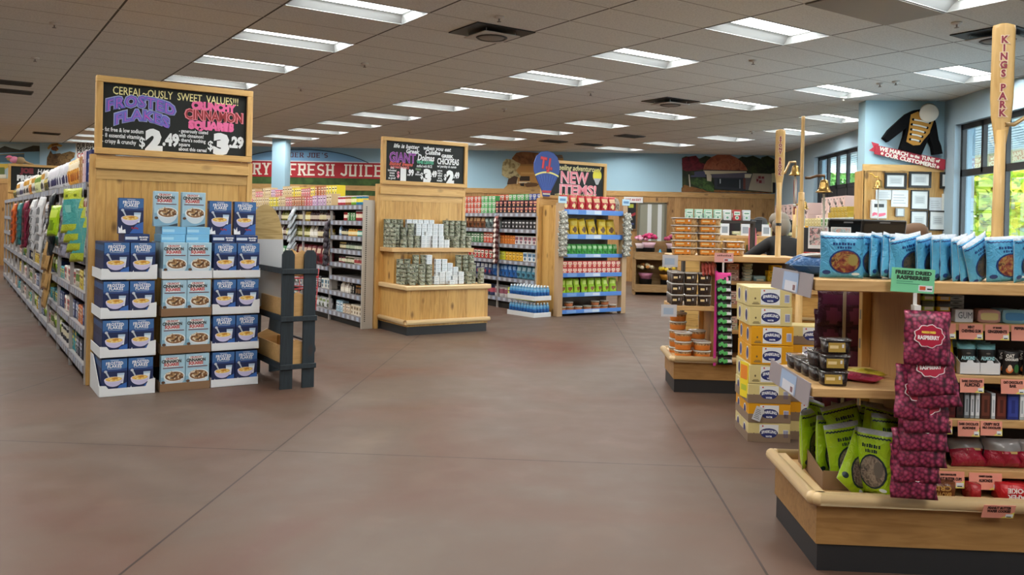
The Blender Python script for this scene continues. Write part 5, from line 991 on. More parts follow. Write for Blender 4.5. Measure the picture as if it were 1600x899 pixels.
# green bags in a cut carton in the base
t = thing('cut_carton', 'brown cut-down carton holding green bags in the near display base', 'carton', (1.43, 4.08, .312), -.04)
b = MB(); b.box(-.17, .17, -.15, .30, 0, .004, CARD); b.build('bottom', t)
for x in (-.172, .168): b = MB(); b.prism([(-.15, 0), (.30, 0), (.30, .13), (-.15, .075)], x, x + .004, CARD, 'yz'); b.build('side_wall', t)
b = MB(); b.box(-.17, .17, -.154, -.15, 0, .085, CARD); b.build('side_wall', t)
b = MB(); b.box(-.17, .17, .296, .30, 0, .13, CARD); b.build('side_wall', t)
gb = lambda: winbag(.18, .285, .06, 'a4c81e', 'aeb6bc', '1c3238', 'chip_filling')
for (x, y, z, rx, ry, rz, lab) in ((1.295, 4.28, .32, .06, .02, .9, 'farthest left'), (1.335, 4.14, .32, .08, .10, .75, 'second from the left'), (1.395, 4.0, .32, .10, -.12, .25, 'third from the left'), (1.345, 3.86, .335, .35, .72, .35, 'slumped over the front at an angle'), (1.455, 3.85, .325, .05, -.06, -.95, 'edge-on beside the slumped one'), (1.42, 4.22, .36, .15, .25, .5, 'standing tall at the back'), (1.52, 4.02, .40, .28, .22, -.1, 'leaning back right of the middle'), (1.60, 3.85, .318, .04, -.03, -.1, 'partly behind the hanging raspberry bags'), (1.50, 4.20, .36, .1, .1, -.5, 'in the back row, right'), (1.57, 4.18, .38, .15, .15, .2, 'in the back corner'), (1.34, 4.30, .36, .2, .3, .8, 'at the back left, tilted'), (1.46, 4.08, .40, .3, -.25, .1, 'crossing the others in the middle'), (1.56, 4.02, .36, .1, .12, .35, 'in the middle row, right')): inst(gb(), 'snack_bag', 'lime green bag with dark window in the base, ' + lab, 'bag', (x, y, z), 0, 'green bags in the near display base', rot=(-rx, ry, rz))
# freeze-dried raspberry bags on a clip strip, sign above
rx_, ry_ = 1.567, 3.712
t = thing('clip_strip', 'white clip strip from the green card holding the raspberry bags', 'clip strip', (rx_, ry_ + .03, 1.25)); b = MB(); b.box(-.008, .008, -.002, .002, -.9, .0, M('d8d6d2')); b.build('strip', t); b = MB(); b.box(-.014, .014, -.03, .006, -.11, -.06, M('e6e4e0', .3)); b.build('clip', t)
for k, (dx, dz, rz, ry, tx) in enumerate(((0, 0, .06, .03, .08), (.03, .145, .05, -.05, .20), (.055, .205, -.05, -.10, .24), (-.03, .27, .1, .13, .22), (.02, .33, .05, .0, .22), (.012, .42, -.03, .0, .2), (.01, .50, .0, .02, .2), (-.01, .58, .02, .01, .18), (-.02, .66, .0, .03, .14))): inst(berrybag(.20, .225, .03), 'raspberry_bag', 'crimson raspberry-print bag, %s from the top of its strip' % ORD(k + 1), 'bag', (rx_ + dx + .005, ry_ - .035 - .006 * (9 - k), 1.16 - .215 - dz * .88), 0, 'raspberry bags on the clip strip', rot=(-tx, ry, rz))
t = thing('price_card', 'green card lettered FREEZE DRIED RASPBERRIES on the top shelf edge', 'price card', (1.553, AY - .022, 1.243), 0, rot=(0, .045, 0)); b = MB(); b.box(-.092, .092, -.004, 0, 0, .105, M('7fd6a4', .5)); b.rect(.025, .085, .008, .034, -.0046, M('e9eef2')); b.rect(.03, .055, .014, .03, -.0052, M('d9603c')); b.rect(.062, .082, .016, .022, -.0052, BLACK); b.rect(-.07, .0, .045, .048, -.0046, M('4a9a78')); b.rect(-.07, .03, .036, .039, -.0046, M('4a9a78')); b.build('card', t)
b = MB(); b.text('FREEZE DRIED', 0, .086, .022, -.005, M('22382c'), .0012, W=.155); b.text('RASPBERRIES', 0, .064, .022, -.005, M('22382c'), .0012, W=.14); b.build('lettering', t)
# tubs of chocolate on the side shelf
ct = lambda: tubparts(.125, .10, .068, 'chocolate_beads', 'b89a4a', CLEAR)
for k in range(3): inst(ct(), 'deli_tub', 'clear tub of dark chocolate beads, %s in the front stack of three' % ('lowest', 'middle', 'topmost')[k], 'tub', (1.262 + .004 * k, 3.86, ZM + .001 + .0715 * k), .04 * k, 'chocolate tubs on the side shelf')
for k in range(4): inst(ct(), 'deli_tub', 'clear tub of chocolates on the side shelf, %s behind the front stack' % ORD(k + 1), 'tub', (1.245 - .004 * k, 3.985 + .108 * k, ZM + .001), pi / 2, 'chocolate tubs on the side shelf')
inst(ct(), 'deli_tub', 'clear tub of chocolates resting on the first tub behind the front stack', 'tub', (1.243, 3.99, ZM + .0725), pi / 2 + .1, 'chocolate tubs on the side shelf')
inst(pouch(.13, .19, .03, 'a82848', 'c9486a', '7a1430'), 'fruit_pouch', 'flat crimson pouch lying on the side shelf by the chocolate tubs', 'bag', (1.50, 3.93, ZM + .018), 0, rot=(-pi / 2, 0, .9))
inst(pouch(.12, .16, .03, 'c9b83a', 'e6dc7a', '8a7a1a'), 'fruit_pouch', 'flat yellow pouch at the back of the side shelf', 'bag', (1.53, 4.05, ZM + .018), 0, rot=(-pi / 2, 0, .3))
# maroon bags hanging at the back
for c_, (x, n, z0) in enumerate(((1.47, 7, 1.20), (1.60, 6, 1.20))):
    tag((lambda b: (b.box(-.008, .008, -.002, .002, -.85, 0, M('b9b2a4')), b.build('clip_strip', None, (x + .06, 4.52, 1.235)))[1])(MB()), 'cord strip holding maroon bags behind the near display, %s one' % ('left', 'right')[c_], 'clip strip', 'clip strips')
    for k in range(n): inst(pouch(.165, .21, .04, '3c0f28', '52183a', '6a2a4a'), 'hanging_bag', 'dark maroon bag behind the side shelf, %s down the %s strip' % (ORD(k + 1), ('left', 'right')[c_]), 'bag', (x + RN.uniform(-.01, .01), 4.55, z0 - .21 - k * .115), 0, 'maroon bags behind the near display', rot=(-.12, RN.uniform(-.05, .05), RN.uniform(-.1, .1)))
# right-hand shelves: mints and gum
ys = AY + .14
@proto
def minttin(w, h, d, c, c2):
    b = MB(); q = squircle(w, h, 20, 5); loft(b, [([(p[0], p[1]) for p in q], 0), ([(p[0], p[1]) for p in q], d)], [M(c, .3)]); q2 = [(p[0] * .8, p[1] * .55) for p in q]; loft(b, [(q2, d), (q2, d + .0012)], [M(c2, .35)], False)
    for i, v in enumerate(b.v): b.v[i] = (v[0], -v[2] + d / 2, v[1] + h / 2)
    return b.mesh('mint_tin')
@proto
def flattin(w, d, h, c, c2):
    b = MB(); q = squircle(w, d, 20, 5); loft(b, [(q, 0), (q, h * .42), ([(p[0] * 1.02, p[1] * 1.02) for p in q], h * .45), ([(p[0] * 1.02, p[1] * 1.02) for p in q], h)], [M(c2, .3), M(c, .3), M(c, .3)]); b.rect(-w * .3, w * .3, h * .1, h * .4, -d / 2 - .002, M('dcdcc8')); return b.mesh('mint_tin')
def col3(args, nm, mk, x, n, z, lab, dz, y=ys + .05, rz=0): 
    for k in range(n): inst(mk(*args), nm, lab % ('lowest', 'second', 'third', 'topmost')[min(k, 3)], nm.replace('_', ' '), (x, y, z + .001 + dz * k), rz, 'mints and gum on the near display')
z = SH[0]
col3((.062, .06, .046, '5c6650', 'b4d036'), 'mint_tin', flattin, 1.705, 4, z, 'grey-green rounded tin with lime base, %s in its stack', .0475)
col3((.062, .06, .046, '4a4a48', 'e2b422'), 'mint_tin', flattin, 1.775, 4, z, 'dark rounded tin with yellow base, %s in its stack', .0475)
for k in range(3): inst(carton(.075, .05, .02, 'c9ccc8', '9aa09c', '4a4e4c'), 'gum_box', 'thin grey gum box, %s of the three lying behind the GUM box' % ('lowest', 'middle', 'topmost')[k], 'gum', (1.865, ys + .13, z + .055 + .021 * k), 0, 'mints and gum on the near display')
b = MB(); b.box(-.16, .16, -.05, .05, 0, .053, M('5c4a3c')); tag(b.build('riser_block', None, (1.93, ys + .15, z + .001)), 'dark riser under the thin gum boxes', 'riser')
t = thing('gum_box', 'white box lettered GUM on the upper right shelf', 'gum', (1.862, ys + .035, z + .001)); b = MB(); b.box(-.04, .04, -.02, .02, 0, .058, M('d9dce0', .4), .002); b.build('box', t); b = MB(); b.text('GUM', .004, .032, .042, -.0215, M('4a5560'), .0, W=.062); b.build('lettering', t)
for k in range(4):
    inst(minttin(.098, .06, .018, 'd6a99c', 'd9c98a'), 'mint_tin', 'rose and gold mint tin standing upright, %s in its file' % ORD(k + 1), 'mint tin', (1.972 + .004 * k, ys + .02 + .022 * k, z + .001), .02, 'mints and gum on the near display')
    inst(minttin(.105, .064, .018, '8fc6d8', '4f8fc0'), 'mint_tin', 'pale blue mint tin standing upright, %s in its file' % ORD(k + 1), 'mint tin', (2.085 - .008 * k, ys + .02 + .022 * k, z + .001), -.03, 'mints and gum on the near display')
    inst(minttin(.10, .062, .018, '7c8288', 'd6d9dc'), 'mint_tin', 'grey mint tin standing at the right edge, %s in its file' % ORD(k + 1), 'mint tin', (2.205 - .006 * k, ys + .02 + .022 * k, z + .001), -.03, 'mints and gum on the near display')
# second shelf: gold bags, almond pouches, oat bars
z = SH[1]
@proto
def goldbag():
    w, h, t = .10, .15, .035; b = MB(); m = foil('d2a61e', .25); b.pillow(w, h, t, m, 8, 10, wob=0.0); decal_ell(b, w, h, t, .004, h * .30, w * .34, h * .21, M('2c201a', .3), 0); decal_ell(b, w, h, t, -.01, h * .34, w * .12, h * .05, M('5a4a40', .2), .001, 10, 2); decal_ell(b, w, h, t, .0, h * .74, w * .22, h * .06, M('f0dc90', .3), 0, 12, 2); return b.mesh('bag')
for i, (x, y, rz) in enumerate(((1.715, ys + .06, .25), (1.80, ys + .045, .12), (1.735, ys + .13, .2), (1.82, ys + .12, .1))): inst(goldbag(), 'chocolate_bag', 'gold foil bag with dark chocolate disc, %s' % ('front left', 'front right', 'back left', 'back right')[i], 'bag', (x, y, z + .002), 0, 'gold bags on the near display', rot=(-.15, .06 * (-1) ** i, rz))
@proto
def almondp():
    w, h, t = .085, .135, .04; b = MB(); m = M('17130f', .35); m2 = foil('7cc0c8', .3); b.pillow(w, h, t, m, 8, 10, fm=lambda u, v, s: m2 if v > .55 else m, wob=0.0); decal_text(b, w, h, t, 'ALMOND', 0, h * .50, .022, w * .74, M('9ed0d4'), 0); decal_ell(b, w, h, t, 0, h * .66, w * .12, h * .03, M('6a6258'), 0, 10, 2); return b.mesh('pouch')
for i, x in enumerate((1.897, 1.985)):
    t = thing('display_carton', 'white tray of ALMOND chocolate pouches, %s of two' % ('left', 'right')[i], 'tray', (x, ys + .02, z + .001), 0, 'almond pouch trays'); m = M('e4e6e8', .5); b = MB(); b.box(-.044, .044, 0, .22, 0, .003, m); b.build('bottom', t)
    b = MB(); b.prism([(-.044, 0), (.044, 0), (.044, .055), (.016, .055), (.01, .066), (-.01, .066), (-.016, .055), (-.044, .055)], 0, .002, m); b.build('front_lip', t)
    for s_ in (-1, 1): b = MB(); b.prism([(0, 0), (.22, 0), (.22, .11), (.08, .09), (0, .055)], s_ * .044 - .001, s_ * .044 + .001, m, 'yz'); b.build('side_flap', t)
    for k in range(4): inst(almondp(), 'almond_pouch', 'black and teal ALMOND pouch, %s one in the %s tray' % (('front', 'second', 'third', 'fourth')[k], ('left', 'right')[i]), 'bag', (x, ys + .05 + .045 * k, z + .005), 0, 'almond pouches', rot=(-.1, 0, 0))
@proto
def oatp():
    w, h, t = .075, .115, .025; b = MB(); m = M('1c1614', .4); b.pillow(w, h, t, m, 8, 10, wob=0.0); decal_text(b, w, h, t, 'OAT', -.008, h * .76, .022, w * .5, M('e6e2da')); decal_text(b, w, h, t, 'CHOCOLATE', 0, h * .62, .014, w * .8, M('e6e2da')); decal_ell(b, w, h, t, -.01, h * .2, .016, .014, M('e0783a'), 0, 12, 2); decal_ell(b, w, h, t, -.01, h * .28, .010, .016, M('efc9a8'), .0008, 12, 2); decal_ell(b, w, h, t, .022, h * .26, .012, .02, M('2f6a34'), 0, 12, 2); return b.mesh('pouch')
for i, x in enumerate((2.085, 2.175, 2.265)): 
    for k in range(2): inst(oatp(), 'oat_bar_pouch', 'black OAT CHOCOLATE pouch, %s from the left, %s row' % (ORD(i + 1), ('front', 'back')[k]), 'bag', (x, ys + .04 + .05 * k, z + .002), .04, 'oat chocolate pouches')
# third shelf: chocolate bars standing like books
z = SH[2]; x = 1.69
@proto
def bar(w, c, c2):
    h, d = .118, .16; b = MB(); b.box(-w / 2, w / 2, -d / 2, d / 2, 0, h, M(c, .35), .0015); y = -d / 2 - .0008; b.rect(-w * .4, w * .4, h * .12, h * .9, y, M(c2, .4)); b.rect(-w * .16, w * .16, h * .25, h * .75, y - .0006, M(c, .4)); return b.mesh('chocolate_bar')
for i, (w, c, c2, d_) in enumerate(((.03, '2a2420', '8a7a6a', 'dark brown with tan label'), (.022, '1e1c1e', '3a383a', 'black'), (.03, '5a1418', '8a2a2c', 'maroon'), (.016, '8a9298', 'cfd6da', 'grey-spined'), (.03, '571216', '401014', 'deep red'), (.03, '1b1516', '3a2020', 'black and red'), (.022, '6a7278', 'aab2b8', 'slate grey'), (.018, '8a9298', 'dfe4e8', 'pale grey'), (.02, 'a9b4ba', 'e6eaee', 'white-spined'), (.042, '4a261c', '6e3a2c', 'wide chestnut'), (.018, 'b4bec4', 'eef0f2', 'white-spined narrow'), (.044, '54261e', '7a3a2c', 'wide reddish brown'), (.05, '2a3480', '3c4aa0', 'wide royal blue'), (.02, 'a9b4ba', 'e6eaee', 'light grey'), (.018, '9aa4ac', 'dfe4e8', 'pale steel'), (.04, '5a5e64', '9aa0a6', 'grey'), (.04, '4a261c', '6e3a2c', 'brown end'))):
    x += w / 2; inst(bar(w, c, c2), 'chocolate_bar', '%s chocolate bar standing spine out, %s from the left' % (d_, ORD(i + 1)), 'chocolate bar', (x, ys + .10, z + .001), 0, 'chocolate bars on the near display'); x += w / 2 + .0045
# fourth shelf: clear bags of cups and red bags
z = SH[3]
CUPS = mottled('foil_cups', ('2a1c14', '4a3424', 'b9a070', '1c120c', 'd9cfb8'), 34, .25)
@proto
def cupbag(c, window):
    w, h, t = .155, .15, .07; b = MB(); b.pillow(w, h, t, MATS[window] if window in MATS else foil(window, .2), 10, 12, fm=None, wob=.0); decal_rect(b, w, h, t, -w * .32, w * .28, h * .34, h * .74, M(c, .35), .001); decal_text(b, w, h, t, 'PEANUT', -w * .02, h * .64, .022, w * .46, M('cfae7a'), .002); decal_text(b, w, h, t, 'BUTTER CUPS', -w * .02, h * .48, .018, w * .48, M('cfae7a'), .002); decal_rect(b, w, h, t, -w * .45, w * .45, h * .84, h * .96, M('6a6660', .2), .001); return b.mesh('bag')
@proto
def redbag():
    w, h, t = .17, .13, .07; b = MB(); m = foil('9a1c34', .25); m2 = M('8d8a8a', .12); b.pillow(w, h, t, m, 10, 12, fm=lambda u, v, s: m2 if v > .15 else m, wob=.008); decal_rect(b, w, h, t, -w * .1, w * .3, h * .50, h * .58, M('c9a86a', .3), .002); return b.mesh('bag')
inst(cupbag('2a1a12', 'foil_cups'), 'candy_bag', 'clear bag of PEANUT BUTTER CUPS with brown label', 'bag', (1.745, ys + .06, z + .002), 0, rot=(-.1, .03, .05))
for i, (x, y, rz) in enumerate(((1.92, ys + .05, .1), (2.07, ys + .055, -.04), (1.98, ys + .16, .2), (2.22, ys + .06, .1))): inst(redbag(), 'candy_bag', 'red candy bag with clear top, %s' % ('front left, slumped', 'front middle, upright', 'behind the front pair', 'at the right edge')[i], 'bag', (x, y, z + .003), 0, 'red candy bags', rot=(-.45 if i == 0 else -.12, 0, rz))
inst(cupbag('1c1c24', 'foil_cups'), 'candy_bag', 'dark clear-topped bag behind the peanut butter cups', 'bag', (1.80, ys + .17, z + .002), .1)
# base of the right half: wafer and brownie packs
z = .312
@proto
def flow(w, d, h, c, c2, s, flip):
    b = MB(); m = foil(c, .25); loft(b, [([(p[0], p[1]) for p in squircle(w, d, 20, 6)], 0), ([(p[0] * 1.02, p[1]) for p in squircle(w, d, 20, 6)], h * .5), ([(p[0], p[1] * .96) for p in squircle(w, d, 20, 6)], h)], [m, m]); y = -d / 2 - .0015
    for i, t_ in enumerate(s): b.text(t_, 0, h * (.30 + .38 * i) if flip else h * (.68 - .38 * i), h * .4, y, M(c2), .001, rot=pi if flip else 0, W=w * .66)
    return b.mesh('wafer_pack')
for i, x in enumerate((1.74, 1.93, 2.06, 2.20, 2.35)):
    if i == 0: inst(flow(.15, .1, .075, '6a3a1c', 'c9964a', ('BROWNIE', 'CRISP'), True), 'brownie_pack', 'brown and caramel pack lying behind the front rail', 'snack pack', (x, AY + .13, z), 0)
    else: inst(flow(.125 if i != 2 else .17, .1, .075, 'b81c24', 'f0e6e4', ('WAFER', 'COOKIE'), True), 'wafer_pack', 'red pack lettered WAFER COOKIE upside down, %s from the left' % ORD(i), 'snack pack', (x if i != 2 else 2.09, AY + .13, z), 0, 'wafer cookie packs') if i != 1 else inst(flow(.05, .1, .07, 'a8242a', 'e6c9a0', (), False), 'wafer_pack', 'narrow red wrapped bar beside the WAFER COOKIE pack', 'snack pack', (1.90, AY + .13, z), 0)
yc = ys - .004
for (x, zt, w, h, ls, lab, dy) in ((1.765, SH[0] - .004, .105, .07, (('CHAI TEA', .018, .05), ('MINTS', .018, .04)), 'CHAI TEA MINTS', 0), (1.885, SH[0] - .004, .105, .07, (('MINT', .016, .03), ('CHEWING GUM', .018, .085)), 'MINT CHEWING GUM', 0), (2.000, SH[0] - .004, .105, .07, (('ORGANIC', .01, .04), ('GINGERMINTS', .018, .085)), 'GINGERMINTS', 0), (2.115, SH[0] - .004, .105, .07, (('PEPPERMINTS', .016, .08),), 'PEPPERMINTS', 0),
                                 (1.895, SH[1] - .012, .105, .065, (('DARK CHOCOLATE', .014, .09), ('ALMOND', .022, .07)), 'DARK CHOCOLATE ALMOND', 0), (2.075, SH[1] - .012, .105, .065, (('OAT CHOCOLATE', .016, .085), ('BAR', .018, .03)), 'OAT CHOCOLATE', 0),
                                 (1.70, SH[2] - .004, .07, .065, (('NUT BAR', .016, .05),), 'NUT BAR', 0), (1.775, SH[2] - .004, .075, .065, (('72% CACAO', .015, .06), ('CHOCOLATE BAR', .014, .065)), '72% CACAO', 0), (1.885, SH[2] - .006, .095, .07, (('DARK CHOCOLATE', .015, .085), ('ALMONDS', .014, .06)), 'DARK CHOCOLATE with ALMONDS', 0), (1.985, SH[2] - .004, .095, .065, (('CRISPY RICE', .016, .07), ('MILK CHOCOLATE', .013, .08)), 'CRISPY RICE', 0),
                                 (1.80, SH[3] - .01, .145, .075, (('MINI CHOCOLATE', .01, .07), ('PEANUT BUTTER CUPS', .017, .12)), 'PEANUT BUTTER CUPS', 0), (1.965, SH[3] - .012, .145, .075, (('CANDY COATED', .01, .06), ('ALMONDS', .018, .06)), 'ALMONDS', 0)):
    pricecard(x, yc, zt - h, w, h, ls, 'salmon shelf card lettered ' + lab, tilt=.06)
pricecard(1.92, AY - .054, .285, .135, .065, (('PEANUT BUTTER', .017, .1), ('WAFER COOKIES', .017, .1)), 'salmon card lettered PEANUT BUTTER WAFER COOKIES on the front rail', tilt=-.35, rz=.03)
pricecard(2.13, AY - .054, .285, .12, .06, (('WAFER', .016, .06),), 'salmon card on the front rail at the right edge', tilt=-.3)
# ---------------- second display (orange tubs)
BX, BY, BD, BXD = 1.10, 7.74, .62, 1.46
second_d = enddisplay('oak checkout display with orange cookie tubs on top, beyond the stacked cases', BX, 2.25, BY, BY + BD, BXD, .327, 1.255, .79, [1.02, .80, .56], .18)
ctub = lambda w: tubparts(w, .17, .066, 'pastry', 'e08a2c', 'cfccc4')
for k in range(5):
    for i, (x, w) in enumerate(((1.185, .235), (1.41, .215))): inst(ctub(w), 'cookie_tub', 'clear cookie tub with orange label, %s tier of the %s stack' % (('bottom', 'second', 'third', 'fourth', 'top')[k], ('left', 'right')[i]), 'tub', (x, BY + .12, 1.257 + .0695 * k), RN.uniform(-.03, .03), 'cookie tubs on the second display')
for k in range(2): inst(ctub(.19), 'cookie_tub', 'clear cookie tub right of the tall stacks, %s one' % ('lower', 'upper')[k], 'tub', (1.645, BY + .16, 1.257 + .0695 * k), .05, 'cookie tubs on the second display')
for i in range(3):
    for k in range(3):
        for q in range(3 if i == 0 else 1): inst(tubparts(.118, .118, .10, 'brownie_bites', '2a1c16', 'b9b6b0'), 'brownie_tub', 'dark brownie tub, %s column from left, %s tier, %s row' % (ORD(i + 1), ('bottom', 'middle', 'top')[k], ('front', 'second', 'third')[q]), 'tub', (1.125 + .125 * i, BY + .09 + .125 * q, .792 + .103 * k), RN.uniform(-.05, .05), 'brownie tubs on the second display')
for i, (x, y, n) in enumerate(((1.20, BY + .13, 3), (1.175, BY + .32, 5), (1.375, BY + .14, 2), (1.36, BY + .33, 3))):
    for k in range(n): inst(rtub(.082, .08, 'pastry', 'dd8030'), 'dip_tub', 'round orange-labelled tub in the second display base, %s up, %s stack' % (ORD(k + 1), ('front left', 'back left', 'front right', 'back right')[i]), 'tub', (x, y, .294 + .0815 * k), RN.random() * 6, 'round tubs in the second display base')
for i in range(4): inst(pouch(.10, .13, .03, 'a8483c', 'c9685a', '6a2a22'), 'hanging_bag', 'brick red bag fanned under the top shelf, %s of four' % ORD(i + 1), 'bag', (1.37 + .03 * i, BY + .05, 1.06 + .004 * i), 0, 'red bags under the second display shelf', rot=(-.2, .25, 1.0))
t = thing('price_card', 'pink price card standing at the second display edge above the candy strip', 'price card', (1.525, BY - .03, 1.20)); b = MB(); b.box(-.085, .085, -.004, 0, 0, .085, M('e3a9a4', .5)); b.rect(.0, .075, .01, .035, -.005, M('c9d8ea')); b.rect(.005, .035, .014, .03, -.0056, M('b03c3c')); b.build('card', t); b = MB(); [b.rect(-.06 + .016 * i, -.05 + .016 * i, .055, .066 + .002 * (i % 3), -.005, M('5a2a2a')) for i in range(8)]; b.build('small_print', t)
for z, y_ in ((1.255, .12), (.80, .05)):
    b = MB(); b.box(-.07, .07, -.004, 0, -.11, .0, M('c3c3c8', .3)); b.rect(-.05, .04, -.09, -.03, -.0046, M('9fb0c6')); tag(b.build('shelf_guard', None, (1.045, BY - .0, z)), 'small plastic price holder at the second display\'s %s shelf' % ('top' if z > 1 else 'side'), 'price holder')
# candy strip: pink card and black bags with a green shape
cx_, cy_ = 1.52, BY - .06
b = MB(); b.box(-.008, .008, -.002, .002, -.92, .0, M('d9d6d2')); tag(b.build('clip_strip', None, (cx_, cy_ + .03, 1.20)), 'white clip strip holding the black and pink candy bags', 'clip strip', 'clip strips')
@proto
def candybag(first):
    w, h, t = .135, .12, .03; b = MB(); m = M('171519', .35); mp = M('d8348c', .4); b.pillow(w, h, t, m, 8, 8, fm=(lambda u, v, s: mp if v > u * .5 + .15 else m) if first else None, wob=.0)
    for i in range(4): decal_ell(b, w, h, t, -.045 + .018 * i, h * .30 + .010 * math.sin(i * 2), .013, .018, M('4fb05c', .4), .0006 * i, 10, 2)
    decal_rect(b, w, h, t, -.052, .018, h * .26, h * .36, M('3f9a4c', .4), .0003)
    for i in range(3): decal_ell(b, w, h, t, .025 + .014 * i, h * .28, .008, .016, M('dfe3e6', .4), 0, 8, 2)
    if first: decal_ell(b, w, h, t, .03, h * .5, .012, .02, M('ef8ab8'), .001, 10, 2)
    return b.mesh('bag')
for k in range(11): inst(candybag(k == 0), 'candy_bag', 'black candy bag with green shape, %s down the strip%s' % (ORD(k + 1), ', pink-topped' if k == 0 else ''), 'bag', (cx_ + .003 * k, cy_ - .012, .99 - .0715 * k), 0, 'candy bags on the strip', rot=(-.2, RN.uniform(-.04, .04), RN.uniform(-.06, .06)))
b = MB(); b.box(-.012, .012, -.002, .004, 0, .86, M('c9348a')); tag(b.build('backing_card', None, (cx_ - .06, cy_ + .02, .26)), 'pink backing card edge beside the black candy bags', 'card')
# goods on the right half of the second display
for k in range(6): inst(flattin(.085, .06, .026, 'b9c9bc', '8fa396'), 'mint_tin', 'pale green tin, %s up in the tall stack behind the cases' % ORD(k + 1), 'mint tin', (1.80 + .006 * (k % 2), BY + .27, 1.021 + .027 * k), 0, 'tins on the second display')
for k in range(3): inst(carton(.11, .06, .052, ('b58a84', 'c9a49a', 'cf8a80')[k], 'efe0d8', '6a3a34'), 'candy_box', '%s candy box in the stack right of the candy strip' % ('rosy brown', 'pale pink', 'salmon')[k], 'box', (1.665, BY + .26, 1.021 - .0 + .053 * k), 0, 'boxes on the second display')
for k in range(4): inst(carton(.11, .06, .06, ('d49a90', 'b98a84', 'c2c9a0', 'd8b0a0')[k], 'efe4dc', '6a4a44'), 'candy_box', 'pink and cream candy box beside the strip, %s shelf, %s' % (('middle', 'lower')[k // 2], ('lower', 'upper')[k % 2]), 'box', (1.66, BY + .25, (.801, .561)[k // 2] + .061 * (k % 2)), 0, 'boxes on the second display')
inst(flattin(.11, .07, .05, '9cc4cc', '7aa8b4'), 'mint_tin', 'pale teal oval tin behind the stacked cases', 'mint tin', (1.915, BY + .26, 1.021), 0)
for k in range(3): inst(carton(.10, .08, .05, 'e0b81c', 'f2d84a', '3a3214'), 'candy_box', 'yellow candy box behind the top case, %s' % ('lowest', 'middle', 'topmost')[k], 'box', (2.03 + .03 * (k == 2), BY + .26, 1.021 + .051 * k), .1, 'boxes on the second display')
# ---------------- stacked sparkling-water cases
WR = 'c9a84a'
@proto
def case(c, wrap):
    w, d, h = .295, .21, .134; b = MB(); b.box(-w / 2, w / 2, 0, d, 0, h, M(c, .4), .003); y = -.001
    if wrap: b.box(-w / 2 - .002, w / 2 + .002, -.002, d + .002, 0, h * .45, M('8a7662', .3)); y = -.0035
    b.rect(-w * .23, w * .22, h * .10, h * .92, -.001, M('e6e9ec', .4))
    for k, cc, o in ((1.0, '1c2450', 0), (.90, '2b3572', .0006)): b.prism([(-.005 + .05 * k * math.cos(a) * 1.12, h * .48 + .031 * k * math.copysign(abs(math.sin(a)) ** .8, math.sin(a))) for a in [2 * pi * i / 20 for i in range(20)]] if False else [(-.002 + .064 * k * math.copysign(abs(math.cos(2 * pi * i / 20)) ** .9, math.cos(2 * pi * i / 20)), h * .46 + .036 * k * math.sin(2 * pi * i / 20)) for i in range(20)], -.0016 - o, -.001, M(cc, .4))
    b.text('SPARKLING', -.002, h * .50, .028, -.0032, M('e9edf4'), .0012, W=.104, arc=.008); b.text('WATER', -.002, h * .30, .015, -.0032, M('e9edf4'), .0008, W=.045); b.ell(-.045, h * .84, .006, .006, -.0016, M('c23a34'), 8)
    b.ell(-w * .36, h * .42, .006, .008, -.0014, M('6a5a3a'), 10); b.rect(-w * .43, -w * .26, h * .12, h * .17, -.0014, M('7a6a48')); b.rect(-w * .41, -w * .28, h * .20, h * .23, -.0014, M('7a6a48'))
    b.rect(w * .33, w * .45, h * .22, h * .66, -.0014, M('dfe2ea'))
    for i in range(6): b.rect(w * (.34 + .018 * i), w * (.35 + .018 * i), h * .25, h * .63, -.002, M('4a4a8a'))
    x = -w / 2 - .0016
    for k, cc in ((1, 'e6e9ec'), (.8, '2b3572')): b.add([(x - .0006 * (2 - 2 * k), d * .5 + .04 * k * math.cos(2 * pi * i / 16), h * .5 + .05 * k * math.sin(2 * pi * i / 16)) for i in range(16)], [tuple(range(16))], M(cc, .4))
    return b.mesh('drink_case')
CR_, YE = 'd9c98c', 'e0a01c'
for k, (c, wr, n_) in enumerate(((CR_, 1, 'shrink-wrapped cream'), (YE, 1, 'shrink-wrapped yellow'), (CR_, 1, 'wrapped cream and brown'), (CR_, 0, 'cream'), (YE, 0, 'yellow'), (YE, 0, 'yellow'), (CR_, 0, 'cream'), (CR_, 0, 'cream'))):
    for q in range(2): inst(case(c, wr), 'drink_case', '%s sparkling water case, %s from the floor, %s column' % (n_, ORD(k + 1), ('front', 'rear')[q]), 'drink case', (1.535 + (0, .0, -.005, .0, .008, .008, -.006, -.012)[k], 6.02 + .214 * q, .0005 + .137 * k), RN.uniform(-.012, .012), 'stacked sparkling water cases')
for k in range(6):
    c, wr = ((CR_, 1), (YE, 1), (CR_, 1), (CR_, 1), (YE, 0), (CR_, 1))[k]; inst(case(c, wr), 'drink_case', '%s sparkling water case, %s from the floor, right-hand column' % ('cream' if c == CR_ else 'yellow', ORD(k + 1)), 'drink case', (1.85, 6.12, .0005 + .137 * k), 0, 'stacked sparkling water cases')
t = thing('price_card', 'yellow and orange card on the left side of the sparkling water stack', 'price card', (1.372, 6.10, .30), 0, rot=(0, 0, -pi / 2 + .25)); b = MB(); b.box(-.06, .06, -.004, 0, 0, .25, M('efd62c', .5)); b.rect(-.05, .05, .13, .23, -.0046, M('e8892c')); b.rect(-.04, .04, .05, .09, -.0046, M('b8c23a')); b.build('card', t)
t = thing('receipt_slip', 'white printed slip stuck on the wrapped yellow case', 'slip', (1.435, 6.005, .155), 0, rot=(0, .35, 0)); b = MB(); b.box(-.03, .03, -.002, 0, 0, .10, M('c9ccd0', .5)); [b.rect(-.022, .02 - .006 * (i % 3), .015 + .012 * i, .019 + .012 * i, -.0026, M('5a5e64')) for i in range(6)]; b.build('slip', t)
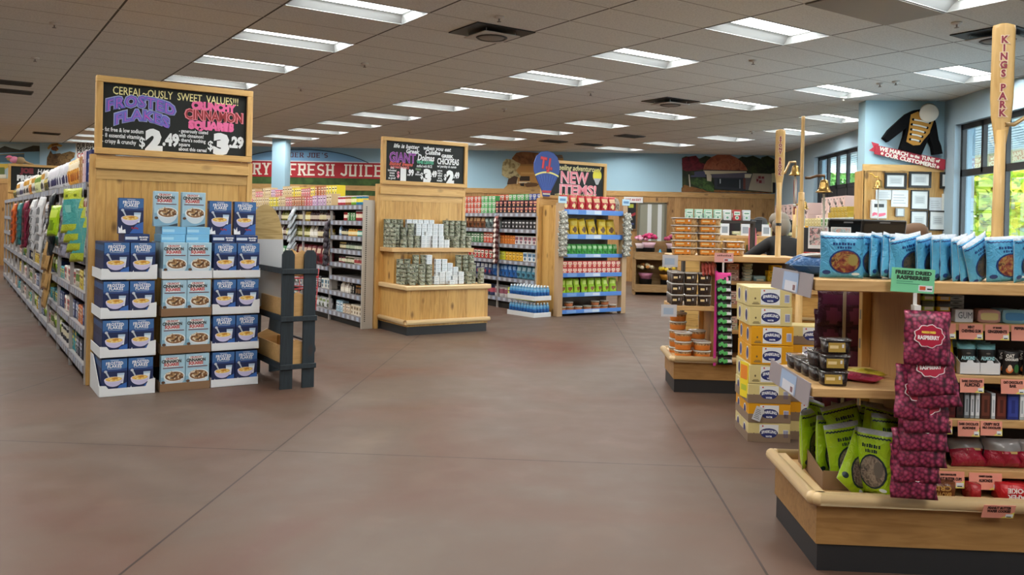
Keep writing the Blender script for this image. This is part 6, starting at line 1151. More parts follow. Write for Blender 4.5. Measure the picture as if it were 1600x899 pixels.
# ================================================================== OARS AND BELLS AT THE CHECKOUTS
@proto
def belltop(r):
    b = MB(); g = M('a98a50', .3, .85); b.lathe([(r * 1.0, 0), (r * 1.02, r * .06), (r * .80, r * .22), (r * .62, r * .6), (r * .55, r * 1.1), (r * .46, r * 1.45), (r * .2, r * 1.62), (r * .08, r * 1.66)], g, 22); b1 = b.mesh('bell')
    b = MB(); b.lathe([(r * .06, r * 1.64), (r * .10, r * 1.75), (r * .06, r * 1.95)], g, 12); b2 = b.mesh('crown_knob')
    b = MB(); b.ball((0, 0, -r * .05), r * .16, M('2a241c', .4)); b3 = b.mesh('clapper')
    return b1, b2, b3
def bell(label, x, y, z, r, arm, rope, mat='c9a24a'):
    t = thing('brass_bell', label, 'bell', (x, y, z), 0, 'brass checkout bells'); a, b_, c_ = belltop(r)
    place(a, 'bell_body', t); place(b_, 'crown_knob', t); place(c_, 'clapper', t)
    ax, ay, az = arm; b = MB(); b.tube([(ax, ay, az), (ax * .75, ay * .75, az + .0), (ax * .4, ay * .4, r * 2.05), (0, 0, r * 2.1), (0, 0, r * 1.9)], .011, M(mat, .3, .6), 8); b.build('bracket', t)
    if rope: b = MB(); b.tube([(0, 0, -r * .1), (.004, 0, -rope * .5), (-.003, 0, -rope)], .009, M('cfcfc8', .8), 6); b.ball((0, 0, -rope), .016, M('cfcfc8', .8), 8, 6); b.build('rope', t)
def oar(label, x, y, z0, z1, zb, wb, rs, rz, letters, lc, tilt=0.0, tint=None):
    t = thing('wooden_oar', label, 'oar', (x, y, z0), 0, 'upright wooden oars', rot=(0, tilt, rz)); H = z1 - z0; B = zb - z0
    b = MB(); b.tube([(0, 0, 0), (0, 0, B * .6), (0, 0, B + .05)], [rs, rs * .95, rs * .85], OARW, 12); b.tube([(0, 0, B * .45), (0, 0, B * .45 + .025)], rs * 1.08, BLACK, 12); b.build('shaft', t)
    b = MB(); n = 14; vs = []; fs = []
    prof = [(rs * .9, B - .02), (wb * .32, B + .04), (wb * .44, B + .12), (wb * .5, B + .22), (wb * .5, H * .75 + B * .25), (wb * .5, H - .02), (wb * .47, H), (wb * .2, H + .008)]
    for (w, z) in prof:
        for i in range(n): a = 2 * pi * i / n; vs.append((w * math.cos(a), (rs * .8 if z < B + .03 else .014) * math.sin(a), z))
    for j in range(len(prof) - 1):
        for i in range(n): fs.append((j * n + i, j * n + (i + 1) % n, (j + 1) * n + (i + 1) % n, (j + 1) * n + i))
    fs.append(tuple(range((len(prof) - 1) * n, len(prof) * n))); b.add(vs, fs, tint or OARW, True); b.build('blade', t)
    if letters:
        b = MB(); n = len(letters); z = H - .06; st = (H - B - .16) / n
        for ch in letters:
            if ch != ' ': b.text(ch, 0, z - st * .4, st * 1.15, -.0165, M('e6d3b4'), .006, sx=.95); b.text(ch, 0, z - st * .4, st * 1.15, -.0175, M(lc), .0022, sx=.9)
            z -= st if ch != ' ' else st * .7
        b.build('lettering', t)
oar('tall pale oar lettered KINGS PARK behind the blue bags', 2.30, 4.46 + .06, 1.0, 2.60, 2.0, .11, .030, -.25, 'KINGS PARK', '8c2f42', .008)
b = MB(); b.box(-.035, .035, -.03, .03, 0, 1.0, TRIMZ); tag(b.build('oar_post', None, (2.30, 4.52, 0)), 'pine post holding the KINGS PARK oar behind the near display', 'post')
bell('brass bell bracketed to the right of the KINGS PARK oar, at the picture edge', 2.50, 4.50, 2.02, .05, (-.18, .0, .06), .3, 'd6b98a')
oar('oar lettered STONY BROOK standing at the second checkout', 2.075, 7.98, 1.255, 2.44, 1.90, .088, .026, -.15, 'STONY BROOK', '8c2f42', .0)
bell('brass bell on a wooden bracket right of the STONY BROOK oar', 2.22, 7.98, 2.02, .06, (-.13, 0, .02), .28, 'd6b98a')
oar('tallest bare oar seen edge-on between the checkouts', 1.875, 6.56, .60, 2.38, 1.75, .06, .027, 1.3, '', '8c2f42', .018)
b = MB(); b.box(-.03, .03, -.03, .03, 0, .62, TRIMZ); tag(b.build('oar_post', None, (1.875, 6.56, 0)), 'pine post under the tallest bare oar', 'post')
bell('large brass bell with long white rope, on the tallest bare oar', 2.045, 6.56, 1.80, .062, (-.145, 0, .11), .44, '6a5038')
oar('red-bladed oar behind the STONY BROOK oar', 2.62, 9.4, 1.0, 2.06, 1.70, .08, .026, 1.0, '', '8c2f42', -.008, wood('red_oar', '8a4038', '7a3230', '5a2424', 9, 'X', 'Z', 0))
bell('small brass bell low behind the STONY BROOK oar', 2.72, 9.4, 1.74, .055, (-.09, 0, .05), .2)
bell('brass bell on the pine wall left of the certificates', 4.91, 13.13, 2.18, .085, (-.09, .12, .23), .75)

# ================================================================== CHECKOUT COUNTERS, MONITORS
def counter(label, x0, x1, y0, y1, h):
    t = thing('checkout_counter', label, 'counter', (x0, y0, 0), 0, 'checkout counters'); w, d = x1 - x0, y1 - y0
    b = MB(); b.box(0, w, 0, d, .1, h - .04, wood('counter_boards', 'd2a863', 'bf9350', 'a3783a', .16, 'Z', 'X', .8) if 'counter_boards' not in MATS else MATS['counter_boards']); b.build('body', t)
    b = MB(); b.box(.02, w - .02, .02, d - .02, 0, .1, KICK); b.build('kick_plate', t); b = MB(); b.box(-.03, w + .03, -.03, d + .03, h - .04, h, SHELFW, .006); b.build('counter_top', t)
    for z in (.55, .78): b = MB(); b.tube([(.02, -.012, z), (w - .02, -.012, z)], .014, MAPLE, 8); b.build('bumper_rail', t)
    return t
counter('pine checkout counter with rails behind the sparkling water cases', 1.98, 3.6, 7.0, 7.55, 1.02)
counter('pine checkout counter behind the near display', 2.35, 4.3, 5.35, 5.95, 1.05)
counter('pine checkout counter far back with monitors and magazines', 1.75, 3.4, 11.6, 12.2, 1.42)
def monitor(label, x, y, z, w, h, rz, tilt=-.25):
    t = thing('cash_register_monitor', label, 'monitor', (x, y, z), rz, 'checkout monitors'); m = M('131416', .35)
    b = MB(); b.box(-w * .22, w * .22, -.09, .09, 0, .015, m, .004); b.build('base', t); b = MB(); b.tube([(0, .02, .012), (0, .03, h * .35), (0, 0, h * .5)], .02, m, 8); b.build('neck', t)
    b = MB(); b.T = Matrix.Translation((0, 0, h * .35)) @ Matrix.Rotation(tilt, 4, 'X'); b.box(-w / 2, w / 2, -.018, .018, 0, h, m, .006); b.rect(-w * .12, w * .12, h * .82, h * .9, -.0188, M('8a8c90')) ; b.build('housing', t)
    b = MB(); b.T = Matrix.Translation((0, 0, h * .35)) @ Matrix.Rotation(tilt, 4, 'X'); b.rect(-w * .46, w * .46, h * .06, h * .78, -.0192, M('23272b', .2)); b.build('screen', t)
monitor('wide black register monitor above the blue bags, left of the KINGS PARK oar', 2.84, 5.65, 1.25, .44, .17, .12, .75)
monitor('black register monitor above the left blue bags, below the certificates', 2.62, 6.9, 1.43, .36, .13, .1, .2)
monitor('black register monitor behind the tallest oar', 2.45, 7.25, 1.40, .32, .16, .0, .3)
for i, (x, y) in enumerate(((2.84, 5.65), (2.62, 6.9), (2.45, 7.25))):
    z = (1.25, 1.43, 1.40)[i]; z0 = (1.05, 1.02, 1.02)[i]; b = MB(); b.box(-.16, .16, -.12, .12, 0, z - z0 - .001, M('1b1c1f', .5), .01); b.rect(-.1, .1, .03, .06, -.121, M('d9dde0')); tag(b.build('receipt_printer', None, (x, y, z0 + .0005)), 'black till block under the %s' % ('monitor left of the KINGS PARK oar', 'monitor below the certificates', 'monitor behind the tallest oar')[i], 'till')
for i, (x, lab) in enumerate(((2.42, 'left'), (2.72, 'middle'), (3.18, 'right'))): monitor('small black monitor on the far counter, %s of three' % lab, x, 11.8, 1.42, .26, .17, .1, .1)
for i, (x, c) in enumerate(((2.30, 'e6e9ea'), (2.58, 'dfe3e4'), (2.86, 'e3e6e8'))): b = MB(); b.box(-.06, .06, -.002, .002, 0, .16, M(c)); b.rect(-.04, .04, .03, .12, -.0026, M('9aa3aa')); tag(b.build('paper_sign', None, (x, 11.62, 1.4205)), 'white paper notice standing on the far counter, %s of three' % ('left', 'middle', 'right')[i], 'paper sign')
for i in range(9): inst(bar(.05, ('5a4a6a', '2a2a30', '7a4a3a', 'a88a5a', '39506a', '6a2a34', '4a5a3a', '8a7a6a', '2c3a5a')[i], 'c9c2b4'), 'magazine', 'magazine in the far counter rack, %s from the left' % ORD(i + 1), 'magazine', (1.95 + .11 * i, 11.50, 1.18), 0, 'magazines on the far counter')
b = MB(); b.box(0, 1.1, 0, .16, 0, .02, SHELFW); b.box(0, 1.1, .15, .165, 0, .22, PINE); tag(b.build('magazine_ledge', None, (1.88, 11.425, 1.16)), 'narrow ledge holding magazines on the far counter front', 'ledge')
b = MB(); b.prism([(-.05, 0), (.05, 0), (.055, .2), (.035, .34), (-.05, .34), (-.055, .18)], 0, .02, M('d4707c', .6)); tag(b.build('number_flag', None, (2.62, 11.35, 1.19), .1), 'pink lane flag hanging before the far monitors', 'flag')
# picture cards and red candy boxes between the oars
t = thing('impulse_rack', 'wooden rack with picture cards and red candy right of the tallest oar', 'rack', (2.0, 6.92, 0)); b = MB(); b.box(0, .62, 0, .06, 1.235, 1.275, SHELFW, .003); b.build('shelf', t); b = MB(); b.box(.0, .02, 0, .06, 1.03, 1.26, PINEY); b.build('side_board', t); b = MB(); b.box(0, .40, .05, .07, 1.03, 1.53, M('3a3d42')); b.build('back_board', t)
art1 = mottled('card_art_pink', ('e9e4e4', 'e8a0a8', 'd9d4d2', '4a4446', 'f0b8bc'), 26); art2 = mottled('card_art_blue', ('cfe4ea', 'e8a89a', 'dfe9ec', '9ac4d0', 'f2d8d0'), 26)
for i, (x, m, lab) in enumerate(((2.13, art1, 'pink and grey'), (2.31, art2, 'pale blue and coral'))):
    t = thing('greeting_card', '%s picture card standing in the rack between the oars' % lab, 'card', (x, 6.955, 1.36)); b = MB(); b.box(-.08, .08, -.004, 0, 0, .18, WHITE); b.build('card', t); b = MB(); b.rect(-.07, .07, .03, .17, -.005, m); b.build('picture', t)
for i in range(4): inst(carton(.09, .04, .055, 'b8342c', 'e8a040', '7a1414'), 'candy_box', 'small red candy box on the rack between the oars, %s from left' % ORD(i + 1), 'box', (2.06 + .1 * i, 6.945, 1.276), 0, 'red candy boxes between the oars')

# ================================================================== PEOPLE
def person(label, x, y, rz, shirt, hair, pose, hlen=.0, skin='b98a6c', h=1.70, bend=0.0, trousers='22252c', hr=None, bald=False):
    """one continuous skinned body; coloured by where clothes end; hair is a child"""
    k = h / 1.70; t = thing('person', label, 'person', (x, y, 0), rz)
    cb, sb = math.cos(bend), math.sin(bend)
    def up(p): # bend the upper body about the hips, towards -y
        z = p[2] - .95; return (p[0], p[1] * cb - z * sb, .95 + z * cb + p[1] * sb) if p[2] > .95 else p
    V = {}; J = [('pel', (0, 0, .95), .145), ('wai', (0, 0, 1.08), .135), ('che', (0, .0, 1.27), .155), ('sho', (0, .01, 1.40), .115), ('nek', (0, .0, 1.47), .056), ('hd0', (0, -.02, 1.55), .075), ('hd1', (0, -.015, 1.62), .092), ('hd2', (0, .0, 1.69), .066)]
    for s_, n in ((-1, 'l'), (1, 'r')):
        J += [(n + 'sh', (s_ * .17, .01, 1.38), .072)]
        e, w_ = pose[n]; J += [(n + 'el', e, .046), (n + 'wr', w_[0], .031), (n + 'pa', w_[1], .036)]
        J += [(n + 'hi', (s_ * .10, 0, .88), .10), (n + 'kn', (s_ * .11, -.01, .48), .064), (n + 'an', (s_ * .11, .02, .09), .044), (n + 'to', (s_ * .115, -.13, .04), .036)]
    for i, (n, p, r) in enumerate(J): V[n] = i
    E_ = [('pel', 'wai'), ('wai', 'che'), ('che', 'sho'), ('sho', 'nek'), ('nek', 'hd0'), ('hd0', 'hd1'), ('hd1', 'hd2')]
    for n in 'lr': E_ += [('sho', n + 'sh'), (n + 'sh', n + 'el'), (n + 'el', n + 'wr'), (n + 'wr', n + 'pa'), ('pel', n + 'hi'), (n + 'hi', n + 'kn'), (n + 'kn', n + 'an'), (n + 'an', n + 'to')]
    P = [Vector(up(p)) for _, p, _ in J]; RR = [r for _, _, r in J]; EE = [(V[a], V[c]) for a, c in E_]
    for n, s_ in (('l', -1), ('r', 1)): # five fingers per hand
        pa, wr = P[V[n + 'pa']], P[V[n + 'wr']]; d = (pa - wr).normalized(); sd = d.cross(Vector((0, 0, 1)) if abs(d.z) < .8 else Vector((0, -1, 0))).normalized(); nn = sd.cross(d)
        for q, (o, L, sp) in enumerate(((-.027, .070, -.12), (-.009, .080, -.03), (.009, .076, .04), (.027, .06, .12), (.034, .052, .75))):
            b0 = pa + sd * o + d * (.012 if q < 4 else -.028); b1 = b0 + (d + sd * sp) * L * .55; b2 = b1 + (d + sd * sp * .6 - nn * .35) * L * .5
            i0 = len(P); P += [b0, b1, b2]; RR += [.011, .0095, .008]; EE += [(V[n + 'pa'], i0), (i0, i0 + 1), (i0 + 1, i0 + 2)]
    me = bpy.data.meshes.new('body'); me.from_pydata([tuple(p * k) for p in P], EE, []); o = bpy.data.objects.new('body', me); COL.objects.link(o)
    md = o.modifiers.new('skin', 'SKIN'); sv = me.skin_vertices[0].data
    for i, r in enumerate(RR): sv[i].radius = (r * k * (1.25 if J[i][0] in ('pel', 'wai', 'che', 'sho') else 1) if i < len(J) else r * k, r * k * (.85 if i < len(J) and J[i][0] in ('pel', 'wai', 'che') else 1))
    sv[0].use_root = True; md.use_smooth_shade = True; o.modifiers.new('sub', 'SUBSURF').levels = 2; o.modifiers['sub'].render_levels = 2
    dg = bpy.context.evaluated_depsgraph_get(); dg.update(); m2 = bpy.data.meshes.new_from_object(o.evaluated_get(dg)); bpy.data.objects.remove(o); m2.materials.clear()
    for c in (skin, shirt, trousers, '15151a'): m2.materials.append(M(c, .75))
    nk = P[V['sho']] * k + Vector((0, 0, .03)) * k; hd = P[V['hd1']] * k; hands = [(P[V[n + 'wr']] * k, P[V[n + 'pa']] * k) for n in 'lr']
    for p in m2.polygons:
        c = p.center; mi = 1
        if c.z < .10 * k: mi = 3
        elif c.z < .93 * k and abs(c.x) < .24 * k: mi = 2
        if (c - hd).length < .145 * k or (c - P[V['nek']] * k).length < .055 * k: mi = 0
        for wr, pa in hands:
            if (c - pa).length < .125 * k and (c - wr).dot(pa - wr) > 0: mi = 0
        p.material_index = mi; p.use_smooth = True
    bo = place(m2, 'body', t)
    # face: eyes, nose, mouth, ears as one small child mesh
    f = MB(); f.T = Matrix.Translation(hd) @ Matrix.Rotation(bend * .6, 4, 'X')
    for s_ in (-1, 1): f.ball((s_ * .032, -.083, .0), .010, M('e9e6e0', .3), 8, 6); f.ball((s_ * .032, -.091, .0), .005, M('2a1c14', .3), 8, 6); f.ball((s_ * .098, .0, -.01), (.012, .022, .03), M(skin, .6), 8, 6)
    f.ball((0, -.098, -.028), (.013, .02, .022), M(skin, .6), 8, 6); f.ball((0, -.085, -.062), (.024, .008, .006), M('8a4a44', .5), 8, 6); f.build('face', t)
    b = MB(); b.T = Matrix.Translation(hd + Vector((0, .012, .022)) * k) @ Matrix.Rotation(bend * .6, 4, 'X'); rn = random.Random(3)
    b.lathe([(.103, -.02), (.108, .02), (.10, .06), (.075, .095), (.03, .112)], M(hair, .7), 18)
    b.ball((0, .045, -.04 - hlen * .5), (.105, .075, .11 + hlen * .6), M(hair, .7), 14, 10); b.build('hair', t)
    return t
STAND = {'l': ((-.25, .03, 1.12), ((-.24, -.10, .92), (-.24, -.14, .86))), 'r': ((.25, .03, 1.12), ((.24, -.10, .92), (.24, -.14, .86)))}
TYPE = {'l': ((-.26, -.02, 1.14), ((-.17, -.24, 1.10), (-.16, -.31, 1.09))), 'r': ((.26, -.02, 1.14), ((.17, -.24, 1.10), (.16, -.31, 1.09)))}
REACH = {'r': ((.42, -.10, 1.24), ((.64, -.22, 1.10), (.70, -.25, 1.07))), 'l': ((-.27, -.02, 1.14), ((-.2, -.22, 1.0), (-.19, -.28, .96)))}
person('person in black top with grey hair leaning and reaching across the second checkout', 2.46, 9.0, pi * 1.06, '0a0a0c', '857c6e', {'l': REACH['l'], 'r': REACH['r']}, .02, h=1.70, bend=.38)
person('dark-haired person at the far counter behind the black-clad shopper', 3.02, 12.65, .5, '2a2c34', '17120f', TYPE, .06, h=1.64)
person('person with dark round hair far left behind the cookie tubs', 2.35, 13.4, pi, '1c1c22', '16110e', STAND, .05, h=1.70)
person('person with reddish face and brown hair at the far counter', 2.95, 13.1, .2, '3a2c2c', '5a3424', TYPE, .02, skin='b4705c', h=1.62)
person('brown-haired person behind the blue bags, below the framed certificates', 3.28, 7.85, pi - .4, '4a4a52', '6a503a', TYPE, .06, h=1.54)
person('person in black shirt at the right picture edge by the window', 3.80, 6.80, 1.2, '1d1f24', '3a2a20', TYPE, .0, h=1.84)

# ================================================================== PINE WALL: JACKET, BANNER, CERTIFICATES
WY = 13.25
def wq(cx, cy, x0=1340, y0=130, s=3.3308, Y=WY): p = PY(x0 + cx / s, y0 + cy / s, Y); return p.x, p.z
def wrect(x0, y0, x1, y1, **k): a = wq(x0, y0, **k); c = wq(x1, y1, **k); return (a[0] + c[0]) / 2, c[1], c[0] - a[0], a[1] - c[1]
FRM = M('16120f', .35)
for (x0, y0, x1, y1, lab, thick) in ((140, 466, 253, 552, 'wide black-framed certificate, left of the top three', .14), (267, 460, 381, 546, 'wide black-framed certificate, middle of the top three', .14), (428, 463, 541, 551, 'wide black-framed certificate with grey print, right of the top three', .14), (276, 556, 369, 661, 'upright thin-framed certificate in the middle of the wall', .07), (274, 663, 363, 771, 'upright thin-framed certificate, left of the lowest two', .07), (371, 663, 463, 769, 'upright thin-framed certificate, right of the lowest two', .07)):
    x, z, w, h = wrect(x0, y0, x1, y1); f = thick * min(w, h)
    t = thing('framed_certificate', lab, 'certificate', (x, WY, z), 0, 'framed certificates'); b = MB()
    for a in ((-w / 2, w / 2, 0, f), (-w / 2, w / 2, h - f, h), (-w / 2, -w / 2 + f, f, h - f), (w / 2 - f, w / 2, f, h - f)): b.box(a[0], a[1], -.02, .004, a[2], a[3], FRM, .003)
    b.build('frame', t); b = MB(); b.box(-w / 2 + f, w / 2 - f, -.006, .002, f, h - f, M('dfe6e6', .25)); c_ = 'a9b3b6' if 'grey print' in lab else 'c3ccce'; b.rect(-w * .28, w * .28, h * .3, h * .72, -.0066, M(c_, .3))
    for i in range(3): b.rect(-w * .2, w * .2, h * (.38 + .1 * i), h * (.41 + .1 * i), -.0072, M('8f989c', .3))
    b.build('certificate', t)
for (x0, y0, x1, y1, c, lab) in ((95, 555, 178, 607, 'dfe4e6', 'small white notice under the brass bell'), (176, 556, 262, 645, 'e3e6e6', 'square white notice beside the small one'), (375, 594, 437, 664, 'd5dde2', 'narrow pale notice right of the thin-framed certificate'), (440, 576, 524, 680, 'e2e6df', 'tall cream notice under the right certificate'), (465, 684, 552, 731, 'c9dcd8', 'low pale green and blue notice by the window'), (55, 735, 140, 778, 'dfe3e4', 'white notice under the wall device, above the monitor')):
    x, z, w, h = wrect(x0, y0, x1, y1); b = MB(); b.box(-w / 2, w / 2, -.003, .0, 0, h, M(c, .5))
    for i in range(4): b.rect(-w * .38, w * (.36 - .1 * (i % 2)), h * (.2 + .16 * i), h * (.25 + .16 * i), -.0036, M('b4bdc2'))
    if 'green' in lab: b.rect(-w * .4, w * .4, h * .3, h * .7, -.0042, M('8fc4d8'))
    tag(b.build('notice', None, (x, WY + .004, z)), lab, 'notice', 'paper notices on the pine wall')
x, z, w, h = wrect(65, 607, 146, 707); t = thing('time_clock', 'white wall clock-in device with black display and pink sticker', 'time clock', (x, WY, z)); b = MB(); b.box(-w / 2, w / 2, -.05, .004, 0, h, M('d9dcdc', .4), .012); b.build('housing', t); b = MB(); b.rect(-w * .3, w * .3, h * .6, h * .78, -.051, M('14171a', .2)); b.build('display', t); b = MB(); b.poly([(-w * .42, h * .12), (-w * .2, h * .2), (0, h * .1), (w * .3, h * .16), (w * .42, h * .22), (w * .4, h * .32), (0, h * .28), (-w * .3, h * .34), (-w * .42, h * .28)], -.0516, M('e8708a')); b.build('sticker', t)
x, z, w, h = wrect(195, 650, 241, 696); t = thing('thermostat', 'small grey box with pale screen on the pine wall', 'thermostat', (x, WY, z)); b = MB(); b.box(-w / 2, w / 2, -.03, .004, 0, h, M('8d9294', .4), .006); b.build('housing', t); b = MB(); b.rect(-w * .3, w * .36, h * .1, h * .9, -.0308, M('ccd6d8')); b.build('screen', t)
# band jacket with hat
def jq(cx, cy): return wq(cx, cy, 1350, 150, 6.9133)
t = thing('band_jacket', 'black and gold marching band jacket hung on the blue wall', 'jacket', (0, WY, 0)); Y0 = 0
def jprism(pts, y0, y1, mat, name, par):
    b = MB(); b.prism([jq(*p) for p in pts], y0, y1, mat); return b.build(name, par)
CLOTH = M('08080a', .9, 0, 0, 0, .15); GOLD = M('b07c22', .6)
b = MB(); q = [jq(*p) for p in ((440, 200), (520, 160), (590, 150), (700, 240), (745, 265), (690, 440), (600, 640), (375, 580), (420, 440), (440, 330))]; b.prism(q, -.07, .04, CLOTH); b.build('torso', t)
for pts, nm in ((((445, 195), (480, 215), (450, 330), (410, 370), (240, 502), (188, 458), (250, 370), (380, 250)), 'sleeve'), (((735, 260), (750, 300), (780, 480), (806, 545), (822, 628), (730, 640), (720, 560), (680, 450), (690, 380)), 'sleeve')): jprism(pts, -.09, .02, CLOTH, nm, t)
jprism(((480, 210), (560, 175), (640, 260), (730, 270), (690, 400), (620, 480), (580, 535), (510, 540), (436, 500), (460, 380)), -.082, -.07, GOLD, 'breast_panel', t)
for i, (a, c) in enumerate((((505, 262), (680, 300)), ((490, 315), (655, 352)), ((485, 368), (628, 402)), ((480, 420), (600, 448)), ((472, 474), (575, 496)))):
    A_, B_2 = jq(*a), jq(*c); b = MB(); b.tube([(A_[0], -.09, A_[1]), ((A_[0] + B_2[0]) / 2, -.094, (A_[1] + B_2[1]) / 2 + .004), (B_2[0], -.09, B_2[1])], .012, M('e9e6da'), 8); br = b.build('braid', t)
    for e in (A_, B_2): b = MB(); b.ball((e[0], -.092, e[1]), (.02, .012, .02), CLOTH, 10, 6); b.build('button', br)
c = jq(672, 190); hat = thing('band_hat', 'cream drum-major hat over the band jacket collar', 'hat', (c[0], WY - .09, c[1]), 0)
b = MB(); b.T = Matrix.Rotation(-.35, 4, 'Z') @ Matrix.Rotation(.25, 4, 'X'); b.lathe([(.13, .14, M('c9bfa6')), (.125, .08, M('c9bfa6')), (.115, -.02, M('d8d4c6', .6)), (.135, -.06, M('d8d4c6', .6)), (.135, -.075, M('d8d4c6', .6)), (.128, -.082, M('d8d4c6', .6))], M('d8d4c6', .6), 26, (0, 0, 0), True, 'y'); b.build('crown', hat)
b = MB(); b.T = Matrix.Rotation(-.35, 4, 'Z') @ Matrix.Rotation(.25, 4, 'X'); b.lathe([(.12, .145), (.125, .15), (.11, .155)], M('2a241c'), 22, (0, 0, 0), True, 'y'); b.build('hat_band', hat)
bn = thing('banner', 'red ribbon banner reading WE MARCH to the TUNE of OUR CUSTOMERS', 'banner', (0, WY, 0)); RED = M('a8283a', .6)
jprism(((118, 532), (870, 690), (852, 805), (106, 628)), -.035, -.012, RED, 'ribbon', bn)
jprism(((78, 497), (158, 520), (140, 612), (52, 590), (100, 553)), -.012, -.002, M('b83448', .6), 'ribbon_tail', bn); jprism(((842, 680), (924, 702), (885, 745), (894, 798), (838, 782)), -.012, -.002, M('b83448', .6), 'ribbon_tail', bn)
b = MB(); a1, a2 = jq(160, 560), jq(810, 706); ang = math.atan2(a2[1] - a1[1], a2[0] - a1[0]); sc = 1 / (6.9133 * 98.0)
for s, cx, cy, sz, W in (('WE MARCH', 310, 605, .085, 300), ('to the', 540, 655, .06, 100), ('TUNE', 680, 683, .085, 140), ('of', 785, 705, .06, 40), ('OUR CUSTOMERS!', 490, 698, .085, 530)):
    x, z = jq(cx, cy); b.text(s, x, z, sz, -.037, M('f0e6da'), .004, rot=ang, W=W * sc)
for cx, cy in ((186, 624), (786, 770)): x, z = jq(cx, cy); b.ell(x, z, .022, .022, -.037, M('f0d8c8'), 10)
b.build('lettering', bn)

# ================================================================== BACK WALL MURALS AND THE DAIRY SIGN
BY_ = BACK - .002
def mural(name, label, cat, x0, y0, s, thick, layers):
    t = thing(name, label, cat, (0, BACK, 0))
    y = -.004
    for i, (nm, pts, c) in enumerate(layers):
        b = MB(); q = [(lambda p: (p.x, p.z))(PY(x0 + px / s, y0 + py / s, BACK)) for px, py in pts]; q = [(a, min(zz, CZ - .004)) for a, zz in q]
        b.prism(q, y - (thick if i == 0 else .0015), y + .002 if i else -.001, c if not isinstance(c, str) else M(c, .7)); y -= thick + .0005 if i == 0 else .002; b.build(nm, t)
    return t
LEAFR = mottled('painted_red_leaves', ('4a1220', '6e1c2c', '8a2a38'), 6, .7); LEAFG = mottled('painted_green_leaves', ('1c2a18', '2f4a22', '4a6a30'), 7, .7); DOME = mottled('painted_copper', ('8a4a34', 'a35a3e', 'b06a4c', '7a3e2c'), 5, .7); LEAFD = mottled('painted_dark_trees', ('141c16', '24301c', '3a4424'), 5, .7)
def bump(x0, x1, yb, yt, n, seed, yb2=None):
    rn = random.Random(seed); return [(x0, yb)] + [(x0 + (x1 - x0) * i / n, yt(i / n) + rn.uniform(-9, 9)) for i in range(n + 1)] + [(x1, yb2 if yb2 is not None else yb)]
mural('mural', 'painted cutout of a red-domed building with trees on the back wall', 'mural', 1060, 235, 10, .03, (
    ('dark_trees', [(60, 330), (55, 120), (110, 95), (330, 130), (420, 88), (520, 110), (640, 70), (940, 130), (990, 98), (1060, 110), (1160, 85), (1290, 140), (1300, 110), (1390, 88), (1470, 130), (1550, 180), (1550, 670), (60, 650)], LEAFD),
    ('ground', [(45, 650), (45, 590), (90, 540), (330, 600), (560, 620), (1440, 660), (1440, 672)], mottled('painted_earth', ('6a4a24', '8a6030', '7a3c28'), 4, .7)),
    ('red_tree', [(60, 300), (52, 210), (60, 130), (130, 105), (200, 95), (270, 85), (310, 130), (330, 190), (420, 220), (380, 300), (250, 320), (120, 330)], LEAFR),
    ('dome', [(385, 305), (400, 240), (440, 170), (510, 110), (600, 70), (700, 60), (800, 72), (900, 115), (990, 185), (1050, 260), (1080, 320)], DOME), ('dome_edge', [(385, 303), (1082, 318), (1082, 330), (385, 318)], '3a3436'),
    ('band', [(385, 318), (1060, 330), (1060, 355), (400, 378)], 'cfc6a8'), ('left_wing', [(245, 335), (400, 325), (430, 420), (190, 420), (190, 395), (245, 392)], '4a4e6a'),
    ('canopy', [(490, 378), (1040, 350), (1150, 368), (1130, 432), (500, 430)], '5a5868'), ('canopy_end', [(1030, 372), (1142, 372), (1118, 432), (1030, 432)], 'd9d4bc'), ('entrance', [(550, 430), (1040, 432), (1040, 640), (560, 600)], '2e3440'), ('door_glass', [(600, 445), (970, 455), (970, 590), (600, 570)], '1c2830'), ('pillar', [(640, 450), (655, 450), (655, 520), (640, 520)], 'b9c4cc'), ('pillar', [(945, 460), (962, 460), (962, 598), (945, 598)], '8a949c'), ('red_pier', [(1005, 440), (1040, 440), (1040, 610), (1005, 605)], '6a3a34'),
    ('stone_wall', [(1155, 362), (1445, 372), (1445, 655), (1085, 622)], 'a89e8c'), ('slope', [(1040, 432), (1130, 432), (1085, 625), (1040, 620)], '5e5a5c'), ('flower_mark', [(1205, 415), (1335, 415), (1340, 520), (1205, 520)], 'a08a84'), ('petal', [(1240, 405), (1280, 405), (1280, 445), (1240, 445)], '7a2a34'), ('petal', [(1292, 412), (1328, 412), (1328, 445), (1292, 445)], '7a2a34'), ('petal', [(1210, 450), (1240, 450), (1240, 490), (1210, 490)], '7a2a34'), ('petal', [(1250, 470), (1290, 470), (1290, 515), (1250, 515)], '7a2a34'),
    ('end_wall', [(1445, 365), (1552, 350), (1552, 668), (1445, 660)], 'cfcaa4'), ('door_mark', [(1460, 505), (1550, 510), (1550, 668), (1460, 664)], '14141a'), ('shrub', [(190, 440), (330, 420), (420, 450), (500, 480), (552, 560), (545, 650), (440, 640), (330, 590), (190, 520)], LEAFG), ('birch', [(150, 380), (165, 380), (185, 575), (165, 575)], 'bdb8a8'), ('entry_stone', [(430, 370), (480, 365), (510, 400), (505, 490), (440, 480)], 'c9c2ac')))
HR = mottled('painted_rock', ('6a4428', '8a5a36', '9a6a44'), 5, .7); TR = mottled('painted_tree', ('8a7850', 'b0a072', 'c9bc8e', '6a5a3a'), 6, .7)
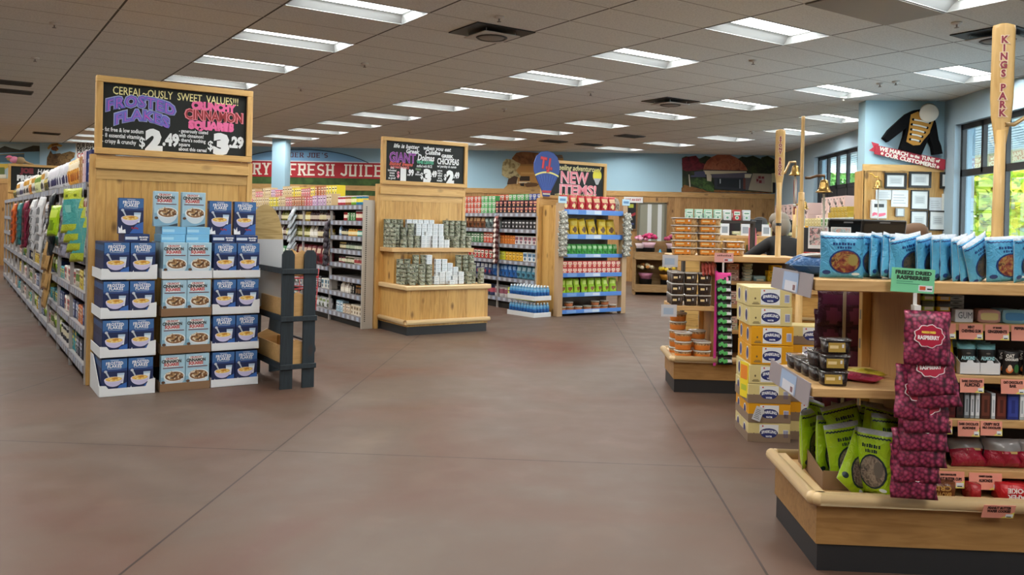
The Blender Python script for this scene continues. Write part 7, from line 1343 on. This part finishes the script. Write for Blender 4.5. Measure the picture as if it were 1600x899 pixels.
mural('mural', 'painted pine cutout of a house with rock and tree, behind the balloon', 'mural', 780, 230, 8.889, .03, (
    ('ground', [(60, 580), (120, 520), (150, 450), (180, 150), (240, 80), (540, 80), (580, 120), (870, 110), (890, 160), (890, 585)], mottled('painted_sand', ('b08a54', 'c49c62', 'a07a48'), 5, .7)),
    ('rock', [(178, 160), (240, 80), (310, 68), (420, 70), (540, 85), (560, 250), (300, 240), (230, 200)], HR), ('far_rock', [(700, 110), (760, 92), (800, 115), (850, 108), (890, 155), (740, 160)], '7c776e'),
    ('house_wall', [(250, 245), (560, 240), (560, 520), (250, 520)], 'c08c4c'), ('house_roof', [(280, 240), (560, 235), (560, 262), (280, 262)], 'a87a40'), ('beam', [(300, 350), (560, 355), (560, 380), (300, 375)], 'd2a462'), ('window_mark', [(285, 405), (425, 405), (425, 470), (285, 470)], '3a2a1c'), ('sill', [(270, 480), (430, 482), (430, 502), (270, 500)], 'e3d6b8'),
    ('post', [(195, 415), (215, 415), (215, 510), (195, 510)], 'd9c08a'), ('post', [(245, 415), (258, 415), (258, 515), (245, 515)], 'e3d2a4'), ('trunk', [(110, 520), (130, 440), (190, 400), (270, 380), (240, 510)], '4a3220'),
    ('crown', [(40, 390), (40, 290), (55, 210), (100, 165), (190, 175), (240, 205), (295, 230), (290, 260), (230, 330), (300, 400), (290, 430), (210, 400), (140, 440), (70, 410)], TR), ('bench', [(350, 515), (400, 490), (520, 500), (550, 520), (520, 545), (380, 555)], '6a4a2a'), ('cart_mark', [(285, 510), (350, 500), (345, 545), (300, 540)], '2a2018')))
# dairy sign
t = thing('dairy_sign', 'arched blue and red sign reading DAIRY & FRESH JUICE on the back wall', 'sign', (-7.2, BACK, 0))
b = MB(); arcp = [(2.35 * math.cos(pi * i / 28), 2.62 + .88 * math.sin(pi * i / 28)) for i in range(29)]; b.prism(arcp, -.03, -.002, M('7fb2dc', .7)); b.build('arch_board', t)
b = MB()
b.tube([(p[0], -.032, p[1] - .005) for p in arcp], .012, M('1c3a5a'), 6)
b.build('arch_line', t)
b = MB(); b.box(-2.3, 2.3, -.032, -.002, 2.22, 2.70, mottled('painted_field', ('2f4a24', '3f5a2c', '4a6a34'), 3, .8)); b.build('field_board', t)
b = MB(); b.prism([(-2.42, 2.70), (2.42, 2.70), (2.28, 2.92), (2.42, 3.14), (-2.42, 3.14), (-2.28, 2.92)], -.045, -.034, M('b01c2a', .6)); b.build('ribbon', t); b = MB(); b.box(-2.35, 2.35, -.036, -.034, 3.14, 3.17, M('dfe6ea')); b.build('ribbon_edge', t)
def slab(b, s, x0, z0, h, w, gap, y, mat):
    """slab-serif capitals drawn from strokes"""
    G = {'D': ['V0', 'H0', 'H1', 'R1'], 'A': ['DL', 'DR', 'M'], 'I': ['VC'], 'R': ['V0', 'H1', 'M', 'RU', 'LEG'], 'Y': ['YL', 'YR', 'YS'], 'F': ['V0', 'H1', 'M'], 'E': ['V0', 'H0', 'M', 'H1'], 'S': ['S'], 'H': ['V0', 'V1', 'M'], 'J': ['V1', 'JB'], 'U': ['V0', 'V1', 'H0'], 'C': ['V0', 'H0', 'H1'], '&': ['AMP'], 'L': ['V0', 'H0'], 'O': ['V0', 'V1', 'H0', 'H1'], 'T': ['VC', 'H1'], 'M': ['V0', 'V1', 'MV'], "'": ['AP']}
    x = x0; sw = w * .27; th = h * .15
    def seg(p, q, t_): 
        d = Vector((q[0] - p[0], q[1] - p[1])); n = Vector((-d.y, d.x)).normalized() * t_ / 2; b.poly([(p[0] - n.x, p[1] - n.y), (q[0] - n.x, q[1] - n.y), (q[0] + n.x, q[1] + n.y), (p[0] + n.x, p[1] + n.y)], y - seg.k * 1e-5, mat); seg.k += 1
    seg.k = 0
    for ch in s:
        if ch == ' ': x += w * .55; continue
        ww = w * .62 if ch == 'I' else w; L, Rr, zc, zt = x + sw / 2, x + ww - sw / 2, z0 + h / 2, z0 + h; serif = []
        for g in G[ch]:
            if g == 'V0': seg((L, z0), (L, zt), sw); serif += [(L, z0)] if ch != 'U' else []; serif += [(L, zt)]
            elif g == 'V1': seg((Rr, z0 + (th if ch == 'J' else 0)), (Rr, zt), sw); serif += [(Rr, zt)] + ([(Rr, z0)] if ch == 'H' else [])
            elif g == 'VC': seg((x + ww / 2, z0), (x + ww / 2, zt), sw); serif += [(x + ww / 2, z0), (x + ww / 2, zt)]
            elif g == 'H0': seg((x + .02 * w, z0 + th / 2), (x + ww - .02 * w, z0 + th / 2), th)
            elif g == 'H1': seg((x, zt - th / 2), (x + ww, zt - th / 2), th)
            elif g == 'M': seg((x + sw * .4, zc), (x + ww - sw * .5, zc), th * .9)
            elif g == 'R1': seg((Rr, z0 + th * .5), (Rr, zt - th * .5), sw)
            elif g == 'MV': seg((L, zt), (x + ww / 2, zc), sw * .8); seg((Rr, zt), (x + ww / 2, zc), sw * .8)
            elif g == 'RU': seg((Rr, zc), (Rr, zt - th * .4), sw)
            elif g == 'LEG': seg((x + ww * .5, zc), (Rr + sw * .3, z0), sw); serif += [(Rr + sw * .3, z0)]
            elif g == 'DL': seg((x + sw * .4, z0), (x + ww / 2, zt), sw * .85); serif += [(x + sw * .4, z0)]
            elif g == 'DR': seg((x + ww - sw * .4, z0), (x + ww / 2, zt), sw); serif += [(x + ww - sw * .4, z0)]
            elif g == 'YL': seg((x + sw * .5, zt), (x + ww / 2, zc), sw * .9); serif += [(x + sw * .5, zt)]
            elif g == 'YR': seg((x + ww - sw * .5, zt), (x + ww / 2, zc), sw * .9); serif += [(x + ww - sw * .5, zt)]
            elif g == 'YS': seg((x + ww / 2, z0), (x + ww / 2, zc + th * .3), sw); serif += [(x + ww / 2, z0)]
            elif g == 'S': 
                for p, q in (((Rr, zt - th), (x + ww * .5, zt - th / 2)), ((x + ww * .5, zt - th / 2), (L, zt - th * 1.3)), ((L, zt - th * 1.2), (L, zc + th * .4)), ((L, zc + th * .5), (Rr, zc - th * .5)), ((Rr, zc - th * .4), (Rr, z0 + th * 1.2)), ((Rr, z0 + th * 1.2), (x + ww * .5, z0 + th / 2)), ((x + ww * .5, z0 + th / 2), (L, z0 + th))): seg(p, q, sw * .85)
            elif g == 'JB': seg((Rr, z0 + th * 1.2), (x + ww * .55, z0 + th / 2), th * 1.1); seg((x + ww * .6, z0 + th / 2), (L, z0 + th * 1.6), th * 1.1)
            elif g == 'AMP': seg((x + ww * .2, z0 + th), (x + ww * .75, zt - th), sw * .8); seg((x + ww * .2, zt - th), (x + ww * .85, z0), sw * .8); seg((x + ww * .2, z0 + th * .6), (x + ww * .8, z0 + th * .9), th); seg((x + ww * .2, zt - th), (x + ww * .75, zt - th), th)
            elif g == 'AP': seg((x + ww * .3, zt), (x + ww * .25, zt - h * .25), sw * .8); ww = w * .45
        for px, pz in serif: seg((px - sw * .95, pz + (th * .35 if pz < zc else -th * .35)), (px + sw * .95, pz + (th * .35 if pz < zc else -th * .35)), th * .7)
        x += ww + gap
    return x
b = MB(); slab(b, 'DAIRY & FRESH JUICE', -2.12, 2.755, .335, .205, .062, -.048, M('efe8da')); b.build('lettering', t)
b = MB(); slab(b, "TRADER JOE'S", -.78, 3.265, .135, .105, .035, -.037, M('5a2440')); b.build('lettering', t)
# far-left pictures on the back wall
mural('mural', 'landscape painting of dark hills, blue water and a yellow field, far left', 'mural', 0, 195, 7.19, .02, (
    ('sky_board', [(-260, 230), (450, 195), (450, 600), (-260, 610)], 'a9bcc0'), ('hills', [(-260, 250), (0, 265), (60, 240), (130, 262), (230, 285), (380, 235), (450, 240), (450, 320), (-260, 330)], mottled('painted_hills', ('20221c', '343226', '2a2c24'), 4, .7)), ('water', [(-260, 330), (450, 300), (450, 440), (-260, 440)], '6f9db4'), ('shore', [(-260, 330), (0, 332), (280, 320), (280, 332), (-260, 345)], '8a7a4c'), ('dark_water', [(-260, 345), (280, 332), (285, 420), (-260, 430)], '3a5a6a'), ('field', [(-260, 432), (60, 440), (200, 432), (60, 500), (-260, 500)], 'c9a83a'), ('green_field', [(-260, 480), (60, 480), (60, 560), (-260, 560)], '5a6a34'), ('lower_frame', [(-260, 560), (80, 560), (80, 600), (-260, 605)], 'cfc9b4')))
mural('mural', 'painting of a brown turkey wearing a straw hat on pale blue', 'mural', 0, 195, 7.19, .02, (
    ('board', [(455, 198), (852, 205), (852, 560), (450, 560)], 'a9d0e8'), ('body', [(530, 440), (535, 370), (575, 290), (600, 330), (680, 320), (730, 360), (800, 400), (800, 560), (530, 560)], mottled('painted_feathers', ('3a2a1a', '5a4228', '6e5434', '2c2014'), 6, .7)), ('wing', [(690, 330), (790, 300), (850, 315), (840, 370), (770, 420), (680, 440), (650, 380)], mottled('painted_wing', ('6a5434', '8a7048', '4a3824'), 9, .7)), ('head', [(580, 275), (590, 250), (640, 240), (665, 275), (640, 300), (600, 296)], '7a4a34'), ('beak', [(640, 280), (668, 278), (645, 296)], 'd99a3c'), ('scarf', [(580, 275), (600, 290), (640, 298), (635, 325), (600, 330), (585, 305)], '7fb4d8'), ('straw_hat', [(540, 265), (560, 230), (590, 212), (650, 205), (685, 222), (712, 235), (690, 250), (620, 238), (580, 255), (555, 280)], 'c9a35a'), ('hat_band', [(585, 222), (660, 212), (668, 226), (590, 240)], '7a5424'), ('eye', [(618, 256), (628, 256), (628, 264), (618, 264)], '14100c')))
t = mural('price_poster', 'white poster reading OUR EVERYDAY PRICES beside the turkey painting', 'poster', 0, 195, 7.19, .02, (('board', [(855, 205), (1230, 212), (1230, 420), (850, 400)], 'dfe3e0'),))
b = MB()
for s, cx, cy, sz, W, c in (('OUR EVERYDAY', 1030, 240, .2, 320, '1c1c20'), ('PRICES', 960, 295, .2, 170, '1c1c20'), ('COU', 930, 350, .2, 110, 'b02a34')): p = PY(cx / 7.19, 195 + cy / 7.19, BACK); b.text(s, p.x, p.z, sz, -.03, M(c), .006, W=W / 7.19 / 1310 * 25.2)
b.build('lettering', t)

# ================================================================== FLOWERS, DOORWAY POSTER, SHELVES ALONG THE WINDOW WALL
p0 = PY(1000, 318, 23.3)
t = thing('framed_poster', 'dark framed poster with coloured print left of the back doorway', 'poster', (2.05, BACK - .035, 1.42)); b = MB()
for a in ((-.17, .17, 0, .04), (-.17, .17, .80, .84), (-.17, -.13, .04, .8), (.13, .17, .04, .8)): b.box(a[0], a[1], -.03, 0, a[2], a[3], M('7a5a34', .5))
b.build('frame', t); b = MB(); b.box(-.13, .13, -.01, 0, .04, .80, M('16181c', .4)); b.rect(-.08, .06, .62, .72, -.0106, M('a8b03a')); b.poly([(-.1, .4), (.12, .5), (.12, .42), (-.1, .33)], -.0106, M('9a2a34')); b.rect(-.09, .08, .15, .2, -.0106, M('3a4a7a')); b.build('print', t)
b = MB(); b.box(-.26, .26, -.006, 0, 0, .16, M('dfe3e4', .6)); b.text('NOT AN EXIT', 0, .08, .085, -.0075, M('b0303a'), .003, W=.42); tag(b.build('door_sign', None, (2.10, BACK - .06, 2.18)), 'white sign reading NOT AN EXIT above the back doorway', 'sign')
fs = thing('flower_stand', 'two-tier wooden flower stand before the back doorway', 'stand', (1.75, 18.75, 0)); WB = wood('stand_boards', 'a98a60', '957548', '7a5c38', 9, 'Z', 'X', .4)
for z in (.10, .82): b = MB(); b.box(0, 1.3, 0, .5, z - .03, z, WB); b.build('tier_board', fs); b = MB(); b.box(0, 1.3, -.02, 0, z - .03, z + .14, WB); b.build('front_rail', fs)
b = MB(); b.box(0, 1.3, .5, .53, 0, 1.2, WB); b.build('back_board', fs)
for x in (0, 1.27): b = MB(); b.box(x, x + .03, 0, .5, 0, .95, WB); b.build('side_board', fs)
def bouquet(label, x, y, z, r, wrap, cols, h, seed):
    t = thing('potted_bouquet', label, 'flowers', (x, y, z), 0, 'bouquets on the flower stand'); rn = random.Random(seed)
    b = MB(); b.lathe([(r * .62, 0), (r * .72, h * .45), (r * .74, h * .46), (r * .70, h * .45)], M('111214', .5), 14); b.build('bucket', t)
    b = MB(); b.lathe([(r * .55, h * .40), (r * .66, h * .56), (r * .84, h * .70), (r * .7, h * .68)], foil(wrap, .3), 16); b.build('wrapping', t)
    b = MB()
    for i in range(22): a, q = rn.random() * 6.28, r * .95 * rn.random() ** .5; c_ = (q * math.cos(a), q * math.sin(a), h * (.88 + .18 * (1 - q / r) + .04 * rn.random())); b.ball(c_, (r * .24, r * .24, r * .2), M(rn.choice(cols), .7), 8, 5, .35, rn)
    for i in range(14): a, q = rn.random() * 6.28, r * rn.random(); p = Vector((q * math.cos(a), q * math.sin(a), h * .85)); u = Vector((rn.gauss(0, 1), rn.gauss(0, 1), .8)).normalized() * r * .35; v = u.cross(Vector((0, 0, 1))).normalized() * r * .12; b.quad(p - v, p + u * .5 - v * 1.2, p + u, p + v, M('3a5a2c', .7))
    b.build('blooms', t)
bouquet('magenta bouquet in black bucket, left on the upper tier of the flower stand', 2.08, 18.98, .821, .19, 'e3b9c9', ('b81c5a', 'd43a7a', '8a1444'), .50, 1)
bouquet('pale pink bouquet on the upper tier, at its left end', 1.90, 19.02, .821, .15, 'e6d2d8', ('e0a0b8', 'd9b0c0', 'c96a90'), .46, 2)
bouquet('dark rose bouquet on the upper tier, right end of the stand', 2.62, 18.98, .821, .20, 'd9b9c4', ('8a2048', 'a83a60', 'c98aa0'), .48, 3)
bouquet('pink-wrapped bouquet on the lower tier, left', 2.02, 18.95, .101, .20, 'a86a84', ('d9c9a0', 'c98a4a', 'e6dcc0'), .55, 4)
bouquet('orange-wrapped bouquet of yellow flowers on the lower tier, right', 2.50, 18.95, .101, .21, 'b8802c', ('e6c62a', 'f0d84a', 'e8e2c8'), .52, 5)
b = MB(); b.lathe([(.045, 0), (.05, .02), (.05, .13), (.02, .17), (.02, .2)], M('2a9ac0', .3), 12); tag(b.build('spray_bottle', None, (2.32, 18.85, .821)), 'turquoise bottle between the bouquets on the upper tier', 'bottle')
# long low shelving along the window wall
t = thing('window_shelving', 'low shelving under the high window stacked with pink and yellow boxes', 'shelving', (5.35, 14.2, 0)); L_ = 8.9
b = MB(); b.box(.52, .56, 0, L_, 0, 1.62, M('57483a')); b.build('back_panel', t)
for z in (.2, .7, 1.15, 1.60): b = MB(); b.box(0, .54, 0, L_, z - .03, z, SHELFM); b.box(-.012, 0, 0, L_, z - .06, z + .004, M('c9c5be')); b.build('shelf', t)
for y in (0, 2.95, 5.9, 8.85): b = MB(); b.box(-.005, .54, y - .015, y + .015, 0, 1.6, SHELFM); b.build('upright', t)
bag_art = mottled('pink_scene_print', ('e0c4c0', 'dcb8b4', 'e6d2cc', '3a2a2c', 'e3cbc6'), 7, .6)
@proto
def scenebox(w, d, h):
    b = MB(); b.box(-w / 2, w / 2, -d / 2, d / 2, 0, h, M('d9bdb8', .6), .004); y = -d / 2 - .001; b.rect(-w * .46, w * .46, h * .06, h * .9, y, bag_art); b.poly([(-w * .05, h * .1), (w * .1, h * .1), (w * .05, h * .5), (w * .2, h * .6), (w * .02, h * .75), (-w * .1, h * .6), (0, h * .5)], y - .001, M('241c1e')); x = -w / 2 - .001; b.add([(x, -d * .4, h * .1), (x, d * .4, h * .1), (x, d * .4, h * .85), (x, -d * .4, h * .85)], [(0, 1, 2, 3)], bag_art); return b.mesh('paper_box')
RW = -pi / 2
for i in range(4): inst(scenebox(.34, .28, .36), 'gift_box', 'pink printed box under the high window, %s from the right' % ORD(i + 1), 'box', (5.66, 16.6 + .36 * i, 1.842), RW, 'pink printed boxes on the window shelving')
for i in range(5): inst(scenebox(.34, .28, .24), 'gift_box', 'low pink printed box supporting the row under the high window, %s from right' % ORD(i + 1), 'box', (5.66, 16.6 + .36 * i, 1.601), RW, 'pink printed boxes on the window shelving')
for k in range(2):
    for i in range(7): inst(scenebox(.36, .3, .26), 'gift_box', 'pink printed box farther along the window shelving, %s from the near end, %s layer' % (ORD(i + 1), ('lower', 'upper')[k]), 'box', (5.60, 18.75 + .40 * i, 1.601 + .262 * k), RW, 'pink printed boxes on the window shelving')
for k in range(2):
    for i in range(6 - k): inst(carton(.17, .16, .10, 'c9a83a', 'e0c86a', '8a6a1a'), 'tea_carton', 'golden carton under the high window, %s from the right, %s layer' % (ORD(i + 1), ('bottom', 'middle', 'top')[k]), 'carton', (5.40, 15.75 + .19 * i + .05 * k, 1.773 + .101 * k), RW, 'golden cartons on the window shelving')
for i in range(14): inst(carton(.19, .16, .17, 'dfe4dc', '7fae6a', '3f7a3a') if i < 8 else carton(.19, .16, .17, 'd9c88a', 'efe4b8', 'b09a4a'), 'food_carton', '%s carton in the front row under the high window, %s from the right' % ('white and green' if i < 8 else 'cream and gold', ORD(i + 1)), 'carton', (5.40, 15.7 + .205 * i, 1.601), RW, 'cartons on the window shelving')
for i in range(12): inst(carton(.2, .16, .3, 'c9a83a', 'e6d07a', '7a5a1a'), 'food_carton', 'amber carton on the lower shelf under the high window, %s from the right' % ORD(i + 1), 'carton', (5.47, 14.5 + .3 * i, .701), RW, 'cartons on the window shelving')
# row of green-topped cartons on a stand across the back
t = thing('back_shelving', 'shelving of green-topped cartons before the knotty pine back wall', 'shelving', (2.95, 16.2, 0)); b = MB(); b.box(0, 2.0, .0, .4, 1.36, 1.40, SHELFM); b.build('shelf', t); b = MB(); b.box(0, 2.0, .38, .42, 0, 1.39, M('6a5a48')); b.build('back_panel', t)
b = MB(); b.box(0, 2.0, 0, .4, .7, .73, SHELFM); b.build('shelf', t)
for x in (0, 1.98): b = MB(); b.box(x, x + .02, 0, .4, 0, 1.38, SHELFM); b.build('upright', t)
@proto
def gtop():
    b = MB(); b.box(-.075, .075, -.05, .05, 0, .18, M('c9c79a', .6), .003); b.prism([(-.075, .18), (.075, .18), (.05, .24), (-.05, .24)], -.05, .05, M('8fb05a', .6)); b.rect(-.05, .05, .04, .13, -.051, M('e0dcc0')); return b.mesh('carton')
for i in range(9): inst(gtop(), 'milk_carton', 'green-topped carton before the pine back wall, %s from the left' % ORD(i + 1), 'carton', (3.10 + .17 * i + (.05 if i > 3 else 0), 16.3, 1.4005), 0, 'green-topped cartons')
inst(carton(.16, .1, .2, 'e0a020', 'efc860', '8a5a14'), 'food_carton', 'orange carton right of the green-topped cartons', 'carton', (4.72, 16.3, 1.4005), 0); inst(carton(.2, .1, .17, '5a9ad0', 'e3ecf2', '2a5a8a'), 'food_carton', 'blue and white carton right of the orange one', 'carton', (4.90, 16.3, 1.4005), 0) if False else None
for i in range(7): inst(carton(.09, .08, .13, ('a9d8c0', 'b4dcc6', 'a9d8c0', 'b4dcc6', 'd9dde0', 'b8383c', 'c9d6dc')[i], 'e6efe8', '6aa088'), 'tea_carton', '%s carton seen above the cookie tubs, %s from the left' % (('mint green', 'mint green', 'mint green', 'mint green', 'white', 'red', 'pale blue')[i], ORD(i + 1)), 'carton', (1.62 + .115 * i, 10.4, 1.61), 0, 'cartons above the cookie tubs')
t = thing('tall_rack', 'narrow dark rack behind the cookie tubs carrying mint green cartons', 'rack', (1.55, 10.32, 0)); b = MB(); b.box(0, .86, 0, .16, 1.58, 1.609, M('3a342e')); b.build('shelf', t)
for x in (0, .83): b = MB(); b.box(x, x + .03, 0, .16, 0, 1.58, M('3a342e')); b.build('upright', t)
